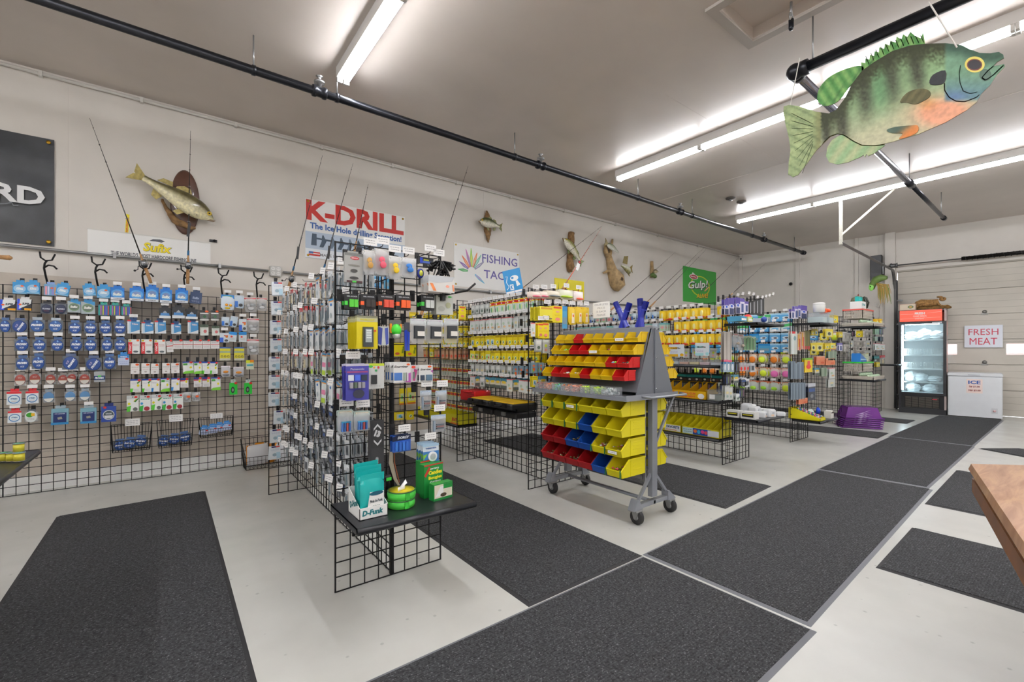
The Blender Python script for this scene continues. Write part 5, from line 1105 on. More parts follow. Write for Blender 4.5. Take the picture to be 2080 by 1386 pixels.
style('lightbox', 'line_pack', 'light blue and lilac boxed line', .085, .09, .025, 'box', 'c4d0ea', [('r', 0, 0, 1, .3, '3a8ad0'), ('t', 'Trilene', .5, .2, .6, .1, 'f4f4f8', .05), ('s', .1, .6, .9, .9, '8a9ad0')], header='3a8ad0', sticker=(.8, .4, R_))
style('redhook', 'hook_pack', 'white hook card with red side label', .1, .12, .008, 'card', 'eef0ee', [('r', 0, .2, .34, 1, 'd8343c'), ('t', 'VMC', .17, .6, .6, .16, 'f4d8d8', .05, 0, 1.57), ('s', .4, .3, .92, .5, 'c86a70'), ('e', .65, .86, .22, .07, '5a6468'), ('e', .15, .1, .1, .06, 'd8c42c')], sticker=(.82, .08, O_))
style('hooksm', 'hook_pack', 'small white hook card with red line', .07, .075, .006, 'card', 'eeeceb', [('r', 0, 0, 1, .12, '3a3c42'), ('r', 0, .48, 1, .54, 'd84a4a'), ('s', .1, .18, .9, .4, '7a7e88'), ('s', .1, .62, .9, .86, 'b0a8a4', 2)], sticker=(.8, .08, R_))
style('hookdk', 'hook_pack', 'small white hook card with dark lettering', .062, .082, .006, 'card', 'efedeb', [('s', .12, .3, .9, .44, '2c2a24', 1), ('s', .15, .52, .85, .62, 'd86a78', 1), ('e', .5, .8, .16, .07, 'b8b0ac')], sticker=(.75, .14, O_))
style('gcorn', 'hook_pack', 'white hook card with green corner and yellow dot', .078, .1, .006, 'card', 'f0f1ee', [('r', 0, 0, 1, .12, '2444a0'), ('p', [(0, .72), (.28, .72), (.2, 1), (0, 1)], '5ac42c'), ('e', .74, .5, .13, .1, 'e8e02c'), ('p', [(.6, .28), (.95, .1), (.95, .2), (.7, .38)], '3a8a3c'), ('s', .1, .26, .6, .4, 'b0a8c8'), ('s', .3, .75, .8, .92, 'a8acb0')], sticker=(.84, .1, R_))
style('gcorn2', 'hook_pack', 'white hook card with green and teal top', .078, .1, .006, 'card', 'f0f1ee', [('r', 0, 0, 1, .1, '2444a0'), ('r', .05, .14, .45, .3, '4a9a3c'), ('s', .5, .12, .95, .32, '2fa89a', 2), ('e', .74, .5, .12, .09, 'e8e02c'), ('p', [(0, .9), (.2, .8), (1, .75), (1, 1), (0, 1)], '7ac83c')], sticker=(.8, .08, R_))
style('bcorn', 'hook_pack', 'white hook card with blue corner', .078, .1, .006, 'card', 'f0f1ee', [('r', 0, 0, 1, .12, '2444a0'), ('p', [(0, .72), (.28, .72), (.22, 1), (0, 1)], '2f88d0'), ('e', .74, .48, .13, .1, 'e8d42c'), ('s', .1, .26, .6, .4, 'b0a8c8')], sticker=(.84, .1, R_))
style('gbig', 'hook_pack', 'white bait hook pack with green base and dark hooks', .085, .115, .007, 'card', 'eff1ee', [('p', [(0, .68), (.36, .62), (.28, 1), (0, 1)], '5ac83c'), ('p', [(.55, .35), (.98, .05), (.98, .2), (.7, .42)], 'd8b43c'), ('p', [(.6, .36), (.98, .14), (.98, .22), (.72, .42)], '3a8a3c'), ('e', .7, .86, .2, .12, '6a6e6a'), ('e', .2, .5, .12, .08, 'e8e02c')], header='d0d4d4', sticker=(.76, .08, R_))
style('gbigr', 'hook_pack', 'white bait hook pack with red hooks', .085, .115, .007, 'card', 'eff1ee', [('p', [(0, .68), (.36, .62), (.28, 1), (0, 1)], '3cb44a'), ('s', .1, .14, .9, .34, '3aa88c', 1), ('e', .64, .84, .26, .14, 'a0303c'), ('e', .2, .5, .12, .08, '3a9ad8')], header='d0d4d4', sticker=(.76, .08, R_))
style('smred', 'hook_pack', 'short white hook card with blue and red header', .07, .07, .006, 'card', 'e8e6e6', [('r', 0, 0, 1, .22, '2a3a88'), ('r', 0, .22, .6, .36, 'c8545c'), ('e', .74, .4, .13, .14, 'e0d82c'), ('s', .15, .65, .85, .9, '8a8884')], sticker=(.82, .12, R_))
style('silver', 'tackle_bag', 'clear bag of silver weights', .1, .125, .012, 'bag', BAGF, [('r', 0, .02, 1, .1, 'c84a50')], [('blob', .3, .55, .2, .12, .005, 'b8babc'), ('blob', .65, .5, .2, .1, .005, 'a0a4a8'), ('blob', .5, .75, .3, .12, .005, 'c4c6c8')], header='e4e0dc')
style('silvsm', 'tackle_bag', 'small clear bag with orange sticker', .06, .065, .008, 'bag', BAGF, [('s', .1, .04, .9, .16, '6a6e74')], [('blob', .45, .65, .25, .14, .004, '9aa0a8')], header='c8ccce', sticker=(.65, .4, O_))
style('bobber', 'tackle_bag', 'white and sky blue bag of orange floats', .1, .12, .01, 'bag', C('dce8f4'), [('r', 0, 0, 1, .2, '2f86d0'), ('r', .2, .04, .8, .12, '4ab06a')], [('blob', .42, .66, .12, .09, .006, 'f0a01c'), ('blob', .72, .68, .12, .09, .006, 'f0b02c'), ('blob', .5, .88, .2, .07, .005, 'e8c81c')], header='2f86d0')
style('bluebag', 'tackle_bag', 'small clear and blue tackle bag', .075, .095, .009, 'bag', C('c8d8e4'), [('s', .1, .05, .9, .18, '4a6a9c')], [('bx', .04, .45, .35, .92, .002, '3a78d0'), ('blob', .65, .75, .22, .12, .005, '4a4a4c')], header='d0d8e0')
style('smalld', 'hook_pack', 'small dark card with white bands', .062, .08, .006, 'card', '6a6e6c', [('r', 0, .2, 1, .32, 'e4e4e2'), ('e', .55, .58, .2, .14, '3c6a44'), ('r', 0, .84, 1, 1, 'dcdcd8')], header='3a3c3e', sticker=(.8, .06, O_))
style('smallg', 'hook_pack', 'small white card with green edge', .06, .078, .006, 'card', 'dfe2dc', [('r', 0, 0, 1, .14, '6ab06a'), ('e', .6, .6, .2, .16, 'c86a6a'), ('s', .1, .2, .8, .34, '7a8a7a')], header='4a5a4a')
style('blubox', 'hook_pack', 'small clear pack with blue header', .068, .085, .008, 'card', 'd4dce0', [('r', 0, 0, 1, .3, '2888d0'), ('e', .36, .5, .14, .1, 'd84a3c'), ('s', .2, .6, .8, .85, 'b8a88c')])
style('multi', 'hook_pack', 'blue and orange striped small pack', .075, .08, .008, 'card', 'd8e0e8', [('r', 0, .5, .4, 1, '3a6ad0'), ('e', .75, .4, .15, .12, 'e08a2c'), ('r', .45, .25, .9, .35, 'd85a3c'), ('e', .7, .8, .2, .12, '4a4c50')])
style('yrings', 'tackle_bag', 'yellow card of metal rings with blue top', .08, .11, .006, 'card', 'dcd23c', [('r', 0, 0, 1, .1, '5a7ab8'), ('r', 0, .3, 1, .42, '9ab0a0'), ('e', .2, .68, .11, .08, '5a5848'), ('e', .5, .68, .11, .08, '5a5848'), ('e', .8, .68, .11, .08, '5a5848'), ('e', .2, .68, .07, .05, 'dcd23c'), ('e', .5, .68, .07, .05, 'dcd23c'), ('e', .8, .68, .07, .05, 'dcd23c'), ('r', 0, .84, 1, 1, 'c8c8b4')])
style('orbag', 'tackle_bag', 'white bag with orange oval label', .08, .09, .01, 'bag', C('c4c4c8'), [('s', .15, .03, .9, .12, '3a3038', 1), ], [('blob', .5, .52, .3, .12, .004, 'd88a2c'), ('blob', .5, .8, .4, .12, .005, '8a8c94')], header='ece4ea')
style('gtape', 'tool_pack', 'bright green tape tool', .066, .072, .02, 'box', '28c03c', [('e', .42, .6, .24, .28, '2c3430'), ('e', .42, .6, .12, .14, '8a8e8a')], header='c8d0cc', sticker=(.8, .02, R_))
style('yelsm', 'hook_pack', 'small yellow green and white pack', .06, .08, .006, 'card', 'd8dcc0', [('r', 0, 0, 1, .3, 'c8d42c'), ('r', .5, 0, 1, .25, 'e8901c'), ('r', .1, .45, .9, .65, '5ab0b8')])
style('bsilver', 'line_pack', 'black boxed line with blue and white peak', .1, .1, .028, 'box', '2c2e32', [('p', [(.15, .5), (.35, .5), (.35, .35), (.65, .35), (.65, .5), (.85, .5), (.9, .75), (.1, .75)], '4a88c4'), ('r', 0, .75, 1, 1, 'dfe2e4'), ('p', [(.3, .5), (.5, .25), (.7, .5)], 'a8acb0')], header='2c2e32')
style('cube', 'leader_pack', 'clear cube with navy lure print', .12, .12, .03, 'box', '7aa8b8', [('r', .12, .25, .88, .86, '1c2f6a'), ('t', 'ICE LEADER', .5, .32, .6, .06, 'c8d0e4', .04), ('p', [(.35, .55), (.6, .5), (.65, .65), (.4, .68)], '9a9a8a'), ('r', 0, .86, 1, 1, '2f86c0')], header='a8b8c0')
style('disc', 'line_pack', 'navy boxed line with silver disc', .11, .11, .022, 'box', '2c4a9c', [('e', .5, .55, .4, .32, 'c4c8cc'), ('e', .5, .55, .34, .26, '3a4a50'), ('p', [(.18, .58), (.82, .58), (.7, .76), (.3, .76)], 'd8dadc'), ('t', 'SUNLINE', .5, .47, .4, .1, 'd0d4d8', .04)], header='2c3c7c', sticker=(.25, .06, R_))
style('bgreen', 'line_pack', 'clear topped pack with navy and green label', .085, .085, .02, 'box', 'a8acb0', [('r', 0, .4, 1, .8, '1f3f74'), ('r', .35, .38, .65, .5, G_), ('t', 'PROMIX', .5, .62, .85, .2, 'e4ecf4', .06, .2)], header='6a6e74')
# rack 1 side: tall thin pouches
style('tallclr', 'jig_pouch', 'tall clear jig pouch', .055, .13, .01, 'bag', BAGF, [('r', 0, 0, 1, .1, 'e4e8ec')], [('bx', .3, .3, .45, .85, .002, '8a9498'), ('bx', .6, .25, .72, .8, .002, '6a7a84')], header='dfe4e8')
style('tallblu', 'jig_pouch', 'white jig pouch with blue and orange print', .06, .14, .006, 'card', 'e6eaec', [('r', 0, 0, 1, .08, '3a8ac0'), ('r', 0, .08, 1, .13, 'e09a4c'), ('e', .5, .25, .2, .06, '3a78c0'), ('bx',) if False else ('e', .4, .7, .2, .12, 'b8c4c8')])
style('tallpnk', 'jig_pouch', 'clear jig pouch of pink and green baits', .06, .14, .006, 'card', 'dfe6e4', [('r', 0, 0, 1, .08, '3a8ac0'), ('r', 0, .08, 1, .13, 'e09a4c'), ('r', .1, .4, .9, .6, 'e88ab0'), ('r', .1, .75, .9, .95, 'b8d83c')])
style('redhead', 'jig_pouch', 'clear spoon pouch with red header', .06, .115, .008, 'bag', BAGF, [('r', 0, -.02, 1, .2, 'd8343c')], [('bx', .3, .4, .7, .9, .002, 'c8bc9c')], header='d8343c')
style('greyp', 'jig_pouch', 'grey hook pouch', .06, .1, .006, 'card', 'c8ccd0', [('r', 0, 0, 1, .12, 'd8dadc'), ('r', .2, .3, .8, .8, '5a6068'), ('e', .5, .55, .14, .14, '3c4046')])
style('darkp', 'jig_pouch', 'dark hook pouch with blue label', .06, .09, .006, 'card', '4a4e56', [('r', 0, 0, 1, .2, 'c8ccd4'), ('r', .1, .3, .9, .5, '3a5a98'), ('e', .5, .75, .2, .12, '8a8e94')])
style('whbr', 'swivel_pack', 'white swivel pack with navy and red header', .085, .115, .008, 'card', 'e2e8ec', [('r', .2, .03, .6, .13, '2a2c6c'), ('r', .6, .03, .95, .13, 'd84a44'), ('s', .1, .22, .9, .36, 'a0a8c8'), ('e', .45, .66, .2, .12, '9ab0bc'), ('r', .6, .5, .95, .95, 'b4d4e4')])
# rack 2: yellow packs and red/yellow lure cards
style('yel', 'lure_card', 'yellow lure card', .085, .115, .006, 'card', 'eed81e', [('r', .05, .04, .95, .2, 'c8a818'), ('e', .5, .62, .24, .16, 'e4e8d8'), ('e', .55, .6, .12, .09, '5ab84a'), ('e', .45, .68, .08, .05, 'c84a3c')])
style('yel2', 'lure_card', 'yellow lure card with blue bait', .085, .115, .006, 'card', 'e8d420', [('s', .1, .05, .9, .2, '7a6a18', 1), ('r', .2, .35, .8, .85, 'd8dcd0'), ('e', .5, .6, .14, .16, '3a9ac0'), ('e', .62, .72, .1, .07, '3a3c3e')])
style('yel3', 'lure_card', 'yellow lure card with green and red baits', .085, .115, .006, 'card', 'f0dc24', [('r', .1, .3, .9, .8, 'cfd8a8'), ('e', .35, .55, .12, .12, '4ac04a'), ('e', .65, .6, .12, .1, 'd85a4a'), ('r', 0, .9, 1, 1, 'd87a2c')])
style('redyel', 'lure_card', 'clear lure card with red and yellow header', .08, .13, .008, 'card', 'd8ddd8', [('r', 0, 0, 1, .07, 'f0e42c'), ('r', 0, .07, 1, .26, 'cc2420'), ('e', .2, .17, .12, .07, 'f0e8e4'), ('r', 0, .26, 1, .31, 'f0e42c'), ('e', .35, .6, .12, .2, '6ab87a'), ('e', .66, .62, .1, .2, 'd8e4a0')])
style('redyel2', 'spoon_card', 'small clear spoon card with red and yellow header', .06, .1, .006, 'card', 'cfd4cc', [('r', 0, 0, 1, .08, 'e8d82c'), ('r', 0, .08, 1, .36, 'c0201e'), ('e', .5, .22, .3, .09, 'e05a4a'), ('r', 0, .36, 1, .42, 'e8d82c'), ('r', .25, .5, .38, .92, '5a9a6a'), ('r', .6, .5, .72, .92, 'e8e8d8')])
style('whclr', 'lure_card', 'clear and white lure card with pink top', .085, .12, .008, 'card', 'dfe3e0', [('r', 0, 0, 1, .07, 'e07a80'), ('e', .4, .5, .2, .12, 'b8d0b8'), ('e', .6, .75, .25, .08, 'e0b884')])
style('greyclr', 'lure_card', 'clear pouch with yellow oval bait', .075, .12, .008, 'card', 'cdd0cc', [('r', 0, 0, 1, .1, 'b0b4b0'), ('e', .5, .5, .28, .1, 'e0d4a0'), ('e', .5, .75, .2, .1, '9ab0a8')])
style('orangep', 'lure_card', 'blue grey lure card with orange bait', .075, .115, .006, 'card', '7a96a8', [('e', .5, .3, .2, .1, 'e0703c'), ('e', .5, .65, .22, .16, 'd8602c'), ('p', [(.2, .5), (.5, .9), (.3, .9)], '8ad83c')])
style('whitesm', 'lure_card', 'clear bagged tackle with white label', .075, .11, .008, 'card', 'c8ccca', [('r', .1, .1, .9, .4, 'e8ecea'), ('e', .5, .65, .25, .14, '6a7c70'), ('r', 0, .9, 1, 1, '8a9088')])
style('mixsm', 'lure_card', 'mixed blue and yellow tackle pack', .085, .1, .008, 'card', 'd4d0c0', [('r', 0, 0, 1, .3, '4a90a8'), ('r', .2, .25, .8, .5, 'e8c83c'), ('r', 0, .7, 1, 1, '5a6460')])
style('peach', 'lure_card', 'peach coloured worm pouch', .07, .12, .008, 'card', 'c89a7c', [('e', .5, .7, .3, .14, 'e05a3c'), ('r', 0, 0, 1, .2, '9a7a5c')])
style('pinkbag', 'lure_bag', 'pink soft bait bag', .14, .14, .02, 'bag', C('f0e4d8'), [('e', .5, .1, .25, .08, 'e8c42c')], [('blob', .5, .72, .46, .13, .012, 'ec6a8a')], header='e8e0d0')
style('greybag', 'lure_bag', 'smoky grey soft bait bag', .14, .14, .02, 'bag', C('e4dcc8'), [('e', .5, .1, .25, .08, 'e8b48c')], [('blob', .5, .7, .46, .14, .012, '7a8488')], header='e8dcc8')
style('limebag', 'lure_bag', 'lime green soft bait bag', .15, .15, .02, 'bag', C('e4e4cc'), [('e', .5, .1, .2, .08, 'd8785c')], [('blob', .45, .74, .46, .13, .012, 'b8dc2c')], header='ece8d4')
style('orgbag', 'lure_bag', 'orange soft bait bag with pink print', .12, .14, .02, 'bag', C('f4e8e4'), [('s', .1, .04, .9, .18, 'e08a80', 2)], [('blob', .5, .78, .4, .12, .012, 'f0684a')], header='f0e8e6')
style('ybig', 'bait_pack', 'large yellow bait pack with black beetles', .15, .15, .01, 'card', 'f0e43c', [('r', .1, .06, .9, .2, 'd8a02c'), ('e', .35, .72, .08, .06, '2c2a24'), ('e', .62, .7, .08, .06, '2c2a24'), ('e', .5, .85, .4, .08, '8a8450')])
style('ytall', 'bait_pack', 'tall yellow bait pack', .085, .17, .01, 'card', 'f0dc1c', [('r', .1, .05, .9, .16, 'd84a24'), ('e', .5, .35, .2, .06, 'e8a88c'), ('e', .5, .8, .25, .1, 'e88a7a'), ('s', .15, .5, .85, .62, 'c8a818')])
style('ybait', 'bait_pack', 'golden yellow bait pouch with orange worms', .1, .15, .012, 'bag', C('e8c41c'), [('t', 'MAXI', .5, .08, .6, .08, 'c84a1c', .05)], [('bx', .35, .35, .65, .92, .004, 'f2e4c8'), ('blob', .5, .5, .12, .1, .005, 'e8702c')], header='f0c81c')
# rack 3
style('gold', 'bait_pack', 'yellow and red soft bait pack', .1, .13, .012, 'bag', C('fad426'), [('e', .5, .1, .3, .06, 'd84a2c')], [('blob', .5, .5, .2, .3, .004, 'faf0a0'), ('blob', .5, .86, .44, .1, .006, 'd8402c')], header='f0cc2c')
style('pastel', 'bait_pack', 'clear pack of pastel soft baits', .09, .11, .01, 'card', 'c4d4c8', [('r', 0, 0, 1, .2, '7ac4c8'), ('e', .5, .55, .3, .16, 'e8a8a8'), ('e', .5, .8, .3, .1, 'b8d8a0')])
style('pastel2', 'bait_pack', 'clear pack of pink soft baits', .09, .11, .01, 'card', 'd4c8c8', [('r', 0, 0, 1, .18, '8ac8c0'), ('e', .5, .6, .34, .2, 'e88a90')])
style('grid3', 'bait_pack', 'clear pack of yellow and orange jigs', .08, .12, .01, 'card', 'c0c4c2', [('r', 0, 0, 1, .2, 'd4dcd8'), ('e', .5, .45, .2, .12, 'c8d83c'), ('e', .5, .75, .2, .1, 'e0a08c')])
style('teal', 'bait_pack', 'dark pack with teal stripe', .1, .1, .012, 'card', '23302f', [('r', 0, .2, 1, .5, '1c8a88'), ('e', .3, .75, .16, .12, 'd8d4c8'), ('r', .55, .65, .95, .9, '5a3a30')])
style('darkst', 'bait_pack', 'dark pack with coloured strips', .09, .1, .012, 'card', '22262c', [('r', .12, .2, .3, .85, '4a5a8c'), ('r', .42, .2, .6, .85, '6a7a5c'), ('r', .72, .2, .88, .85, '7a5a6a')])
# rack 4
style('bluelure', 'lure_card', 'light blue lure card', .13, .12, .01, 'card', '5aa6d8', [('r', 0, 0, 1, .2, 'a8d4ec'), ('e', .5, .55, .36, .16, 'd8e4ea'), ('e', .55, .56, .18, .1, '5a5458'), ('r', 0, .9, 1, 1, '3a80b8')])
style('bluebox', 'lure_card', 'deep blue wide lure card', .16, .13, .012, 'card', '4a9cc8', [('r', 0, 0, 1, .22, '2888c8'), ('r', .1, .5, .9, .8, '7a98a8')])
style('greentop', 'lure_card', 'white and green lure card', .14, .12, .01, 'card', 'd4dce0', [('p', [(0, .2), (1, .05), (1, .4), (0, .5)], '4ab464'), ('e', .5, .7, .36, .14, '6ab0d8')])
style('lime', 'soft_bait_tube', 'chartreuse soft bait pack', .11, .13, .018, 'bag', C('dcd8b8'), [('r', 0, .02, 1, .2, 'e08a5c'), ('e', .5, .12, .2, .07, '8ad04a')], [('blob', .5, .62, .46, .36, .012, 'd8ec3c')], header='e0946c')
style('orgt', 'soft_bait_tube', 'orange soft bait pack', .11, .13, .018, 'bag', C('e0d0bc'), [('r', 0, .02, 1, .2, 'e0a07c'), ('e', .5, .12, .2, .07, '8ad04a')], [('blob', .5, .62, .46, .36, .012, 'f08a2c')], header='e0a888')
style('pnkt', 'soft_bait_tube', 'pink soft bait pack', .11, .13, .018, 'bag', C('e4ccc8'), [('r', 0, .02, 1, .2, 'e0a07c'), ('e', .5, .12, .2, .07, '8ad04a')], [('blob', .5, .62, .46, .36, .012, 'f07ac0')], header='e0a888')
style('clrt', 'soft_bait_tube', 'white and lime soft bait pack', .11, .13, .018, 'bag', C('d4dcd4'), [('r', 0, .02, 1, .18, 'e0784c')], [('blob', .5, .72, .38, .2, .012, 'a8e03c')], header='e0784c')
style('purple', 'fly_pack', 'purple and white lure pack', .09, .15, .008, 'card', 'dcd8e8', [('r', 0, 0, 1, .4, '5a4aa0'), ('e', .5, .48, .32, .12, 'e4e8f4'), ('e', .5, .48, .2, .08, '2a5ad0'), ('r', .1, .62, .9, .98, '3c4468')])
style('purpsm', 'fly_pack', 'small white and indigo lure pack', .07, .13, .008, 'card', 'e0dcec', [('r', 0, 0, 1, .22, '6a5ab0'), ('r', .25, .35, .75, .9, '4a5a90')])
style('blkfan', 'fly_pack', 'black feathered lure pack', .07, .16, .008, 'card', '303234', [('r', .1, .1, .3, .9, 'c8ccd0'), ('r', .5, .05, .62, .8, '7a7c80')])
style('longclr', 'long_lure', 'long clear twisted lure tube', .05, .3, .014, 'card', 'c4bcb4', [('r', .2, .02, .35, .95, 'dcd4cc'), ('r', .6, .02, .75, .95, 'a8a098'), ('r', 0, .93, 1, 1, 'e06a8a')])
style('crinkle', 'long_lure', 'crumpled clear lure bag', .1, .22, .02, 'bag', BAGF, [('r', .2, .02, .8, .1, 'd88a8c')], [('blob', .5, .7, .2, .1, .01, 'c8b8a8')], header='d0ccc8')
style('grnlong', 'long_lure', 'green striped musky lure', .07, .2, .014, 'card', 'b8c8b0', [('r', .1, .1, .3, .95, '3f8a4a'), ('r', .4, .15, .6, .95, '2f6a3c'), ('r', .72, .1, .9, .95, '4a9a5a')])
style('spoonb', 'spoon_card', 'silver blue spoon', .06, .12, .008, 'card', '9ab0c0', [('e', .5, .5, .26, .34, 'e0e6ea'), ('r', .2, 0, .8, .2, '3a80b0')])
style('spoonr', 'spoon_card', 'red and silver spoon', .06, .12, .008, 'card', 'b0a8ac', [('e', .5, .7, .3, .24, 'e8342c'), ('r', .2, 0, .8, .3, 'b8bcc0')])
style('longred', 'long_lure', 'long white lure with red head', .07, .26, .014, 'card', 'cfd4cc', [('r', .2, 0, .7, .1, 'd8343c'), ('r', .15, .12, .5, .98, 'dfe6e2'), ('e', .6, .3, .2, .1, '7a9aa0')])
style('longyel', 'long_lure', 'long yellow and red lure', .07, .2, .014, 'card', 'd8b49c', [('r', .15, .05, .5, .8, 'e8b01c'), ('r', .4, .3, .7, .98, 'd03a2c')])
style('longolv', 'long_lure', 'long olive lure with red tail', .07, .22, .014, 'card', '6a6a34', [('r', .2, .05, .6, .8, '8a8440'), ('r', .1, .82, .9, 1, 'b83030')])
style('orgcard', 'lure_card', 'orange lure card', .12, .11, .01, 'card', 'e0845c', [('r', 0, .0, 1, .1, 'd8a888'), ('e', .7, .75, .2, .12, 'd85a2c')])
style('yblack', 'lure_card', 'yellow lure card with black bait', .12, .12, .01, 'card', 'e8d42c', [('r', .15, .3, .85, .9, 'e4e098'), ('e', .5, .6, .2, .2, '3c4440')])
style('greyrod', 'long_lure', 'slate blue feather lure', .08, .2, .014, 'card', '7a8a98', [('r', .1, .05, .3, .98, '94a4b0'), ('r', .5, .05, .7, .98, '5a6a78')])
style('grnbr', 'long_lure', 'grey green glitter bait strip', .07, .16, .01, 'card', '8a9c88', [('r', .2, 0, .35, 1, 'a8b8a4'), ('r', .6, 0, .75, 1, '6a8a6a')])
style('redyb', 'lure_card', 'yellow card with red hand shaped bait', .12, .19, .01, 'card', 'f0d01c', [('e', .5, .6, .3, .16, 'e8343c'), ('r', .35, .2, .65, .6, 'e84a4c'), ('r', 0, 0, 1, .12, '7ac03c')])
style('bagsil', 'tackle_bag', 'clear bag of glitter lures', .1, .12, .012, 'card', 'a8a49c', [('e', .35, .5, .14, .2, 'c8c4b8'), ('e', .7, .5, .14, .2, '8a8678'), ('r', 0, 0, 1, .12, 'd0ccc8')])
# front of rack 1
style('greylong', 'tackle_pack', 'tall grey blister pack with red oval label', .14, .27, .02, 'box', 'a8a9a6', [('r', 0, 0, 1, .1, '7a7c7a'), ('e', .55, .17, .25, .055, 'c8343c'), ('t', 'BERKLEY', .55, .17, .36, .04, 'f0d8d8', .04), ('e', .5, .42, .34, .03, '7a7870'), ('e', .5, .6, .2, .06, '4a4a48'), ('e', .5, .84, .25, .05, '3c3c3c'), ('r', .1, .93, .95, 1, '4a2c30'), ('r', .4, .94, .62, .99, G_)])
for k, c, dsc in (('pink', 'e05a70', 'coral'), ('yell', 'e8c41c', 'yellow'), ('blue', '2a78c8', 'blue'), ('tan', 'c89a4c', 'tan')):
    style('bob_'+k, 'float_bag', 'clear bag of %s floats' % dsc, .12, .2, .02, 'bag', BAGF, [('r', .1, .02, .9, .1, 'e8e4e0')], [('disc', .45, .42, .2, .02, c), ('disc', .52, .62, .22, .022, c)], header='dcdcda')
style('ycard', 'tool_card', 'black card with blue and yellow tool', .11, .08, .008, 'card', '20242c', [('r', .12, .1, .3, .9, '2848c8'), ('r', .35, .3, .7, .5, 'c8d03c'), ('r', .3, .55, .9, .85, '4a6ac0')])
style('envel', 'leader_envelope', 'white leader envelope with orange marks', .2, .17, .004, 'card', 'dcdad6', [('p', [(0, .0), (1, 0), (.9, .3), (.3, .45), (0, .4)], 'c4c8cc'), ('p', [(.05, .5), (.16, .5), (.3, .95), (.18, .95)], 'e8884c'), ('e', .72, .62, .07, .08, 'f0a088'), ('p', [(.9, .5), (.97, .5), (.99, .9), (.93, .9)], 'e8946c')])
style('clrlure', 'tackle_pack', 'wide clear pack printed with pale leaves', .14, .18, .01, 'card', 'c8ccc4', [('r', .1, .02, .6, .07, '4a5a4a'), ('e', .8, .04, .12, .04, '3ac04a'), ('e', .3, .7, .2, .14, 'b0b4ac'), ('e', .7, .5, .16, .16, 'b4b894')])
for k, c, dsc in (('grn', '58c83c', 'green'), ('blk', '383230', 'black'), ('red', 'd8503c', 'red'), ('org', 'f0642c', 'orange'), ('wht', 'd8dcd8', 'white')):
    style('anch_'+k, 'foam_block_pack', 'black carded %s foam blocks' % dsc, .13, .14, .012, 'card', '1c1d20', [('t', 'REEL ANCHOR', .55, .16, .72, .08, 'b0b4b8', .04), ('r', .02, .48, .24, .74, G_ if k in ('grn', 'wht') else 'f0602c')], [('bx', .34, .36, .62, .86, .014, c), ('bx', .65, .36, .93, .86, .014, c)])
style('flash', 'flashlight_pack', 'large yellow blister card with black worklight', .2, .26, .006, 'card', 'e6d41c', [('r', 0, 0, 1, .18, 'c4c49c'), ('r', 0, .0, 1, .06, '8a8a70'), ('t', 'WORKLIGHT', .5, .12, .7, .06, 'd8cc3c', .04)], [('bx', .28, .34, .74, .94, .022, '3c4446'), ('bx', .36, .4, .66, .8, .024, 'a8b4b4'), ('bx', .4, .43, .62, .47, .026, 'dfe6e6'), ('bx', .4, .5, .62, .54, .026, 'dfe6e6'), ('bx', .4, .57, .62, .61, .026, 'dfe6e6'), ('bx', .4, .64, .62, .68, .026, 'dfe6e6')], sticker=(.86, .45, O_))
style('bluwht', 'tool_card', 'blue and white folding tool', .07, .15, .014, 'card', 'd0d4d0', [('p', [(0, 0), (.4, .1), (.3, 1), (0, .9)], '3a4aa0'), ('p', [(.6, .1), (.9, .05), (.95, .9), (.7, 1)], '4a5ab0')])
style('sbag', 'bearing_bag', 'clear zip bag of black parts with white label', .13, .19, .02, 'bag', BAGF, [('r', .1, .02, .9, .05, 'c8b0c8')], [('bx', .18, .28, .8, .8, .006, '30353a'), ('bx', .36, .5, .8, .7, .009, 'e8e4dc')], header='ccd4d4')
style('pana', 'battery_charger_pack', 'purple blister pack of flashlight and batteries', .2, .28, .01, 'card', '4444a0', [('r', .0, .0, 1, .06, 'c0bcd0'), ('t', 'Panasonic', .5, .14, .6, .06, 'a8a8c8', .04), ('r', .05, .2, .95, .24, 'a04a7a'), ('r', .1, .3, .34, .46, 'd8dce8'), ('r', .38, .3, .62, .46, '4a6ad8'), ('r', .66, .3, .92, .46, '2c3a4c'), ('e', .55, .82, .25, .12, '3a3c50')], [('bx', .15, .5, .28, .66, .02, '9a98a0'), ('bx', .32, .5, .45, .66, .02, '5a6a5a'), ('bx', .49, .5, .62, .66, .02, '9a98a0'), ('bx', .66, .5, .79, .66, .02, '9a98a0')])
style('track', 'finder_pack', 'white and lime card with black key finder', .15, .2, .008, 'card', 'd4d6d4', [('r', 0, 0, 1, .1, 'c8dc3c'), ('e', .22, .12, .12, .05, '4ab83c'), ('e', .42, .16, .06, .04, 'e09a2c'), ('e', .66, .16, .06, .05, 'c8343c'), ('e', .52, .28, .07, .05, '3c9a5c'), ('s', .2, .85, .8, .95, 'a8aca8')], [('bx', .25, .45, .55, .8, .012, '34373a')])
style('energ', 'battery_pack', 'wide white battery card with slanted black lettering', .2, .2, .01, 'card', 'e2e2e0', [('t', 'Energizer', .45, .22, .82, .14, '26262c', .03, .3), ('r', .04, .5, .5, .88, '4a78c0'), ('e', .85, .1, .1, .05, O_), ('p', [(.7, .6), (1, .5), (1, 1), (.62, .95)], 'b85ab0')], [('bx', .58, .5, .68, .92, .012, 'a8b8a8'), ('bx', .72, .5, .82, .92, .012, 'c8c8cc')])
style('energ2', 'battery_pack', 'small white battery card with slanted black lettering', .14, .17, .01, 'card', 'dfe0de', [('t', 'Energizer', .5, .28, .8, .14, '26262c', .03, .3), ('e', .75, .1, .14, .06, O_), ('p', [(.8, .35), (1, .3), (1, .5)], 'b85ab0')], [('bx', .1, .6, .35, .9, .01, '3a4a60'), ('bx', .5, .58, .9, .92, .012, '5a7890')])
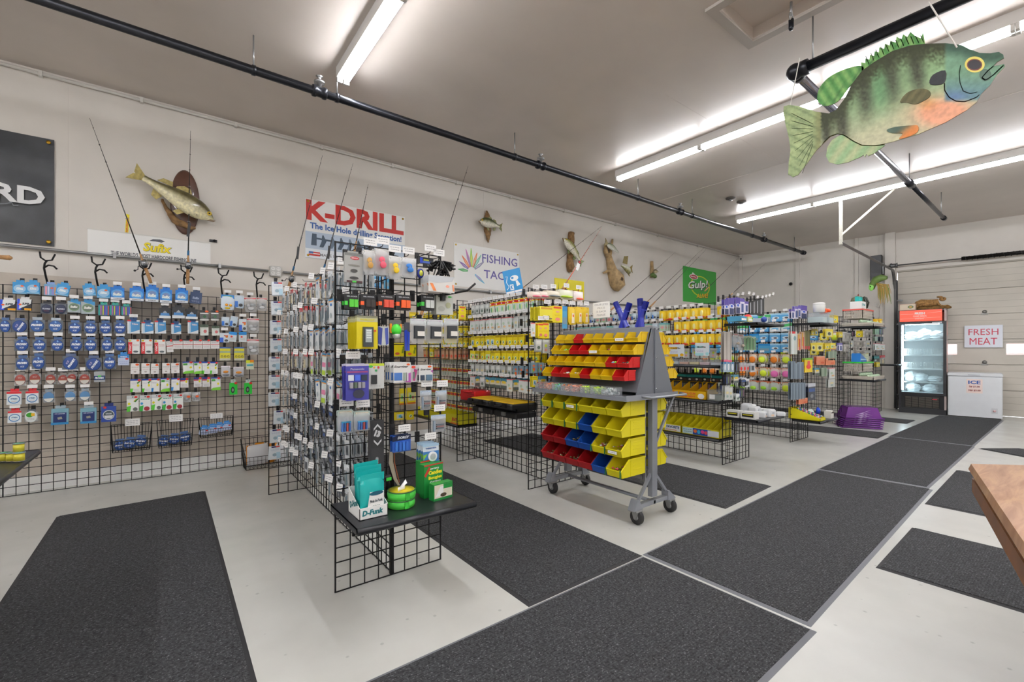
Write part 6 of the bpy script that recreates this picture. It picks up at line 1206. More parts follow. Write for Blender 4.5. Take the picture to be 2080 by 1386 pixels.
style('pinkbat', 'battery_pack', 'pink and grey battery card', .11, .17, .01, 'card', 'd8d0d4', [('e', .4, .12, .3, .08, 'e8503c'), ('p', [(.5, .2), (.95, .3), (.6, .95), (.3, .9)], 'c84a90'), ('r', .3, .4, .6, .8, '7a8a84')])
style('batbag', 'battery_bag', 'clear bag holding blue capped batteries', .12, .16, .014, 'bag', BAGF, [('r', .1, .02, .9, .1, 'd8c8b0')], [('bx', .2, .5, .3, .9, .008, '3a6ab0'), ('bx', .36, .5, .46, .9, .008, '2a5aa0'), ('bx', .52, .5, .62, .9, .008, 'b04a4a'), ('bx', .68, .5, .78, .9, .008, '2a5aa0'), ('bx', .2, .46, .8, .52, .009, '2a8ab0')], header='b8c8c0')
style('clipbag', 'battery_bag', 'clear bag of steel clips', .1, .15, .014, 'bag', BAGF, [('r', .1, .02, .9, .1, 'b0c4dc')], [('bx', .3, .5, .8, .56, .006, '5a6470'), ('bx', .3, .62, .8, .68, .006, '8a6468'), ('bx', .3, .74, .8, .8, .006, '5a6470'), ('bx', .1, .3, .22, .9, .005, '8a98a8')], header='b8c8d4')
style('dorcy', 'battery_pack', 'blue battery card with navy header', .16, .16, .01, 'card', '2858b0', [('p', [(.0, .1), (.25, 0), (1, 0), (1, .3), (0, .35)], '1c2440'), ('t', 'DORCY', .6, .16, .66, .16, 'd8dce4', .06, .25)], [('bx', .15, .42, .28, .92, .01, '3a78d0'), ('bx', .34, .42, .47, .92, .01, '3468c0'), ('bx', .53, .42, .66, .92, .01, '3a78d0'), ('bx', .72, .42, .85, .92, .01, '3468c0')])
style('wick', 'tape_pack', 'blue and white card with white ring of tape', .15, .18, .008, 'card', 'd8e0e8', [('r', 0, .35, 1, 1, '3a78b8'), ('r', 0, .0, 1, .12, 'a8c8e0'), ('p', [(0, .5), (.3, .45), (0, .75)], '7ab83c'), ('t', 'THERMOSEAL', .5, .2, .7, .07, '2a5a9c', .04), ('r', 0, .88, 1, 1, 'e4e8ea')], [('disc', .58, .6, .28, .012, 'e4e6e8'), ('disc', .58, .6, .18, .0135, 'b0b4b8')])
style('black13', 'rod_box', 'tall dark narrow box with white arrow marks', .12, .5, .05, 'box', '38393c', [('r', .04, .01, .96, .5, '303134'), ('p', [(.2, .14), (.5, .06), (.8, .14), (.8, .18), (.5, .1), (.2, .18)], 'd4d6d8'), ('t', '13', .5, .24, .46, .12, 'd4d6d8', .08, 0, -.35), ('p', [(.2, .34), (.5, .42), (.8, .34), (.8, .38), (.5, .46), (.2, .38)], 'd4d6d8'), ('t', 'WICKED', .45, .76, .8, .05, 'b8bcc0', .05, 0, 1.57)], tab=False)
style('lantern', 'lantern', 'green and white camping lantern bulb', .1, .15, .03, 'card', '6a6a68', [], [('blob', .5, .55, .42, .34, .04, '4ad83c'), ('blob', .5, .84, .3, .2, .035, 'd8d8d4'), ('bx', .0, .2, .15, .7, .01, 'f0941c'), ('bx', .85, .2, 1, .45, .01, 'f0941c')])
style('bluetool', 'fish_tool', 'blue pliers style fish tool', .05, .25, .01, 'card', '5a5c64', [('p', [(.0, .3), (.5, .25), (.6, 1), (.2, 1)], '2848c8'), ('p', [(.55, .3), (1, .35), (.95, 1), (.7, 1)], '3458d8')])
style('yset', 'lure_card', 'yellow multi lure board with green print', .12, .16, .008, 'card', 'f0e01c', [('e', .3, .8, .2, .1, 'e8704c'), ('t', 'NORTHLAND', .8, .5, .7, .14, '4a8a2c', .05, 0, 1.4)])
ring_reel = Proto('zinger_reel', 'reel', MB().lathe([(.001, .0), (.045, .0), (.05, .008), (.045, .02), (.03, .022)], C('26348c'), 20, (0, 0, -.05), 'y'), [('centre_badge', MB().lathe([(.03, .021), (.028, .026), (0, .027)], C('c8cc4c'), 16, (0, 0, -.05), 'y'), 'yellow centre')])
s = Sty(); s.key, s.desc, s.w, s.h, s.d, s.pr, s.cat = 'zing', 'round blue and yellow retractor reel', .1, .1, .02, ring_reel, 'reel'; STY['zing'] = s
bb = MB(); rr = random.Random(5)
for k in range(46):
    a, b, c = rr.uniform(-.09, .09), rr.uniform(-.06, .03), rr.uniform(-.2, -.02); c2 = c*(1-abs(a)*4)
    bb.tube([(a*.3, b*.3, -.02), (a, b, c2*.6-.03), (a*1.2+rr.uniform(-.02, .02), b, c2-.02)], [.004, .008, .005], BLACK, 5)
    bb.ico((a*1.2, b, c2*.8-.03), .012, BLK2, n=6, k=4)
s = Sty(); s.key, s.desc, s.w, s.h, s.d, s.pr, s.cat = 'bunch', 'bunch of black rubber rod straps', .2, .2, .1, Proto('strap_bunch', 'straps', bb), 'straps'; STY['bunch'] = s
# ---------------------------------------------------------------- peg hooks with price tags
def hook_proto(L, tag=True, up=.02, lean=0, tw=.062, th=.03, turn=0, drop=0):
    root = MB().box((-.0125, -.008, -.03), (.0125, .004, .03), BLK2)
    ps = [('peg_wire', MB().tube([(0, -.006, .008), (0, -L, .004), (0, -L-.008, .016)], .0022, BLACK, 4))]
    if tag:
        M = Matrix.Translation((0, -L-.008, .012)) @ Matrix.Rotation(lean, 4, 'X')
        M = M @ Matrix.Rotation(turn, 4, 'Z') @ Matrix.Translation((0, 0, -drop))
        t = MB().box((-tw/2, -.0012, 0), (tw/2, 0, th), TAGM, M)
        q = MB().scribble(-tw*.38, th*.2, tw*.38, th*.85, -.0018, INK, 2); q.v = [tuple(M @ Vector(v)) for v in q.v]
        ps.append(('price_tag', t, None, [('print', q)]))
    return Proto('peg_hook', 'hook', root, ps)
HKT = hook_proto(.075); HKN = hook_proto(.075, False); HKL = hook_proto(.2, True, lean=.25, tw=.05); HKLN = hook_proto(.2, False)
HKS = hook_proto(.215, True, lean=-.15, tw=.038, th=.04, turn=.8, drop=.035); HKY = hook_proto(.18, True, lean=.2, tw=.055, th=.032, turn=.35); HKBIG = hook_proto(.16, True, tw=.068, th=.036); HKM = hook_proto(.16, False)
# ================================================================ racks
def grid_panel(w_, h, s=.0762, r=.0026, horiz=True):
    mb = MB(); n = round(w_/s); m = round(h/s)
    for i in range(n+1):
        x = w_*i/n; k = 1.5 if i in (0, n) else 1; mb.box((x-r*k, -r*k, 0), (x+r*k, r*k, h), BLACK)
    for j in range(m+1):
        z = .004+(h-.008)*j/m; mb.box((0, -r*2.2, z-r), (w_, -r*.2, z+r), BLACK)
    return mb
_gp = {}
def GP(w_, h, r=.0026):
    k = (round(w_, 3), h, r)
    if k not in _gp: _gp[k] = RawMB(grid_panel(w_, h, r=r).mesh('grid_panel'))
    return _gp[k]
def rack(label, panels, extra=(), nm='grid_rack'):
    """panels: (x, y, w, facing) facing 'x' runs along +x, 'y' along +y"""
    o = bpy.data.objects.new(nm, None); COL.objects.link(o); o.location = (panels[0][0], panels[0][1], 0)
    o['label'] = label; o['category'] = 'display rack'
    for (x, y, w_, f, h) in panels:
        c = bpy.data.objects.new('grid_panel', GP(w_, h).me); COL.objects.link(c); c.parent = o
        c.location = (x-o.location.x, y-o.location.y, 0); c.rotation_euler = (0, 0, 0 if f == 'x' else math.pi/2)
    for p in extra:
        c = bpy.data.objects.new(p[0], p[1].mesh(p[0])); COL.objects.link(c); c.parent = o; c.location = (-o.location.x, -o.location.y, 0)
        if len(p) > 2 and p[2]: c['label'] = p[2]
    return o
def shelf(x0, x1, y0, y1, z, front='-y'):
    """steel shelf with a rounded front lip"""
    t = .03; mb = MB().box((x0, y0, z-.006), (x1, y1, z), SHELF)
    if front == '-y':
        mb.tube([(x0, y0, z-.014), (x1, y0, z-.014)], .016, SHELF, 10).box((x0, y0, z-t), (x0+.003, y1, z), SHELF).box((x1-.003, y0, z-t), (x1, y1, z), SHELF)
        for x in (x0+.01, x1-.013): mb.prism([(x, z-.03), (x+.003, z-.03), (x+.003, z-.006), (x, z-.006)], y0+.03, y1, BLK2)
    else:
        xf = x0 if front == '-x' else x1
        mb.tube([(xf, y0, z-.014), (xf, y1, z-.014)], .016, SHELF, 10).box((x0, y0, z-t), (x1, y0+.003, z), SHELF).box((x0, y1-.003, z-t), (x1, y1, z), SHELF)
    return mb
PH = 1.82
GY = 5.68
rack('black wire wall grid of line spools and hook cards left of nearest rack', [(-1.72+.61*i, GY, .61, 'x', PH) for i in range(5)]+[(1.33+.61*i, GY, .61, 'x', PH) for i in range(2)], nm='wall_grid')
rack('black wire wall grid behind the second to farthest racks', [(3.3+.61*i, GY, .61, 'x', PH) for i in range(16)], nm='wall_grid')
rack('nearest black wire gridwall rack with flashlights and battery packs on its end', [(.69, 2.4, .61, 'x', PH)]+[(1.0, 2.42+.65*i, .65, 'y', PH) for i in range(4)]+[(.70, 4.38, .61, 'x', PH)],
     [('shelf', shelf(.66, 1.27, 1.97, 2.38, .47)), ('post', MB().box((.99, 2.405, 0), (1.01, 2.425, PH), BLACK).box((.99, 3.05, 0), (1.01, 3.07, PH), BLACK))])
rack('second black wire rack with yellow lure cards and two yellow lidded cases', [(2.58, 3.12, .61, 'x', PH)]+[(2.89, 3.14+.62*i, .62, 'y', PH) for i in range(4)]+[(2.59, 4.39, .61, 'x', PH)],
     [('shelf', shelf(2.62, 2.88, 3.35, 4.1, .70, '-x')), ('shelf', shelf(2.62, 2.88, 4.1, 4.36, .70, '-x')), ('shelf', shelf(2.62, 2.88, 4.42, 5.55, .40, '-x')), ('shelf', shelf(2.9, 3.16, 3.2, 5.2, .86, '+x'))])
rack('third black wire rack with yellow compartment trays on its lower shelves', [(4.82, 2.5, .61, 'x', PH)]+[(5.13, 2.52+.62*i, .62, 'y', PH) for i in range(5)],
     [('shelf', shelf(4.8, 5.12, 2.53, 4.4, 1.085, '-x')), ('shelf', shelf(4.8, 5.12, 2.53, 4.4, .69, '-x')), ('shelf', shelf(4.8, 5.12, 2.53, 4.4, .27, '-x')),
      ('shelf', shelf(4.82, 5.43, 2.13, 2.48, 1.545)), ('shelf', shelf(4.82, 5.43, 2.13, 2.48, .53))])
rack('fourth black wire rack with neon soft baits and a yellow jig tray', [(6.73, 2.55, .61, 'x', PH)]+[(7.05, 2.57+.62*i, .62, 'y', PH) for i in range(5)],
     [('shelf', shelf(6.74, 7.36, 2.2, 2.53, 1.62)), ('shelf', shelf(6.74, 7.36, 2.2, 2.53, .32)), ('shelf', shelf(7.06, 7.4, 2.6, 3.6, .62, '+x'))])
rack('fifth black wire rack with crates of pale green balls on its end shelves', [(8.75, 2.6, .61, 'x', PH)]+[(9.06, 2.62+.62*i, .62, 'y', PH) for i in range(5)],
     [('shelf', shelf(8.72, 9.33, 2.12, 2.58, 1.64)), ('shelf', shelf(8.72, 9.33, 2.12, 2.58, .79))])
rack('farthest black wire rack beside the garage door track', [(11.1, 2.72, .61, 'x', PH+.02)]+[(11.4, 2.74+.62*i, .62, 'y', PH) for i in range(4)], [('shelf', shelf(11.1, 11.45, 2.35, 2.7, .98))])
rack('black gridwall at the left picture edge carrying the shelf of yellow spools', [(-1.13, 1.2, .61, 'y', 1.6), (-1.13, 1.81, .61, 'y', 1.6), (-1.13, 2.42, .61, 'y', 1.6)],
     [('shelf', MB().box((-1.12, 2.0, .744), (-.52, 3.27, .75), SHELF).tube([(-.52, 2.0, .737), (-.52, 3.27, .737)], .013, SHELF, 10).box((-1.12, 3.26, .715), (-.52, 3.27, .75), SHELF).prism([(-1.12, .60), (-.6, .73), (-1.12, .73)], 3.2, 3.21, BLK2))])
# line spools on the left shelf
SPL = Proto('line_spool', 'spool', MB().lathe([(.03, 0), (.03, .055)], C('d8cc3c'), 18), [('flange', MB().lathe([(.034, -.004), (.034, .0)], CLAM, 18)), ('flange', MB().lathe([(.034, .055), (.034, .06)], C('7a8a8c'), 18)), ('label_disc', MB().lathe([(.026, .0605), (0, .061)], C('4a9a6a'), 14))])
for k, (u, v, zz, lb) in enumerate([(8, 936, 0, 'leftmost of the row'), (24, 936, 0, 'second of the row'), (39, 936, 0, 'right end of the row'), (36, 921, .065, 'stacked on top of the row')]):
    p = onZ(u, v, .755) if zz == 0 else onZ(38, 935, .755)
    spawn(SPL, (p.x, p.y, .755+zz*.62), 0, 'yellow line spool on left shelf, '+lb, 'yellow line spools', (.62, .62, .62))
# ---------------------------------------------------------------- wall grid goods (read off the photograph, crop pixels 2.666 per pixel)
def cropper(ox, oy, s, Y):
    return lambda x, y: onY(ox+x/s, oy+y/s, Y)
def put(stykey, box, crop, label, group, hook='n', rot=0, tilt=0, n=1, dy=.014, Y=None, back=.0):
    st = STY[stykey]; x0, y0, x1, y1 = box
    a, b = crop(x0, y0), crop(x1, y1); w_ = abs(b.x-a.x); h = a.z-b.z
    sx, sz = w_/st.w, h/st.h
    cx_ = (a.x+b.x)/2; y = a.y
    for i in range(n):
        dd, pp = label.split(', ', 1)
        queue(st.pr, (cx_+ (RND.uniform(-.004, .004) if i else 0), y+i*dy, a.z), 0, fit(dd, pp) if i == 0 else fit(dd, '%s behind, ' % ORD[i]+pp), group, (sx, min(max(sx, .8), 1.3), sz), tilt+(RND.uniform(-.03, .03) if i else 0))
    if hook: 
        hp = {'t': HKT, 'n': HKN, 'b': HKBIG, 'm': HKM}[hook]
        queue(hp, (cx_, GY-.004 if Y is None else Y, a.z+.014), 0, fit('peg hook of '+dd, pp), 'peg hooks')
    return cx_
cw = cropper(0, 500, 2.666, GY-.075)
WROWS = [
 ('top', 'n', [('lblue', 72,195,148,262),('lblue', 145,195,217,262),('stripel', 240,205,310,270),('lblue', 314,208,385,272, .18),('lblue', 447,212,513,272, -.12),('lblue', 527,218,598,285)]),
 ('top', 't', [('sufix', 600,224,674,293),('sufix', 703,228,780,300),('sufix', 790,222,860,305),('sufix', 868,235,932,310),('sufix', 950,238,1018,310),('navyp', 1032,250,1095,315, .08),('bobber', 1197,265,1268,348),('bluebag', 1270,268,1322,338),('silver', 1322,278,1385,360, -.06)]),
 ('top', 'n', [('silver', 1390,280,1445,352)]),
 ('second', 'n', [('colour', 3,290,88,350),('colour', 98,287,175,350)]),
 ('second', 't', [('dark', 222,308,288,368),('dark', 298,308,365,370),('green', 368,298,438,362),('green', 440,300,515,370),('stripes', 532,316,592,378),('stripes', 594,318,653,378),('stripes', 656,325,713,378),('bsilver', 862,335,925,393)]),
 ('second', 'n', [('bsilver', 932,330,1000,393),('bsilver', 1005,342,1070,398),('smalld', 1083,350,1128,405),('smalld', 1143,350,1183,405)]),
 ('third', 'n', [('clam', -2,397,62,468),('clamt', 66,397,152,468),('clamw', 160,395,245,466),('clamw', 262,398,343,468)]),
 ('third', 't', [('clam', 370,410,443,475),('clam', 455,412,528,475),('clam', 537,412,606,475),('clam', 617,410,685,475),('trilene', 690,400,757,475)]),
 ('third', 'n', [('trilene', 767,412,832,475),('trilene', 838,405,898,475),('trilene', 927,418,980,478),('trilene', 1016,405,1073,475),('smallg', 1083,428,1128,485),('smallg', 1147,435,1188,485),('bluebag', 1199,385,1242,435),('bluebag', 1250,382,1290,440, .15)]),
 ('third', 't', [('multi', 1293,395,1335,460),('silver', 1338,392,1402,472)]),
 ('fourth', 't', [('clam', 80,500,162,568),('clam', 177,502,253,568),('clam', 278,502,350,568),('clam', 380,502,450,568),('clam', 457,502,528,568),('clam', 550,502,612,568),('clam', 619,502,686,568)]),
 ('fourth', 'n', [('redhook', 695,505,758,583),('redhook', 765,505,826,583),('redhook', 836,507,896,583),('hooksm', 898,507,932,575, -.1),('hooksm', 938,507,990,558),('hooksm', 993,507,1044,558),('hooksm', 1048,507,1094,558),('hooksm', 1097,507,1138,558),('hooksm', 1141,509,1187,556)]),
 ('fourth', 't', [('multi', 1190,470,1240,522),('silver', 1338,505,1402,588)]),
 ('fourth', 'n', [('blubox', 1242,465,1285,518, .12),('blubox', 1293,465,1335,520)]),
 ('fifth', 't', [('clam', 86,602,163,670),('clam', 172,592,248,665),('clamt', 340,592,428,668),('clamt', 464,602,552,672),('clam', 558,594,630,665)]),
 ('fifth', 'n', [('lightbox', 640,588,700,645),('yrings', 1190,548,1248,620),('yrings', 1268,548,1322,620)]),
 ('sixth', 't', [('maroon', 80,692,146,755),('maroon', 158,688,224,748),('maroon', 246,692,305,748),('maroon', 314,695,371,748),('maroon', 374,690,426,740, .3),('maroon', 428,690,490,748)]),
 ('sixth', 'n', [('bgreen', 510,680,570,735),('hookdk', 707,635,755,692),('hookdk', 766,635,811,692),('hookdk', 818,637,861,692),('hookdk', 879,634,920,690),('hookdk', 926,634,971,688),('gcorn2', 988,626,1046,690, -.05),('gcorn2', 1050,626,1092,692),('gcorn', 1095,626,1137,692),('gcorn', 1139,627,1179,692),('orbag', 1197,652,1247,708),('orbag', 1264,657,1320,710),('yelsm', 1332,618,1374,668)]),
 ('seventh', 'n', [('redwhite', 40,790,120,856)]),
 ('seventh', 't', [('redwhite', 142,787,212,850),('bluedisc', 232,787,298,846),('bluedisc', 350,785,413,838),('bluedisc', 430,782,492,835)]),
 ('seventh', 'n', [('gcorn', 706,722,763,790),('gcorn', 769,720,819,790),('bcorn', 821,717,865,788),('gcorn2', 871,715,918,788),('bcorn', 928,715,973,782),('smred', 977,715,1020,765),('smred', 1049,712,1091,762),('smred', 1095,710,1137,762),('gcorn2', 1144,712,1194,780),('gtape', 1241,742,1284,803),('gtape', 1322,742,1364,800)]),
 ('eighth', 't', [('redwhite', 46,895,120,953)]),
 ('eighth', 'n', [('oval', 135,898,208,948),('gbig', 686,814,751,894),('gbigr', 756,812,817,892),('gbig', 820,808,877,885),('gbigr', 878,806,934,885),('gbigr', 938,804,992,880),('silvsm', 991,796,1037,845),('silvsm', 1040,796,1082,840)]),
 ('bottom', 'n', [('cube', 281,882,375,962),('disc', 549,870,630,948)]),
 ('bottom', 't', [('cube', 438,878,525,955)]),
]
cnt = {}
flat_ = []
for row, hk, items in WROWS:
    for it in items: flat_.append((row, hk, it))
byrow = {}
for row, hk, it in flat_: byrow.setdefault(row, []).append((it[1], hk, it))
for row, L in byrow.items():
    L.sort(key=lambda q: q[0]); qi = 0
    for _, hk, it in L:
        k = it[0]; qi += 1; st = STY[k]
        pos = '%s from left in %s row, wall grid' % (ORD[qi], row)
        lb = '%s, %s' % (st.desc, pos)
        nb = RND.choice([1, 1, 2]) if st.d < .015 else 1
        put(k, it[1:5], cw, lb, 'goods hanging on the long wall grid', hk, tilt=(it[5] if len(it) > 5 else RND.uniform(-.02, .02)), n=nb)
# three wire baskets of spools on the wall grid
def slant_basket(w_, d, h, m):
    mb = MB(); r = .0025
    bk = [(-w_/2, 0, h), (w_/2, 0, h)]; fr = [(-w_/2*.92, -d, h*.45), (w_/2*.92, -d, h*.45)]; bb_ = [(-w_/2*.9, -.01, 0), (w_/2*.9, -.01, 0)]; fb = [(-w_/2*.88, -d*.8, 0), (w_/2*.88, -d*.8, 0)]
    for L in ([bk[0], bk[1]], [fr[0], fr[1]], [bb_[0], bb_[1]], [fb[0], fb[1]], [bk[0], fr[0]], [bk[1], fr[1]], [bb_[0], fb[0]], [bb_[1], fb[1]], [bk[0], bb_[0]], [bk[1], bb_[1]], [fr[0], fb[0]], [fr[1], fb[1]]): mb.tube(L, r*1.4, m, 4)
    n = 13
    for i in range(n+1):
        t = i/n; f = lambda A: tuple(A[0][q]*(1-t)+A[1][q]*t for q in range(3))
        mb.tube([f(bk), f(bb_), f(fb), f(fr)], r*.8, m, 4, False)
    for k in (.33, .66):
        mb.tube([tuple(fb[0][q]*(1-k)+fr[0][q]*k for q in range(3)), tuple(fb[1][q]*(1-k)+fr[1][q]*k for q in range(3))], r*.8, m, 4)
    for s in (0, 1):
        for k in range(1, 6):
            t = k/6; mb.tube([tuple(bk[s][q]*(1-t)+fr[s][q]*t for q in range(3)), tuple(bb_[s][q]*(1-t)+fb[s][q]*t for q in range(3))], r*.8, m, 4, False)
    return mb
for k, (x0, y0, x1, y1, dsc) in enumerate([(590, 955, 832, 1105, 'leftmost, largest'), (840, 930, 1055, 1082, 'middle'), (1065, 925, 1270, 1030, 'rightmost, shallowest')]):
    c = cropper(0, 500, 2.666, GY-.02); a, b = c(x0, y0), c(x1, y1); w_ = (b.x-a.x)*.92; h = (a.z-b.z)*.8
    thing('wire_basket', 'basket', 'black wire basket low on the wall grid, %s of the three' % dsc, slant_basket(w_, .14, h, BLACK), [('sign_card', MB().box((-.05, -.012, h*.92), (.06, -.01, h*1.2), TAGM).scribble(-.04, h*.96, .05, h*1.15, -.0125, INK, 3))], loc=((a.x+b.x)/2, GY-.006, b.z+.03))
    for i in range(3 if k != 2 else 4):
        kk = 'clam' if k < 2 else 'lightbox'
        xx = (a.x+b.x)/2+w_*(-.28+.26*i if k != 2 else -.33+.21*i); st = STY[kk]
        queue(st.pr, (xx, GY-.05-.012*(i % 2), b.z+.03+min(h*.75, .1)+.01*i), RND.uniform(-.2, .2), '%s pack lying in the %s wall basket, %s from left' % ('blue spool' if k < 2 else 'small blue box', ['leftmost', 'middle', 'rightmost'][k], ORD[i+1]), 'packs in the wall baskets', (.9, 1, .85), RND.uniform(-.2, .2))
# floor basket of orange and white bags behind rack one
p0 = onZ(522, 972, 0); p1 = onZ(590, 960, 0)
thing('wire_basket', 'basket', 'wire basket of orange and white bags standing on floor by the wall grid', slant_basket(.52, .22, .3, BLACK), loc=(.88, 5.55, .01))
for i, (x, cst, wd) in enumerate([(-.17, 'd88a1c', .05), (-.09, 'd88a1c', .05), (-.0, 'd8861a', .06), (.08, 'e0942c', .05), (.15, 'd8dade', .09), (-.12, 'd8d8dc', .12)]):
    thing('packet', 'packet', '%s packet in the floor basket, %s from left' % ('orange' if 'd8dade' != cst and cst != 'd8d8dc' else 'white', ORD[i+1]), MB().puff(wd*1.8, .2, .02, C(cst), .2, 0), [('seal', MB().box((-wd*.8, -.002, .19), (wd*.8, 0, .21), C(cst)))], loc=(.88+x, 5.5-.1*(cst == 'd8d8dc'), .03+.02*(i % 2)), rot=.1*(i-2))
# ---------------------------------------------------------------- rod holders along the wall grid top
def rod_holder():
    return MB().tube([(0, 0, 0), (-.012, -.03, .09), (-.02, -.05, .16), (-.015, -.055, .2), (.0, -.055, .23)], .0075, BLACK, 8)
RHP = Proto('rod_holder', 'rod holder', rod_holder(), [('fork', MB().tube([(-.045, -.055, .30), (-.04, -.055, .25), (-.01, -.055, .225), (.03, -.055, .235), (.05, -.055, .29)], .007, BLACK, 8)), ('lower_arm', MB().tube([(-.018, -.05, .165), (.01, -.07, .185), (.045, -.08, .18), (.065, -.085, .155)], .007, BLACK, 8)), ('clip', MB().box((-.025, -.01, -.012), (.025, .01, .012), WHITEP))])
for u, v, lb in [(99, 567, 'first from left, under the black banner'), (201, 575, 'second from left, at the long white sign'), (295, 582, 'holding the leaning rod'), (378, 584, 'holding the upright rod'), (452, 592, 'right of the upright rod'), (523, 594, 'left of the outlet box')]:
    q = onY(u, v, GY); spawn(RHP, (q.x, GY-.012, PH-.005), 0, 'bent black rod holder on wall grid top, '+lb, 'rod holders on the wall grid')
q = onY(6, 523, 5.5)
thing('fishing_rod', 'fishing rod', 'cork rod handle poking in at the left picture edge', MB().tube([(-.6, .1, .1), (-.02, 0, 0)], .008, ROD, 6), [('grip', MB().tube([(-.03, 0, 0), (.04, -.01, -.0), (.055, -.01, 0)], [.016, .02, .008], CORK, 10)), ('reel', MB().ico((-.1, -.03, -.05), .03, mat('reel_body', '3a3f45', .25, .6)))], loc=q)
# ---------------------------------------------------------------- rack one, long side seen from the left: pegs with many thin pouches
def side_rows(rows, xface, ys, styl, rackname, group, npk=(3, 5), step=.035, face=-1, hook=HKS, L=.16, miss=.08, y_to_style=None, sc=1.0, lean=.06, seed=1):
    rr = random.Random(seed)
    rot = -math.pi/2 if face < 0 else math.pi/2
    for ri, z in enumerate(rows):
        for yi, y in enumerate(ys):
            if rr.random() < miss: continue
            key = y_to_style(ri, yi, rr) if y_to_style else rr.choice(styl[ri])
            if key is None: continue
            st = STY[key]; nn = rr.randint(*npk)
            yy = y+rr.uniform(-.008, .008)
            if hook: queue(HKLN if hook is HKS and rr.random() < .6 else hook, (xface+face*.004, yy, z+.012), rot+rr.uniform(-.35, .35)*(hook is HKS), 'peg hook %s from the near end, %s row, %s' % (ORD[yi+1], ORD[ri+1], rackname), 'peg hooks')
            for i in range(nn):
                off = L-.01-i*(L-.03)/max(nn, 1)
                queue(st.pr, (xface+face*off, yy+rr.uniform(-.006, .006), z), rot+rr.uniform(-lean, lean)*1.5, fit(st.desc, '%s, %s peg, %s row, %s' % ('outermost' if i == 0 else ORD[i+1]+' in', ORD[yi+1], ORD[ri+1], rackname)), group, (sc, 1, sc*rr.uniform(.96, 1.04)), rr.uniform(-lean, lean))
def s1(ri, yi, rr):
    if ri <= 2: return rr.choice(['tallclr', 'tallclr', 'redhead'] if yi > 5 else ['tallclr', 'tallclr', 'tallblu'])
    if ri == 3: return rr.choice(['tallclr', 'redhead' if yi > 5 else 'tallpnk', 'greyp'])
    if ri == 4: return 'tallblu' if yi in (2, 4) else 'tallpnk' if yi in (1, 3) else rr.choice(['greyp', 'tallclr', 'darkp'])
    return rr.choice(['greyp', 'darkp', 'darkp', 'greyp', 'tallclr'])
side_rows([1.74, 1.57, 1.40, 1.235, 1.06, .90, .75, .61, .48], .99, [2.56+.155*i for i in range(12)], None, 'rack one', 'pouches on the long side of the nearest rack', (5, 5), face=-1, y_to_style=s1, hook=HKS, L=.2, miss=.03, sc=1.05, seed=3, lean=.13)
# swivel packs down the rear cross panel of rack one
for i, (u, v) in enumerate([(563, 573), (562, 612), (560, 651), (561, 688), (558, 725), (558, 762), (557, 797), (568, 834), (560, 872), (558, 906)]):
    q = onY(u, v, 4.3); st = STY['whbr']
    queue(st.pr, (q.x, q.y, q.z), 0, 'white swivel pack, %s from top on the rear panel of nearest rack' % ORD[i+1], 'swivel packs down the rear panel', (1, 1, 1), RND.uniform(-.05, .05))
    queue(st.pr, (q.x, q.y+.02, q.z-.006), 0, 'white swivel pack, behind the %s one down the rear panel edge' % ORD[i+1], 'swivel packs down the rear panel', (1, 1, 1), RND.uniform(-.05, .05))
    queue(HKN, (q.x, 4.376, q.z+.014), 0, 'peg hook of the %s swivel pack on the rear panel' % ORD[i+1], 'peg hooks')
# ---------------------------------------------------------------- rack one, front end
cf1 = lambda Y: cropper(0, 0, 1, Y)
FRONT = [('greylong', 698, 513, 735, 577, 2.27, 1, 'm'), ('bob_tan', 738, 508, 762, 559, 2.24, 2, 'b'), ('bob_pink', 761, 505, 790, 560, 2.24, 3, 'b'), ('bob_yell', 790, 520, 815, 568, 2.22, 2, 'b'), ('bob_blue', 816, 523, 845, 565, 2.22, 2, 'b'),
 ('ycard', 849, 521, 880, 539, 2.28, 1, 'b'), ('zing', 846, 545, 859, 567, 2.22, 1, None), ('bunch', 871, 524, 920, 565, 2.2, 1, 'b'), ('envel', 870, 558, 923, 596, 2.14, 4, 'm'), ('clrlure', 886, 600, 920, 640, 2.22, 3, 'm'),
 ('anch_grn', 699, 596, 728, 629, 2.2, 3, 'm'), ('anch_blk', 732, 597, 763, 629, 2.2, 2, 'm'), ('anch_red', 768, 597, 800, 630, 2.2, 2, 'm'), ('anch_org', 804, 598, 834, 631, 2.2, 2, 'm'), ('anch_wht', 855, 598, 882, 631, 2.2, 3, 'm'),
 ('flash', 724, 641, 767, 709, 2.16, 6, 'm'), ('bluwht', 768, 663, 790, 702, 2.22, 2, 'm'), ('lantern', 791, 650, 815, 688, 2.24, 1, 'm'), ('bluetool', 821, 655, 832, 713, 2.24, 1, None), ('sbag', 833, 648, 865, 698, 2.2, 1, 'm'), ('sbag', 867, 650, 899, 698, 2.2, 2, 'm'), ('sbag', 901, 648, 931, 698, 2.2, 1, 'm'),
 ('pana', 702, 740, 749, 812, 2.16, 3, 'b'), ('track', 745, 739, 780, 789, 2.22, 2, 'm'), ('energ', 799, 737, 834, 777, 2.18, 5, 'm'), ('pinkbat', 834, 742, 848, 776, 2.24, 2, 'm'), ('energ2', 851, 742, 879, 775, 2.22, 2, 'm'),
 ('batbag', 686, 836, 717, 879, 2.24, 2, 'b'), ('batbag', 719, 838, 751, 874, 2.24, 2, 'b'), ('clipbag', 853, 795, 876, 832, 2.24, 1, 'b'), ('clipbag', 884, 795, 907, 830, 2.24, 1, 'b'), ('clipbag', 875, 845, 905, 876, 2.24, 1, 'b'),
 ('black13', 748, 854, 774, 960, 2.34, 1, None), ('dorcy', 797, 886, 834, 915, 2.26, 2, 'b'), ('wick', 859, 904, 891, 942, 2.22, 4, 'b')]
tot = {}; seen = {}
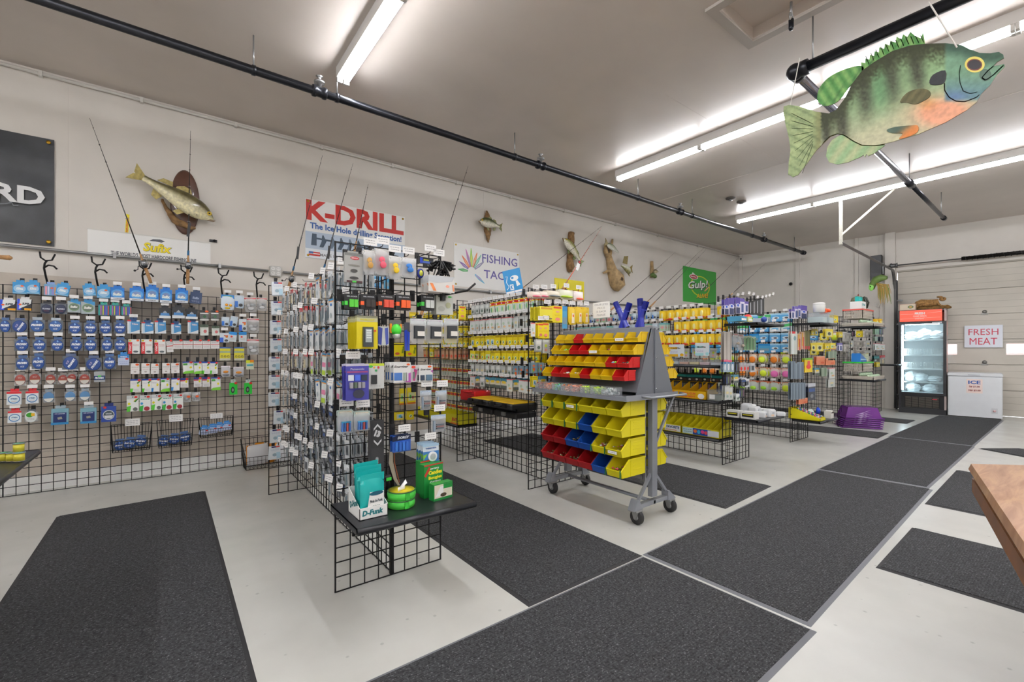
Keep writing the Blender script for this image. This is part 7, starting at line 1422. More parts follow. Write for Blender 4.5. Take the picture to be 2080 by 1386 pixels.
for f_ in FRONT: tot[f_[0]] = tot.get(f_[0], 0)+1
for (k, x0, y0, x1, y1, Y, n, hk) in FRONT:
    seen[k] = seen.get(k, 0)+1; st = STY[k]
    where = 'on front end of nearest rack' if tot[k] == 1 else '%s from left on front end of nearest rack' % ORD[seen[k]]
    c = cf1(Y); sx = 1
    a, b = c(x0, y0), c(x1, y1)
    put(k, (x0, y0, x1, y1), c, '%s, %s' % (st.desc, where), 'goods on the front end of the nearest rack', None, n=n, dy=.028 if n > 1 else .02)
    if hk: queue({'m': HKM, 'b': HKBIG}[hk], ((a.x+b.x)/2, 2.392, a.z+.012), 0, fit('peg hook of '+st.desc, where), 'peg hooks')
# yellow and coloured packs seen through the front grid, hung on the back of the wall grid behind rack one
cb = cropper(0, 0, 1, GY-.08)
for i, (k, x0, y0, x1, y1) in enumerate([('yset', 800, 697, 823, 724), ('yset', 826, 700, 846, 724), ('yel', 864, 703, 876, 723), ('yel2', 882, 703, 894, 723), ('yel3', 812, 790, 825, 822), ('yel3', 828, 788, 844, 820), ('yel2', 801, 836, 824, 852), ('yel', 827, 834, 841, 852), ('tallpnk', 700, 705, 712, 722), ('tallblu', 718, 706, 730, 724), ('darkp', 735, 704, 747, 722), ('greyclr', 884, 750, 897, 775), ('yel', 832, 634, 850, 650), ('yel3', 862, 632, 880, 650), ('bluelure', 752, 555, 775, 585), ('bluebox', 780, 560, 800, 588)]):
    put(k, (x0, y0, x1, y1), cb, '%s, %s of those seen through the nearest rack' % (STY[k].desc, ORD[i+1]), 'goods on the wall grid behind the nearest rack', None, n=2)
# things on the front shelf of rack one
SZ = .47
def onS(u, v, z=SZ): return onZ(u, v, z)
TE = C('1fb0ac', .25)
q0 = onS(700, 1040); 
tray = MB().box((0, 0, 0), (.135, .16, .003), WHITE).box((0, 0, 0), (.135, .003, .055), WHITE).box((0, .157, 0), (.135, .16, .12), WHITE)
for x in (0, .132): tray.add([(x, 0, 0), (x+.003, 0, 0), (x+.003, .16, 0), (x, .16, 0), (x, 0, .055), (x+.003, 0, .055), (x+.003, .16, .12), (x, .16, .12)], [(0,3,2,1),(4,5,6,7),(0,1,5,4),(1,2,6,5),(2,3,7,6),(3,0,4,7)], WHITE)
tray.text('D-Funk', .062, .03, .1, .026, -.0008, C('1a7a80'), .05, .15)
sd = MB().text('D-Funk', .08, .06, .12, .03, 0, C('1a7a80'), .05, .1, .35); sd.v = [(-.0008, .16-v[0], v[2]) for v in sd.v]
thing('display_tray', 'display box', 'white display box of teal pouches on the nearest rack shelf', tray, [('side_lettering', sd)], loc=(.70, 2.06, SZ))
for i in range(4):
    po = MB().puff(.12, .17, .016, TE, .17, 0).box((-.06, -.001, .155), (.06, .001, .19), TE)
    lab = MB().poly([(-.035, .02), (.05, .02), (.05, .105), (-.02, .11)], -.0185, WHITE).text('Pink-A-Funk', .012, .065, .065, .014, -.0192, C('2a3a44'), .04).ell(.012, .1, .035, .01, -.0192, C('1f5a70')).text('ODOR', .012, .04, .04, .01, -.0192, C('2a6a60')) if i == 0 else MB().quad(-.03, .03, .03, .08, -.0185, WHITE)
    spawn(Proto('deodorizer_pouch', 'pouch', po, [('label', lab)]), (.768+.004*i, 2.085+.032*i, SZ+.012+.012*i), RND.uniform(-.12, .12), 'teal foil pouch in display box, '+['frontmost', 'second from front', 'third from front', 'rearmost'][i], 'teal pouches in the display box', tilt=RND.uniform(-.08, .08))
BG_ = C('4fd04a', .5); BY = C('e8d424', .5)
for i, z in enumerate((0, .042)):
    thing('folding_bucket', 'bucket', 'round lime green folded bucket with yellow top, %s of the pair' % ('bottom' if i == 0 else 'upper'), MB().lathe([(.062, .0), (.068, .004), (.071, .02), (.069, .036), (.064, .04)], BG_, 26, (0, 0, z)),
          [('piping', MB().lathe([(.068, .036), (.072, .039), (.068, .042)], C('2c5a30'), 26, (0, 0, z), cap=False)), ('top_panel', MB().lathe([(.064, .041), (0, .0415)], BY if i else BG_, 26, (0, 0, z))), ('strap', MB().box((-.01, -.074, z+.004), (.012, -.068, z+.036), C('3cb43c')))]+([('care_label', MB().poly([(-.03, 0), (.02, .01), (.0, .04)], 0, WHITE))] if False else []), loc=(.935+.004*i, 2.14, SZ))
thing('care_leaflet', 'leaflet', 'curled white leaflet lying on the folded bucket', MB().puff(.05, .02, .01, WHITE, .02, 0), [('fold', MB().add([(-.02, -.02, .02), (.03, -.01, .03), (.04, .01, .045), (-.01, 0, .02)], [(0,1,2,3)], WHITE))], loc=(.93, 2.12, SZ+.084), rot=.4)
CGN = C('1f8a3c', .35)
for i, (dx, dy, z, lb) in enumerate([(0, 0, 0, 'front low one showing a hand print'), (-.02, .07, .0, 'tall one reading Candles Bougies'), (-.02, .115, .012, 'rear tall one')]):
    hgt = .085 if i == 0 else .175
    b = MB().box((-.06, 0, 0), (.06, .045, hgt), CGN)
    if i == 0: pr_ = MB().quad(-.056, .006, .056, .08, -.0008, C('e4dcc8')).poly([(-.05, .02), (-.02, .07), (0, .07), (.0, .02)], -.0014, C('f0f0ee')).ell(0, .025, .02, .01, -.0018, C('5a4a3a')).quad(.0, .055, .056, .08, -.0014, CGN).quad(-.056, .0, .056, .012, -.0016, CGN)
    else: pr_ = MB().text('Emergency', 0, .15, .07, .014, -.0008, WHITE, .03).text('Candles', .01, .13, .085, .022, -.0008, C('f0e02c'), .05).text('Bougies', .01, .1, .085, .022, -.0008, C('f0e02c'), .05).text("d'urgence", .01, .08, .07, .012, -.0008, WHITE, .03).poly([(-.06, .12), (-.03, .165), (-.02, .155), (-.05, .11)], -.0012, RED).quad(-.06, .168, .06, .175, -.001, RED)
    thing('candle_box', 'box', 'green emergency candle box on front shelf, '+lb, b, [('print', pr_)], loc=(1.155+dx, 2.1+dy, SZ+z), rot=.12)
thing('key_light', 'flashlight', 'small black flashlight with green sticker behind the folded bucket', MB().lathe([(.012, 0), (.012, .09), (.018, .1), (.018, .12)], BLK2, 12), [('price_sticker', MB().box((-.014, -.02, .095), (.014, -.0185, .112), C(G_)))], loc=(.93, 2.3, SZ))
cv = MB(); cv.tube([(0, 0, .28), (.0, .01, .15), (.02, 0, .06), (.05, -.01, .0)], [.007, .013, .009, .003], C('d8cdb8'), 4)
thing('paper_banner_strip', 'leaflet', 'long curled cream leaflet hanging behind the folded bucket', cv, [('edge', MB().tube([(.008, -.01, .28), (.014, -.005, .15), (.04, -.01, .04)], .003, C('b06a4a'), 4))], loc=(.97, 2.34, SZ+.02))
# ---------------------------------------------------------------- rack two
def s2(ri, yi, rr):
    if ri == 0: return 'redyel' if yi < 8 else 'whitesm'
    if ri == 1: return 'greyclr' if yi < 4 else 'whclr'
    if ri in (2, 3): return rr.choice(['yel', 'yel2', 'yel3', 'yel'])
    if ri == 4: return 'orangep' if yi < 4 else rr.choice(['whitesm', 'greyclr'])
    return rr.choice(['mixsm', 'whitesm', 'mixsm', 'whclr'])
side_rows([1.76, 1.59, 1.41, 1.25, 1.10, .965], 2.885, [3.2+.098*i for i in range(12)], None, 'rack two', 'lure cards on the long side of the second rack', (3, 4), face=-1, y_to_style=s2, hook=HKY, L=.17, miss=.02, sc=1.02, seed=5, lean=.09)
def s2b(ri, yi, rr): return ('yel' if ri < 3 else 'peach' if ri == 3 else 'redyel2') if rr.random() > .1 else 'yel3'
side_rows([1.72, 1.54, 1.40, 1.27], 2.885, [4.46+.1*i for i in range(11)], None, 'rack two rear', 'lure cards on the rear half of the second rack', (3, 4), face=-1, y_to_style=s2b, hook=HKY, L=.17, miss=.05, sc=1.0, seed=6, lean=.08)
side_rows([1.18, 1.03, .88, .73, .58], 2.885, [4.44+.072*i for i in range(16)], None, 'rack two rear', 'spoon cards on the rear half of the second rack', (1, 2), face=-1, y_to_style=lambda a, b, c: 'redyel2', hook=None, L=.05, miss=.0, sc=1.0, seed=7, lean=.02)
c2 = cropper(0, 0, 1, 2.95)
E2 = [('pinkbag', 1078, 592, 1097, 607, 3), ('pinkbag', 1096, 592, 1113, 607, 2), ('greybag', 1110, 590, 1136, 608, 3), ('limebag', 1136, 588, 1163, 610, 3), ('orgbag', 1165, 592, 1184, 613, 2),
      ('ybig', 1096, 622, 1124, 652, 6), ('ytall', 1122, 621, 1142, 656, 4), ('ybait', 1154, 624, 1170, 660, 3), ('ybait', 1170, 624, 1184, 658, 3), ('ybait', 1184, 625, 1196, 658, 2),
      ('ytall', 1092, 656, 1104, 687, 2), ('ytall', 1101, 655, 1115, 688, 3), ('whclr', 1078, 656, 1087, 684, 1), ('bluebox', 1142, 622, 1152, 668, 1), ('whitesm', 1088, 690, 1100, 715, 2), ('grid3', 1102, 690, 1115, 718, 2),
      ('orangep', 1078, 737, 1090, 758, 2), ('orangep', 1094, 737, 1104, 757, 2), ('yel2', 1080, 765, 1092, 786, 2), ('mixsm', 1096, 765, 1110, 786, 2)]
tot = {}; seen = {}
for f_ in E2: tot[f_[0]] = tot.get(f_[0], 0)+1
for (k, x0, y0, x1, y1, n) in E2:
    seen[k] = seen.get(k, 0)+1; a, b = c2(x0, y0), c2(x1, y1)
    put(k, (x0, y0, x1, y1), c2, '%s, %s on the second rack end' % (STY[k].desc, 'only one' if tot[k] == 1 else ORD[seen[k]]+' from left'), 'goods on the front end of the second rack', None, n=n, dy=.025)
    queue(HKBIG if y0 < 660 and k[0] != 'w' else HKM, ((a.x+b.x)/2, 3.112, a.z+.012), 0, fit('peg hook of '+STY[k].desc, '%s from left, second rack end' % ORD[seen[k]]), 'peg hooks')
# yellow lidded cases, red box and the yellow tray on rack two
for i, y in enumerate((3.50, 3.90)):
    cs = MB().rbox((-.33, -.19, 0), (.0, .19, .045), BLK2, .012)
    thing('tackle_case', 'case', 'flat black case with yellow lid on second rack, %s one' % ('nearer' if i == 0 else 'farther'), cs, [('lid', MB().rbox((-.29, -.17, .045), (-.01, .17, .055), C('e0b41c', .45), .006), 'yellow ribbed lid'), ('latch', MB().box((-.345, -.12, .01), (-.33, -.06, .05), BLACK)), ('latch', MB().box((-.345, .06, .01), (-.33, .12, .05), BLACK)), ('handle', MB().tube([(-.33, -.04, .02), (-.36, -.03, .02), (-.36, .03, .02), (-.33, .04, .02)], .007, BLACK, 6))], loc=(2.86, y, .702))
    thing('tackle_case', 'case', 'thin black case under the %s yellow lidded case' % ('nearer' if i == 0 else 'farther'), MB().rbox((-.27, -.18, -.095), (.0, .18, -.04), BLK2, .012), [('latch', MB().box((-.285, -.03, -.08), (-.27, .03, -.045), GALV))], loc=(2.86, y, .702))
thing('parts_box', 'box', 'red plastic parts box on the second rack shelf', MB().rbox((-.13, -.15, 0), (.09, .15, .11), C('c81c24', .3), .01), [('rib', MB().box((-.133, -.13, .07), (-.13, .0, .076), C('8a1418')).box((-.133, -.13, .05), (-.13, .0, .056), C('8a1418'))), ('handle', MB().tube([(-.13, -.1, .1), (-.17, -.08, .1), (-.17, .02, .1), (-.13, .04, .1)], .008, C('c81c24'), 6)), ('divider', MB().box((-.12, -.02, .11), (.08, -.01, .115), C('a01818')))], loc=(2.76, 4.24, .702))
def comp_tray(L, n, hexc, D=.26, H=.11, front=.055, face_=None):
    """long compartment tray, runs along y, front towards -x"""
    m = mat('tray_'+hexc, hexc, .4); mb = MB().box((-D, 0, 0), (0, L, .003), m).box((-D, 0, 0), (-D+.003, L, front), m).box((-.003, 0, 0), (0, L, H), m)
    dv = []
    for i in range(n+1):
        y = min(L*i/n, L-.003)
        q = MB().add([(-D, y, 0), (0, y, 0), (0, y, H), (-D, y, front), (-D, y+.003, 0), (0, y+.003, 0), (0, y+.003, H), (-D, y+.003, front)], [(0,1,2,3),(7,6,5,4),(0,4,5,1),(1,5,6,2),(2,6,7,3),(3,7,4,0)], m)
        dv.append(('divider', q))
    return mb, dv
def sideprint(fn, L):      # builds in the (x->-y, z) front plane, at x = -D
    return fn
def onfront(mb, D, L):     # turn a print made in xz (x from 0..L left to right) onto the tray front (left end = far end)
    mb.v = [(-D-.001+v[1], L-v[0], v[2]) for v in mb.v]; return mb
t_, dv = comp_tray(1.05, 12, 'd8d01c', .24, .13, .11)
thing('compartment_tray', 'tray', 'long yellow cardboard tray on the low shelf of second rack', t_, dv+[('print', onfront(MB().text('JIG-IT', .95, .05, .12, .05, 0, RED, .06).quad(.86, .0, 1.04, .02, .0, C('e0802c')), .24, 1.05))], loc=(2.87, 4.42, .402))
for i, (c_, y) in enumerate([('2f78c8', 3.3), ('d8dce0', 3.42), ('2f78c8', 3.55), ('4a90d8', 3.68), ('d8dce0', 3.8), ('2a68b8', 3.92), ('d86a4a', 4.1), ('e05a3c', 4.22)][::-1]):
    thing('lure_box', 'box', 'small %s box on the back shelf of second rack, %s from far end' % ('blue' if c_[0] in '24' else 'white' if c_ == 'd8dce0' else 'orange', ORD[i+1]), MB().box((0, -.055, 0), (.12, .055, .1), C(c_)), [('print', MB().box((-.001, -.05, .03), (0, .05, .06), C('e8e8e8')))], loc=(2.93, y, .862), group='small boxes on the back shelf')
# K sign and hanging orange card on rack two
q = [onY(u, v, 4.9) for u, v in [(1027, 560), (1060, 549), (1067, 587), (1031, 594)]]
qs = onX(1045, 572, 2.9)
w_ = .19; sg = MB().box((-w_/2, -.004, -.125), (w_/2, 0, .125), C('1f8ac8'))
thing('brand_sign', 'sign', 'small tilted bright blue sign with white fish drawing and letter K', sg, [('fish_print', MB().ell(.02, .03, .045, .03, -.005, WHITE).poly([(.05, .0), (.075, -.05), (.035, -.06), (.03, 0)], -.005, WHITE).ell(.0, .035, .014, .012, -.0056, C('1f8ac8')).tube([(-.07, -.005, .06), (-.05, -.005, .06), (-.07, -.005, 0), (-.05, -.005, -.05), (-.075, -.005, -.08)], .004, WHITE, 4).poly([(-.04,-.03),(.0,-.03),(.0,-.09),(-.04,-.09)], -.005, WHITE)), ('lettering', MB().text('K', -.02, -.06, .028, .04, -.0058, C('1f8ac8'), .06).quad(-.09, -.12, .0, -.1, -.005, WHITE).quad(.005, -.12, .09, -.1, -.005, WHITE))], loc=(qs.x-.02, qs.y, qs.z), rot=-.9, tilt=-.18)
put('ytall', (932, 622, 946, 648), cropper(0, 0, 1, 4.2), 'orange and yellow lure card, alone on the rear panel of second rack', 'goods on the rear panel of second rack', 'm', Y=4.38)
rod_arm = MB().tube([(0, 0, 0), (.12, -.06, .03), (.16, -.08, .07)], .006, BLACK, 6)
q = onY(900, 600, 2.2); thing('rod_holder', 'rod holder', 'black bent arm sticking out at the right of nearest rack', rod_arm, [('clip', MB().box((-.01, -.01, -.03), (.01, .2, .01), BLK2))], loc=(q.x, 2.2, q.z))
# ---------------------------------------------------------------- rack three
def s3(ri, yi, rr):
    if ri < 3:
        if yi < (8 if ri == 0 else 6 if ri == 1 else 8): return 'gold'
        return rr.choice(['pastel', 'pastel2', 'bluebag'])
    return rr.choice(['grid3', 'grid3', 'pastel'])
side_rows([1.75, 1.60, 1.44], 5.125, [2.6+.107*i for i in range(22)], None, 'rack three', 'bait packs on the long side of the third rack', (2, 3), face=-1, y_to_style=s3, hook=HKY, L=.17, miss=.03, sc=.95, seed=8, lean=.05)
side_rows([1.28], 5.125, [2.62+.12*i for i in range(16)], None, 'rack three above the shelf', 'clear packs above the third rack shelf', (1, 2), face=-1, y_to_style=lambda a, b, r: 'grid3', hook=HKN, L=.05, miss=0, seed=9)
side_rows([.98, .87], 5.125, [2.62+.1*i for i in range(17)], None, 'rack three under the shelf', 'dark packs under the third rack shelf', (1, 2), face=-1, y_to_style=lambda a, b, r: 'teal' if a == 0 else 'darkst', hook=HKN, L=.06, miss=.1, seed=10)
for i, y in enumerate([2.6+.13*k for k in range(13)]):
    thing('bait_box', 'box', 'clear pastel bait box on third rack shelf, %s from near end' % ORD[i+1], MB().box((-.1, -.06, 0), (.1, .06, .06), CLR), [('baits', MB().box((-.095, -.055, .003), (.095, .055, .03), C(['d8dce0', 'e0c4c8', 'e8d8a0', 'd8a890', 'c8d4d8'][i % 5]))), ('lid', MB().box((-.102, -.062, .06), (.102, .062, .064), CLR))], loc=(4.96, y, 1.087), group='clear bait boxes on third rack shelf')
for nm, z, lab, n, y0, L, pr_ in [('a', .692, 'golden yellow tray with red print on the middle shelf of third rack', 9, 2.70, 1.0, 0), ('b', .272, 'yellow tray with blue fish stickers on the bottom shelf of third rack', 6, 2.54, .46, 1), ('c', .272, 'yellow tray labelled FAVORITE on the bottom shelf of third rack', 6, 3.01, .62, 2)]:
    t_, dv = comp_tray(L, n, 'e8b414' if pr_ == 0 else 'd8cc1c', .26, .2, .09)
    if pr_ == 0: P_ = MB().text('Northill', .46, .045, .28, .06, 0, C('d83a1c'), .06, .2).text('BURN-L-GUM', .77, .06, .2, .026, 0, C('e0643c'), .04).text('ASSORTMENT', .77, .025, .2, .022, 0, C('e0643c'), .04).ell(.94, .035, .04, .03, -.0, WHITE)
    elif pr_ == 1: P_ = MB().quad(.01, .01, .14, .08, 0, C('c0dce0')).quad(.14, .008, .36, .082, 0, C('284a9c')).quad(.32, .012, .45, .078, -.001, C('dfe4ee')).ell(.17, .05, .022, .02, -.002, C('e87a3c')).ell(.215, .045, .02, .022, -.002, C('3ab0d8')).ell(.26, .05, .022, .02, -.002, C('e04a8c')).ell(.3, .045, .018, .02, -.002, C('d84a5c')).scribble(.02, .02, .13, .07, -.001, C('4a6a78'), 2)
    else: P_ = MB().quad(.4, .01, .61, .082, 0, C('e6e8ea')).text('FAVORITE', .51, .058, .17, .03, -.001, C('2a4a7c'), .04).quad(.42, .02, .56, .028, -.001, C('e0884c'))
    thing('compartment_tray', 'tray', lab, t_, dv+[('print', onfront(P_, .26, L))], loc=(5.10, y0, z))
thing('clear_tub', 'tub', 'clear lidded tub at the near end of third rack middle shelf', MB().rbox((-.11, -.1, 0), (.11, .1, .11), CLR, .012), [('lid', MB().box((-.12, -.11, .11), (.12, .11, .12), CLR)), ('contents', MB().box((-.09, -.08, .005), (.09, .08, .06), C('9aa49a'))), ('label', MB().box((-.112, -.02, .02), (-.1105, .06, .07), WHITE))], loc=(4.93, 2.60, .692), scale=(1, .8, 1))
# signs clipped to rack three
for u0, v0, u1, v1, lab, tx, c_ in [(1359, 700, 1390, 725, 'white and yellow price card reading TUNGSTEN clipped to third rack', 'TUNGSTEN', 'e8b41c'), (1412, 697, 1441, 723, 'pale blue price card clipped to third rack', 'Mini-Mite', 'a8dce4'), (1330, 697, 1344, 724, 'green and yellow price card half hidden by the cart on third rack', 'JIGS', 'c8dc6a')]:
    a, b = onX(u0, v0, 4.82), onX(u1, v1, 4.82); w_, h = abs(a.y-b.y), a.z-b.z
    thing('price_card', 'sign', lab, MB().box((0, -.002, 0), (w_, 0, h), C('dfe8f0')), [('lettering', MB().text(tx, w_*.45, h*.68, w_*.6, h*.12, -.0032, C('3a3020'), .04).scribble(w_*.1, h*.25, w_*.6, h*.5, -.0028, C('a88ac8'), 2)), ('print', MB().quad(0, 0, w_*.6, h*.2, -.0026, C(c_)).ell(w_*.85, h*.15, w_*.12, h*.12, -.0026, C(c_)).quad(0, h*.6, w_*.55, h*.78, -.0026, C(c_)))], loc=(4.82, a.y, b.z), rot=-math.pi/2)
# packs and shelf goods on the end of rack three
c3 = cropper(0, 0, 1, 2.4)
def endrow(items, crop, rk, group, yh, hook=HKM, n=2, dy=.03):
    tot = {}; seen = {}
    for f_ in items: tot[f_[0]] = tot.get(f_[0], 0)+1
    for (k, x0, y0, x1, y1) in items:
        seen[k] = seen.get(k, 0)+1; a, b = crop(x0, y0), crop(x1, y1)
        put(k, (x0, y0, x1, y1), crop, '%s, %s on the %s rack end' % (STY[k].desc, 'only one' if tot[k] == 1 else ORD[seen[k]]+' from left', rk), group, None, n=n, dy=dy)
        if hook: queue(hook, ((a.x+b.x)/2, yh, a.z+.012), 0, fit('peg hook of '+STY[k].desc, '%s from left, %s rack end' % (ORD[seen[k]], rk)), 'peg hooks')
endrow([('purple', 1471, 608, 1480, 640), ('purple', 1480, 605, 1491, 640), ('purple', 1494, 604, 1503, 638), ('purpsm', 1503, 606, 1512, 638), ('purpsm', 1512, 612, 1520, 636), ('blkfan', 1522, 612, 1530, 640), ('blkfan', 1530, 610, 1537, 640), ('blkfan', 1537, 608, 1544, 640), ('blkfan', 1544, 605, 1552, 642)], c3, 'third', 'goods on the end of the third rack', 2.49, HKL)
endrow([('longclr', 1470, 674, 1478, 735), ('longclr', 1478, 674, 1486, 736), ('crinkle', 1488, 678, 1500, 706), ('crinkle', 1498, 680, 1510, 712), ('grnlong', 1511, 683, 1519, 712), ('grnlong', 1519, 682, 1526, 712), ('grnlong', 1526, 684, 1535, 712), ('spoonb', 1469, 736, 1476, 756), ('spoonb', 1476, 735, 1483, 756), ('spoonb', 1484, 736, 1491, 756), ('darkst', 1494, 736, 1501, 757), ('spoonr', 1502, 738, 1509, 754), ('spoonr', 1509, 737, 1516, 754), ('spoonr', 1516, 738, 1522, 753), ('greyp', 1524, 738, 1533, 756), ('darkst', 1474, 762, 1484, 782), ('mixsm', 1490, 762, 1500, 778), ('darkp', 1505, 768, 1515, 784), ('greyp', 1513, 770, 1522, 786), ('darkst', 1500, 790, 1512, 808), ('whitesm', 1494, 800, 1503, 815), ('greyclr', 1472, 784, 1482, 812), ('greyclr', 1480, 786, 1488, 812)], c3, 'third', 'goods on the end of the third rack', 2.49, None)
for i, (u, z, c_, lb, w1) in enumerate([(1503, 1.547, '4a9ac0', 'blue lure box on the upper end shelf of third rack', .12), (1516, 1.547, 'd8d890', 'pale yellow lure box on the upper end shelf of third rack', .1), (1545, 1.547, 'c8d4e0', 'pale blue lure box at the shelf tip of third rack', .1)]):
    q = onY(u, 650, 2.2); thing('lure_box', 'box', lb, MB().box((-w1/2, 0, 0), (w1/2, .14, .05), C(c_)), [('print', MB().quad(-w1*.4, .01, w1*.4, .03, -.001, WHITE))], loc=(q.x, 2.16, z))
q = onY(1519, 638, 2.2); thing('float', 'float', 'round red float with green dot on the upper end shelf', MB().ico((0, 0, .04), .04, C('e0302c'), n=16, k=10), [('dot', MB().ico((.01, -.034, .035), .014, C('3ac04a')))], loc=(q.x, 2.2, 1.547))
q = onY(1556, 645, 2.1); thing('float', 'float', 'small dark blue ball beside the shelf tip', MB().ico((0, 0, .03), .03, C('2a4a9c'), n=14, k=8), [('stem', MB().lathe([(.005, .055), (.004, .07)], WHITE, 6))], loc=(q.x, 2.12, 1.547))
for i, (u, yy, w1, h1, d1, c_, lb) in enumerate([(1483, 2.06, .13, .075, .1, 'e2e2de', 'left small white box with black and yellow label'), (1506, 2.04, .14, .075, .1, 'e2e2de', 'right small white box with black and yellow label')]):
    thing('small_box', 'box', lb+' on the lower end shelf', MB().box((-w1/2, 0, 0), (w1/2, d1, h1), C(c_)), [('print', MB().quad(-w1*.42, .02, w1*.42, h1-.02, -.001, BLACK).quad(-w1*.36, h1*.5, w1*.36, h1*.62, -.0016, C('d8d02c')))], loc=(4.84, 2.40-.16*i, .532), rot=-math.pi/2)
wm = C('dcdee0', .35)
for i, (x, y, w1, h1, r) in enumerate([(5.12, 2.14, .12, .06, .2), (5.22, 2.1, .1, .08, -.3), (5.17, 2.24, .14, .1, .1), (5.30, 2.16, .11, .07, .5), (5.38, 2.25, .12, .06, -.1), (5.2, 2.34, .16, .12, .2), (5.34, 2.36, .12, .1, 0), (5.4, 2.06, .08, .04, .4)]):
    thing('white_case', 'case', 'small white plastic case on third rack lower end shelf, %s of the pile' % ORD[i+1], MB().rbox((-w1/2, -.045, 0), (w1/2, .045, h1), wm, .012), [('latch', MB().box((-.012, -.05, h1*.4), (.012, -.045, h1*.7), C('b8bcc4'))), ('label', MB().quad(-w1*.3, h1*.1, w1*.1, h1*.35, -.0458, C('e8c8a8')))], loc=(x, y+.08, .532), rot=r, group='white cases on the third rack end shelf')
# ---------------------------------------------------------------- rack four
def s4(ri, yi, rr):
    return [['greentop', 'bluelure'], ['bluelure', 'greentop', 'bluebag'], ['bluelure', 'bluebox'], ['bluebox', 'bluelure'], ['lime', 'lime', 'orgt', 'pnkt'], ['orgt', 'pnkt', 'lime', 'orgt'], ['clrt', 'lime', 'clrt']][ri][rr.randrange(2) if ri < 4 else rr.randrange(3)]
side_rows([1.78, 1.64, 1.50, 1.35, 1.20, 1.00, .80], 7.045, [2.66+.15*i for i in range(10)], None, 'rack four', 'goods on the long side of the fourth rack', (2, 3), face=-1, y_to_style=s4, hook=HKY, L=.17, miss=.05, sc=1.0, seed=12, lean=.06)
c4 = cropper(0, 0, 1, 2.42)
endrow([('purpsm', 1607, 628, 1614, 648), ('purpsm', 1614, 622, 1621, 648), ('purpsm', 1620, 622, 1627, 645), ('purple', 1626, 620, 1639, 648), ('longred', 1606, 673, 1619, 720), ('longyel', 1620, 678, 1627, 712), ('longyel', 1628, 674, 1634, 710), ('longolv', 1634, 672, 1639, 710), ('longolv', 1639, 672, 1645, 710), ('yel', 1648, 670, 1655, 682), ('yel2', 1654, 668, 1661, 682), ('yblack', 1676, 668, 1692, 685), ('yblack', 1647, 697, 1657, 713), ('yblack', 1657, 696, 1672, 714), ('yel', 1675, 697, 1685, 710), ('yel3', 1686, 697, 1697, 710), ('redyb', 1634, 728, 1650, 756), ('greyrod', 1606, 734, 1615, 770), ('greyrod', 1615, 738, 1624, 770), ('greyrod', 1624, 736, 1632, 770), ('orgcard', 1658, 724, 1675, 741), ('orgcard', 1677, 728, 1696, 741), ('grnbr', 1682, 714, 1690, 732), ('grnbr', 1690, 714, 1699, 732), ('mixsm', 1655, 748, 1664, 762), ('grnbr', 1668, 748, 1680, 764), ('whclr', 1684, 748, 1696, 768), ('greyrod', 1606, 778, 1612, 812), ('greyrod', 1612, 778, 1618, 812), ('greyrod', 1618, 778, 1624, 812), ('greyrod', 1624, 778, 1630, 812), ('greyrod', 1630, 778, 1636, 812), ('darkp', 1641, 780, 1656, 812), ('greyclr', 1682, 770, 1696, 786), ('yel', 1690, 640, 1702, 656), ('orgcard', 1622, 811, 1640, 819)], c4, 'fourth', 'goods on the end of the fourth rack', 2.54, None)
for i, (x, y, s_, c_, lb, h1) in enumerate([(6.95, 2.28, .16, 'c8d8d4', 'left clear tub on the upper end shelf of fourth rack', .13), (7.18, 2.28, .18, 'c8d8d4', 'right clear tub on the upper end shelf of fourth rack', .13)]):
    thing('clear_tub', 'tub', lb, MB().rbox((-s_/2, -.08, 0), (s_/2, .12, h1), CLR, .015), [('contents', MB().box((-s_*.45, -.07, .005), (s_*.45, .11, h1*.6), C(c_))), ('rim', MB().box((-s_/2-.005, -.085, h1), (s_/2+.005, .125, h1+.008), CLR))], loc=(x, y, 1.622))
thing('round_tub', 'tub', 'round white lidded tub on the upper end shelf of fourth rack', MB().lathe([(.055, 0), (.068, .01), (.072, .1), (.066, .11)], C('dcdcd8'), 18), [('lid', MB().lathe([(.07, .1), (.07, .125), (.05, .132), (0, .133)], C('e8e8e4'), 18))], loc=(6.95, 2.28, 1.762))
mb = MB(); [mb.ico((RND.uniform(-.06, .06), RND.uniform(-.05, .05), RND.uniform(.01, .05)), .03, C('e85a24'), 1, 1, .8) for _ in range(12)]
o = thing('orange_baits', 'bait', 'heap of orange soft baits on the right clear tub', mb, loc=(7.17, 2.3, 1.762)); o['kind'] = 'stuff'
thing('float', 'float', 'white and red float at the end of the upper end shelf', MB().tube([(0, 0, .02), (.08, 0, .05)], [.022, .03], WHITE, 10), [('tip', MB().ico((.1, 0, .06), .02, C('e04a3c')))], loc=(7.26, 2.3, 1.762))
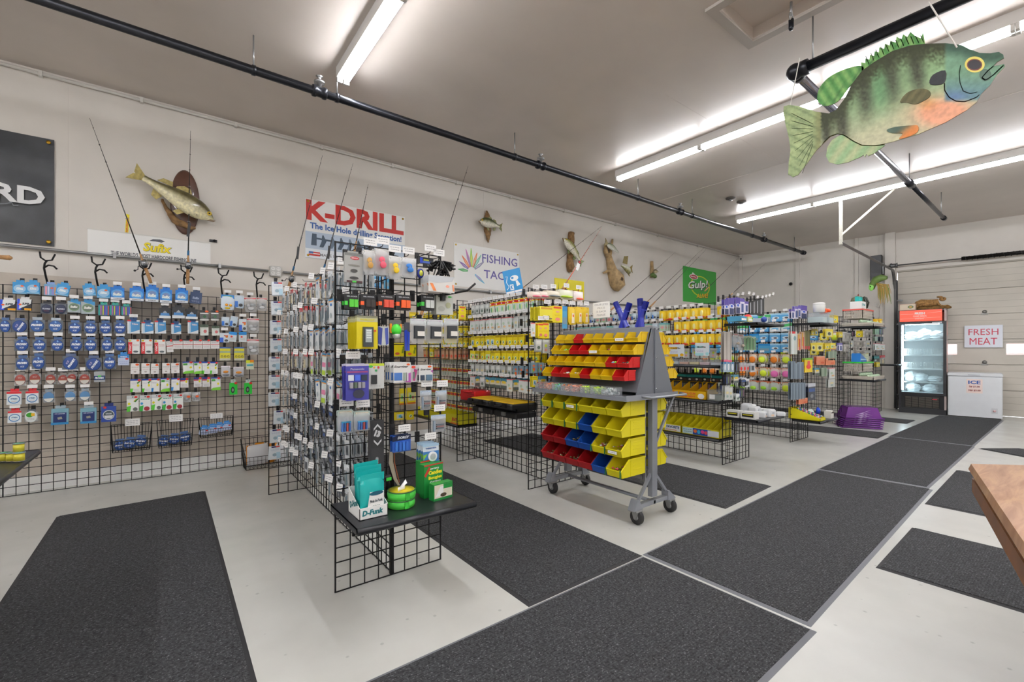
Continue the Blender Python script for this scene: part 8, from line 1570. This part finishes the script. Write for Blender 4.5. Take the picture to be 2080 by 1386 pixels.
# wedge tray of jigs and white boxes on the lower end shelf of rack four
wd = C('ece01c', .4)
wt = MB().prism([(-.19, 0), (.19, 0), (.19, .035), (-.12, .145), (-.19, .15)], 0, .004, wd).prism([(-.19, 0), (.19, 0), (.19, .035), (-.12, .145), (-.19, .15)], .18, .184, wd).box((-.19, 0, 0), (.19, .184, .004), wd).box((.186, 0, 0), (.19, .184, .035), wd).box((-.19, 0, 0), (-.186, .184, .15), wd)
wt.v = [(-v[1], v[0]*-1, v[2]) for v in wt.v] if False else wt.v
ly = 2.30
thing('compartment_tray', 'tray', 'yellow wedge tray of jigs on the lower end shelf of fourth rack', wt, [('jig_board', MB().prism([(-.18, .1), (.185, .0), (.185, .008), (-.18, .12)], .006, .178, C('b09ab0')))], loc=(6.78, 2.40, .322), rot=math.radians(-90))
mb = MB()
for i in range(8):
    for j in range(5): mb.ico((6.80+.028*j+.0, 2.24+.035*i, .322+.055+.012*i), .012, [C('d8d4e0'), C('c84a6a'), C('4a5ac0'), C('4aa05a')][(i+j) % 4], 1, 1, 1, 6, 4)
o = thing('jig_heads', 'jig', 'rows of multicoloured jigs standing in the yellow wedge tray', mb); o['kind'] = 'stuff'
thing('tissue_pack', 'pack', 'crumpled white and green plastic pack on the lower end shelf', MB().puff(.16, .12, .05, C('c8d4cc'), .12, 0).ico((0, .02, .05), .06, C('d0dcd4'), 1.3, .8, .8, 10, 6), [('print', MB().ell(-.02, .07, .03, .012, -.052, C('3aa05a')))], loc=(7.06, 2.42, .322))
thing('spray_cap', 'cap', 'small bright blue plastic container on the lower end shelf', MB().lathe([(.025, 0), (.028, .04), (.02, .07)], C('1f50d8'), 12), [('nozzle', MB().box((-.02, -.006, .07), (.012, .006, .085), C('1f50d8')))], loc=(7.16, 2.36, .38))
for i, (x, y) in enumerate([(7.22, 2.25), (7.3, 2.28)]):
    thing('small_box', 'box', 'white small box on the lower end shelf, %s one' % ('left' if i == 0 else 'right'), MB().box((-.05, -.04, 0), (.05, .04, .07+.03*(1-i)), C('e0ddd6')), [('flap', MB().prism([(-.05, .07), (.05, .07), (.04, .1)], -.04, .04, C('e8e6e0')))], loc=(x, y, .322))
# ---------------------------------------------------------------- rack five: crates of green balls, backpack, second teal box
CRT = mat('crate_plastic', 'c8c0b4', .45)
def crate(w_, d, h, m, rim):
    mb = MB().box((-w_/2, -d/2, 0), (w_/2, d/2, .006), m); n = 12
    for (x0, y0, x1, y1) in [(-w_/2, -d/2, w_/2, -d/2), (w_/2, -d/2, w_/2, d/2), (w_/2, d/2, -w_/2, d/2), (-w_/2, d/2, -w_/2, -d/2)]:
        for z in (0, h*.33, h*.66, h-.015): mb.box((min(x0, x1)-.002, min(y0, y1)-.002, z), (max(x0, x1)+.002, max(y0, y1)+.002, z+.012), m)
        for i in range(n+1):
            t = i/n; x, y = x0+(x1-x0)*t, y0+(y1-y0)*t; mb.box((x-.004, y-.004, 0), (x+.004, y+.004, h), m)
    rm = MB().box((-w_/2-.008, -d/2-.008, h-.02), (w_/2+.008, -d/2, h+.002), rim).box((-w_/2-.008, d/2, h-.02), (w_/2+.008, d/2+.008, h+.002), rim).box((-w_/2-.008, -d/2, h-.02), (-w_/2, d/2, h+.002), rim).box((w_/2, -d/2, h-.02), (w_/2+.008, d/2, h+.002), rim)
    return mb, [('rim', rm)]
BALL = Proto('wrapped_ball', 'ball', MB().ico((0, 0, .033), .033, C('b4ccae', .3), 1, 1, .95, 12, 8), [('cap', MB().ico((0, -.004, .057), .016, C('7fa07a'), 1, 1, .5, 8, 4))])
for (x, y, z, rimc, lab, lv) in [(9.02, 2.33, 1.642, 'e0584c', 'upper', 0), (9.02, 2.33, .792, '3cc84a', 'lower', 1)]:
    mb, ps = crate(.56, .40, .05, CRT, C('c4bcb0')); thing('plastic_crate', 'crate', 'shallow slatted crate of green balls on the %s end shelf of fifth rack' % lab, mb, ps, loc=(x, y, z))
    k = 0
    for j in range(2):
        for i in range(7):
            k += 1; spawn(BALL, (x-.24+.08*i, y-.13+.1*j, z+.012+.03*j), 0, 'pale green wrapped ball, %s from left in the %s row, %s crate' % (ORD[i+1], ['front', 'second'][j], lab), 'green balls in the slatted crates')
    mb, ps = crate(.54, .26, .15, CRT, C(rimc)); thing('plastic_crate', 'crate', 'slatted crate with %s rim stacked above the %s balls' % ('red' if lv == 0 else 'bright green', lab), mb, ps, loc=(x, y+.07, z+.125))
z5 = 1.642+.28
thing('display_tray', 'display box', 'white display box with teal pouches on the fifth rack crate', MB().box((-.12, -.05, 0), (.12, .1, .12), WHITE).text('D-Funk', 0, .07, .16, .04, -.0508, C('2a9aa0'), .05, .1), [('pouch', MB().puff(.2, .1, .03, TE, .2, .0).box((-.1, -.01, .12), (.1, .04, .2), TE), 'teal foil pouches')], loc=(8.92, 2.35, z5))
CAMO = mat('camo', '5a5c44', .8, noise=.6, nscale=14)
thing('camo_backpack', 'bag', 'camouflage backpack on the top crate of fifth rack', MB().lathe([(.1, 0), (.14, .03), (.15, .12), (.12, .2), (.05, .23)], CAMO, 18, sx=1.15, sy=.7), [('strap', MB().tube([(-.05, -.1, .03), (-.06, -.12, .12), (-.04, -.09, .21)], .014, C('2e3028'), 6)), ('strap', MB().tube([(.06, -.1, .03), (.07, -.12, .12), (.05, -.09, .21)], .014, C('2e3028'), 6)), ('pocket', MB().lathe([(.06, .02), (.07, .05), (.05, .12)], CAMO, 14, (.0, -.08, 0), sy=.5)), ('handle', MB().tube([(-.03, 0, .22), (0, 0, .26), (.03, 0, .22)], .008, C('7a3030'), 6))], loc=(9.1, 2.42, z5))
q = onY(1710, 730, 2.3); zz = .79+.125+.152
thing('fillet_board', 'box', 'bright blue wedge shaped tackle box on the lower crate', MB().prism([(-.22, 0), (.1, 0), (.1, .04), (-.2, .14)], -.06, .06, C('1f78c8', .35)), [('stripe', MB().prism([(-.2, .03), (.08, .03), (.08, .045), (-.2, .05)], -.062, -.061, C('a8d4ec')))], loc=(8.97, 2.36, zz))
thing('seed_box', 'box', 'pale green box at the right of the lower crate', MB().box((-.09, -.05, 0), (.09, .08, .13), C('c8d0b4')), [('print', MB().scribble(-.06, .04, .06, .1, -.051, C('8aa07a'), 2))], loc=(9.2, 2.38, zz))
c5 = cropper(0, 0, 1, 2.5)
endrow([('yel', 1703, 674, 1711, 686), ('bagsil', 1711, 674, 1719, 694), ('bagsil', 1719, 676, 1728, 694), ('purpsm', 1704, 697, 1711, 713), ('bagsil', 1713, 700, 1724, 714)], c5, 'fifth', 'goods on the end of the fifth rack', 2.59, None)
side_rows([1.55, 1.30], 9.055, [2.7+.16*i for i in range(6)], None, 'rack five', 'goods on the long side of the fifth rack', (2, 2), face=-1, y_to_style=lambda a, b, r: r.choice(['bluelure', 'lime', 'yblack', 'bagsil']), hook=None, L=.12, miss=.05, seed=14)
# rack six
side_rows([1.66, 1.46, 1.26], 11.395, [2.85+.14*i for i in range(9)], None, 'rack six', 'bags on the long side of the farthest rack', (2, 2), face=-1, y_to_style=lambda a, b, r: r.choice(['bagsil', 'bagsil', 'yel', 'greyclr', 'darkst']), hook=HKN, L=.1, miss=.05, sc=1.15, seed=15)
c6 = cropper(0, 0, 1, 2.6)
endrow([('gold', 1777, 648, 1784, 662), ('gold', 1785, 648, 1792, 661), ('grnlong', 1777, 666, 1785, 680), ('darkst', 1786, 666, 1794, 680), ('grnbr', 1777, 684, 1783, 693), ('darkst', 1787, 684, 1794, 694), ('whclr', 1777, 698, 1787, 711), ('whclr', 1787, 699, 1797, 711), ('teal', 1775, 722, 1786, 735), ('redhead', 1788, 723, 1797, 740), ('yel', 1780, 736, 1787, 745)], c6, 'farthest', 'goods on the end of the farthest rack', 2.71, HKN)
# purple sleds
PU = mat('sled_purple', '6a1a86', .25)
def sled(w_, d, h):
    m = MB(); ring_ = lambda s, z, e=0: [(-w_/2*s-e, -d/2*s-e, z), (w_/2*s+e, -d/2*s-e, z), (w_/2*s+e, d/2*s+e, z), (-w_/2*s-e, d/2*s+e, z)]
    vs = ring_(1, 0, .02)+ring_(1, .008, .02)+ring_(.98, .01)+ring_(.8, h)
    fs = [(i, (i+1) % 4, 4+(i+1) % 4, 4+i) for i in range(4)]+[(4+i, 4+(i+1) % 4, 8+(i+1) % 4, 8+i) for i in range(4)]+[(8+i, 8+(i+1) % 4, 12+(i+1) % 4, 12+i) for i in range(4)]+[(12, 13, 14, 15)]
    return m.add(vs, fs, PU)
SL = Proto('plastic_sled', 'sled', sled(.50, .36, .17), [('rim', MB().tube([(-.27, -.2, .004), (.27, -.2, .004), (.27, .2, .004), (-.27, .2, .004), (-.27, -.2, .004)], .007, PU, 6)), ('decal', MB().poly([(-.12, .05), (.1, .14), (-.02, .08), (.12, .05), (-.02, .07)], -.186, C('c8a8d8')))])
for i in range(6):
    spawn(SL, (8.98+.003*i, 2.40-.003*i, .01+.031*i), -1.0+.01*i, 'purple plastic sled nested upside down, %s' % ['bottom of the stack', 'second from bottom', 'third from bottom', 'fourth from bottom', 'fifth from bottom', 'topmost of the stack'][i], 'stack of purple sleds')
flush()
dup = [k for k, v in SEEN.items() if v > 1]
print('DUP LABELS', len(dup), dup[:12], 'OBJECTS', len(bpy.data.objects))
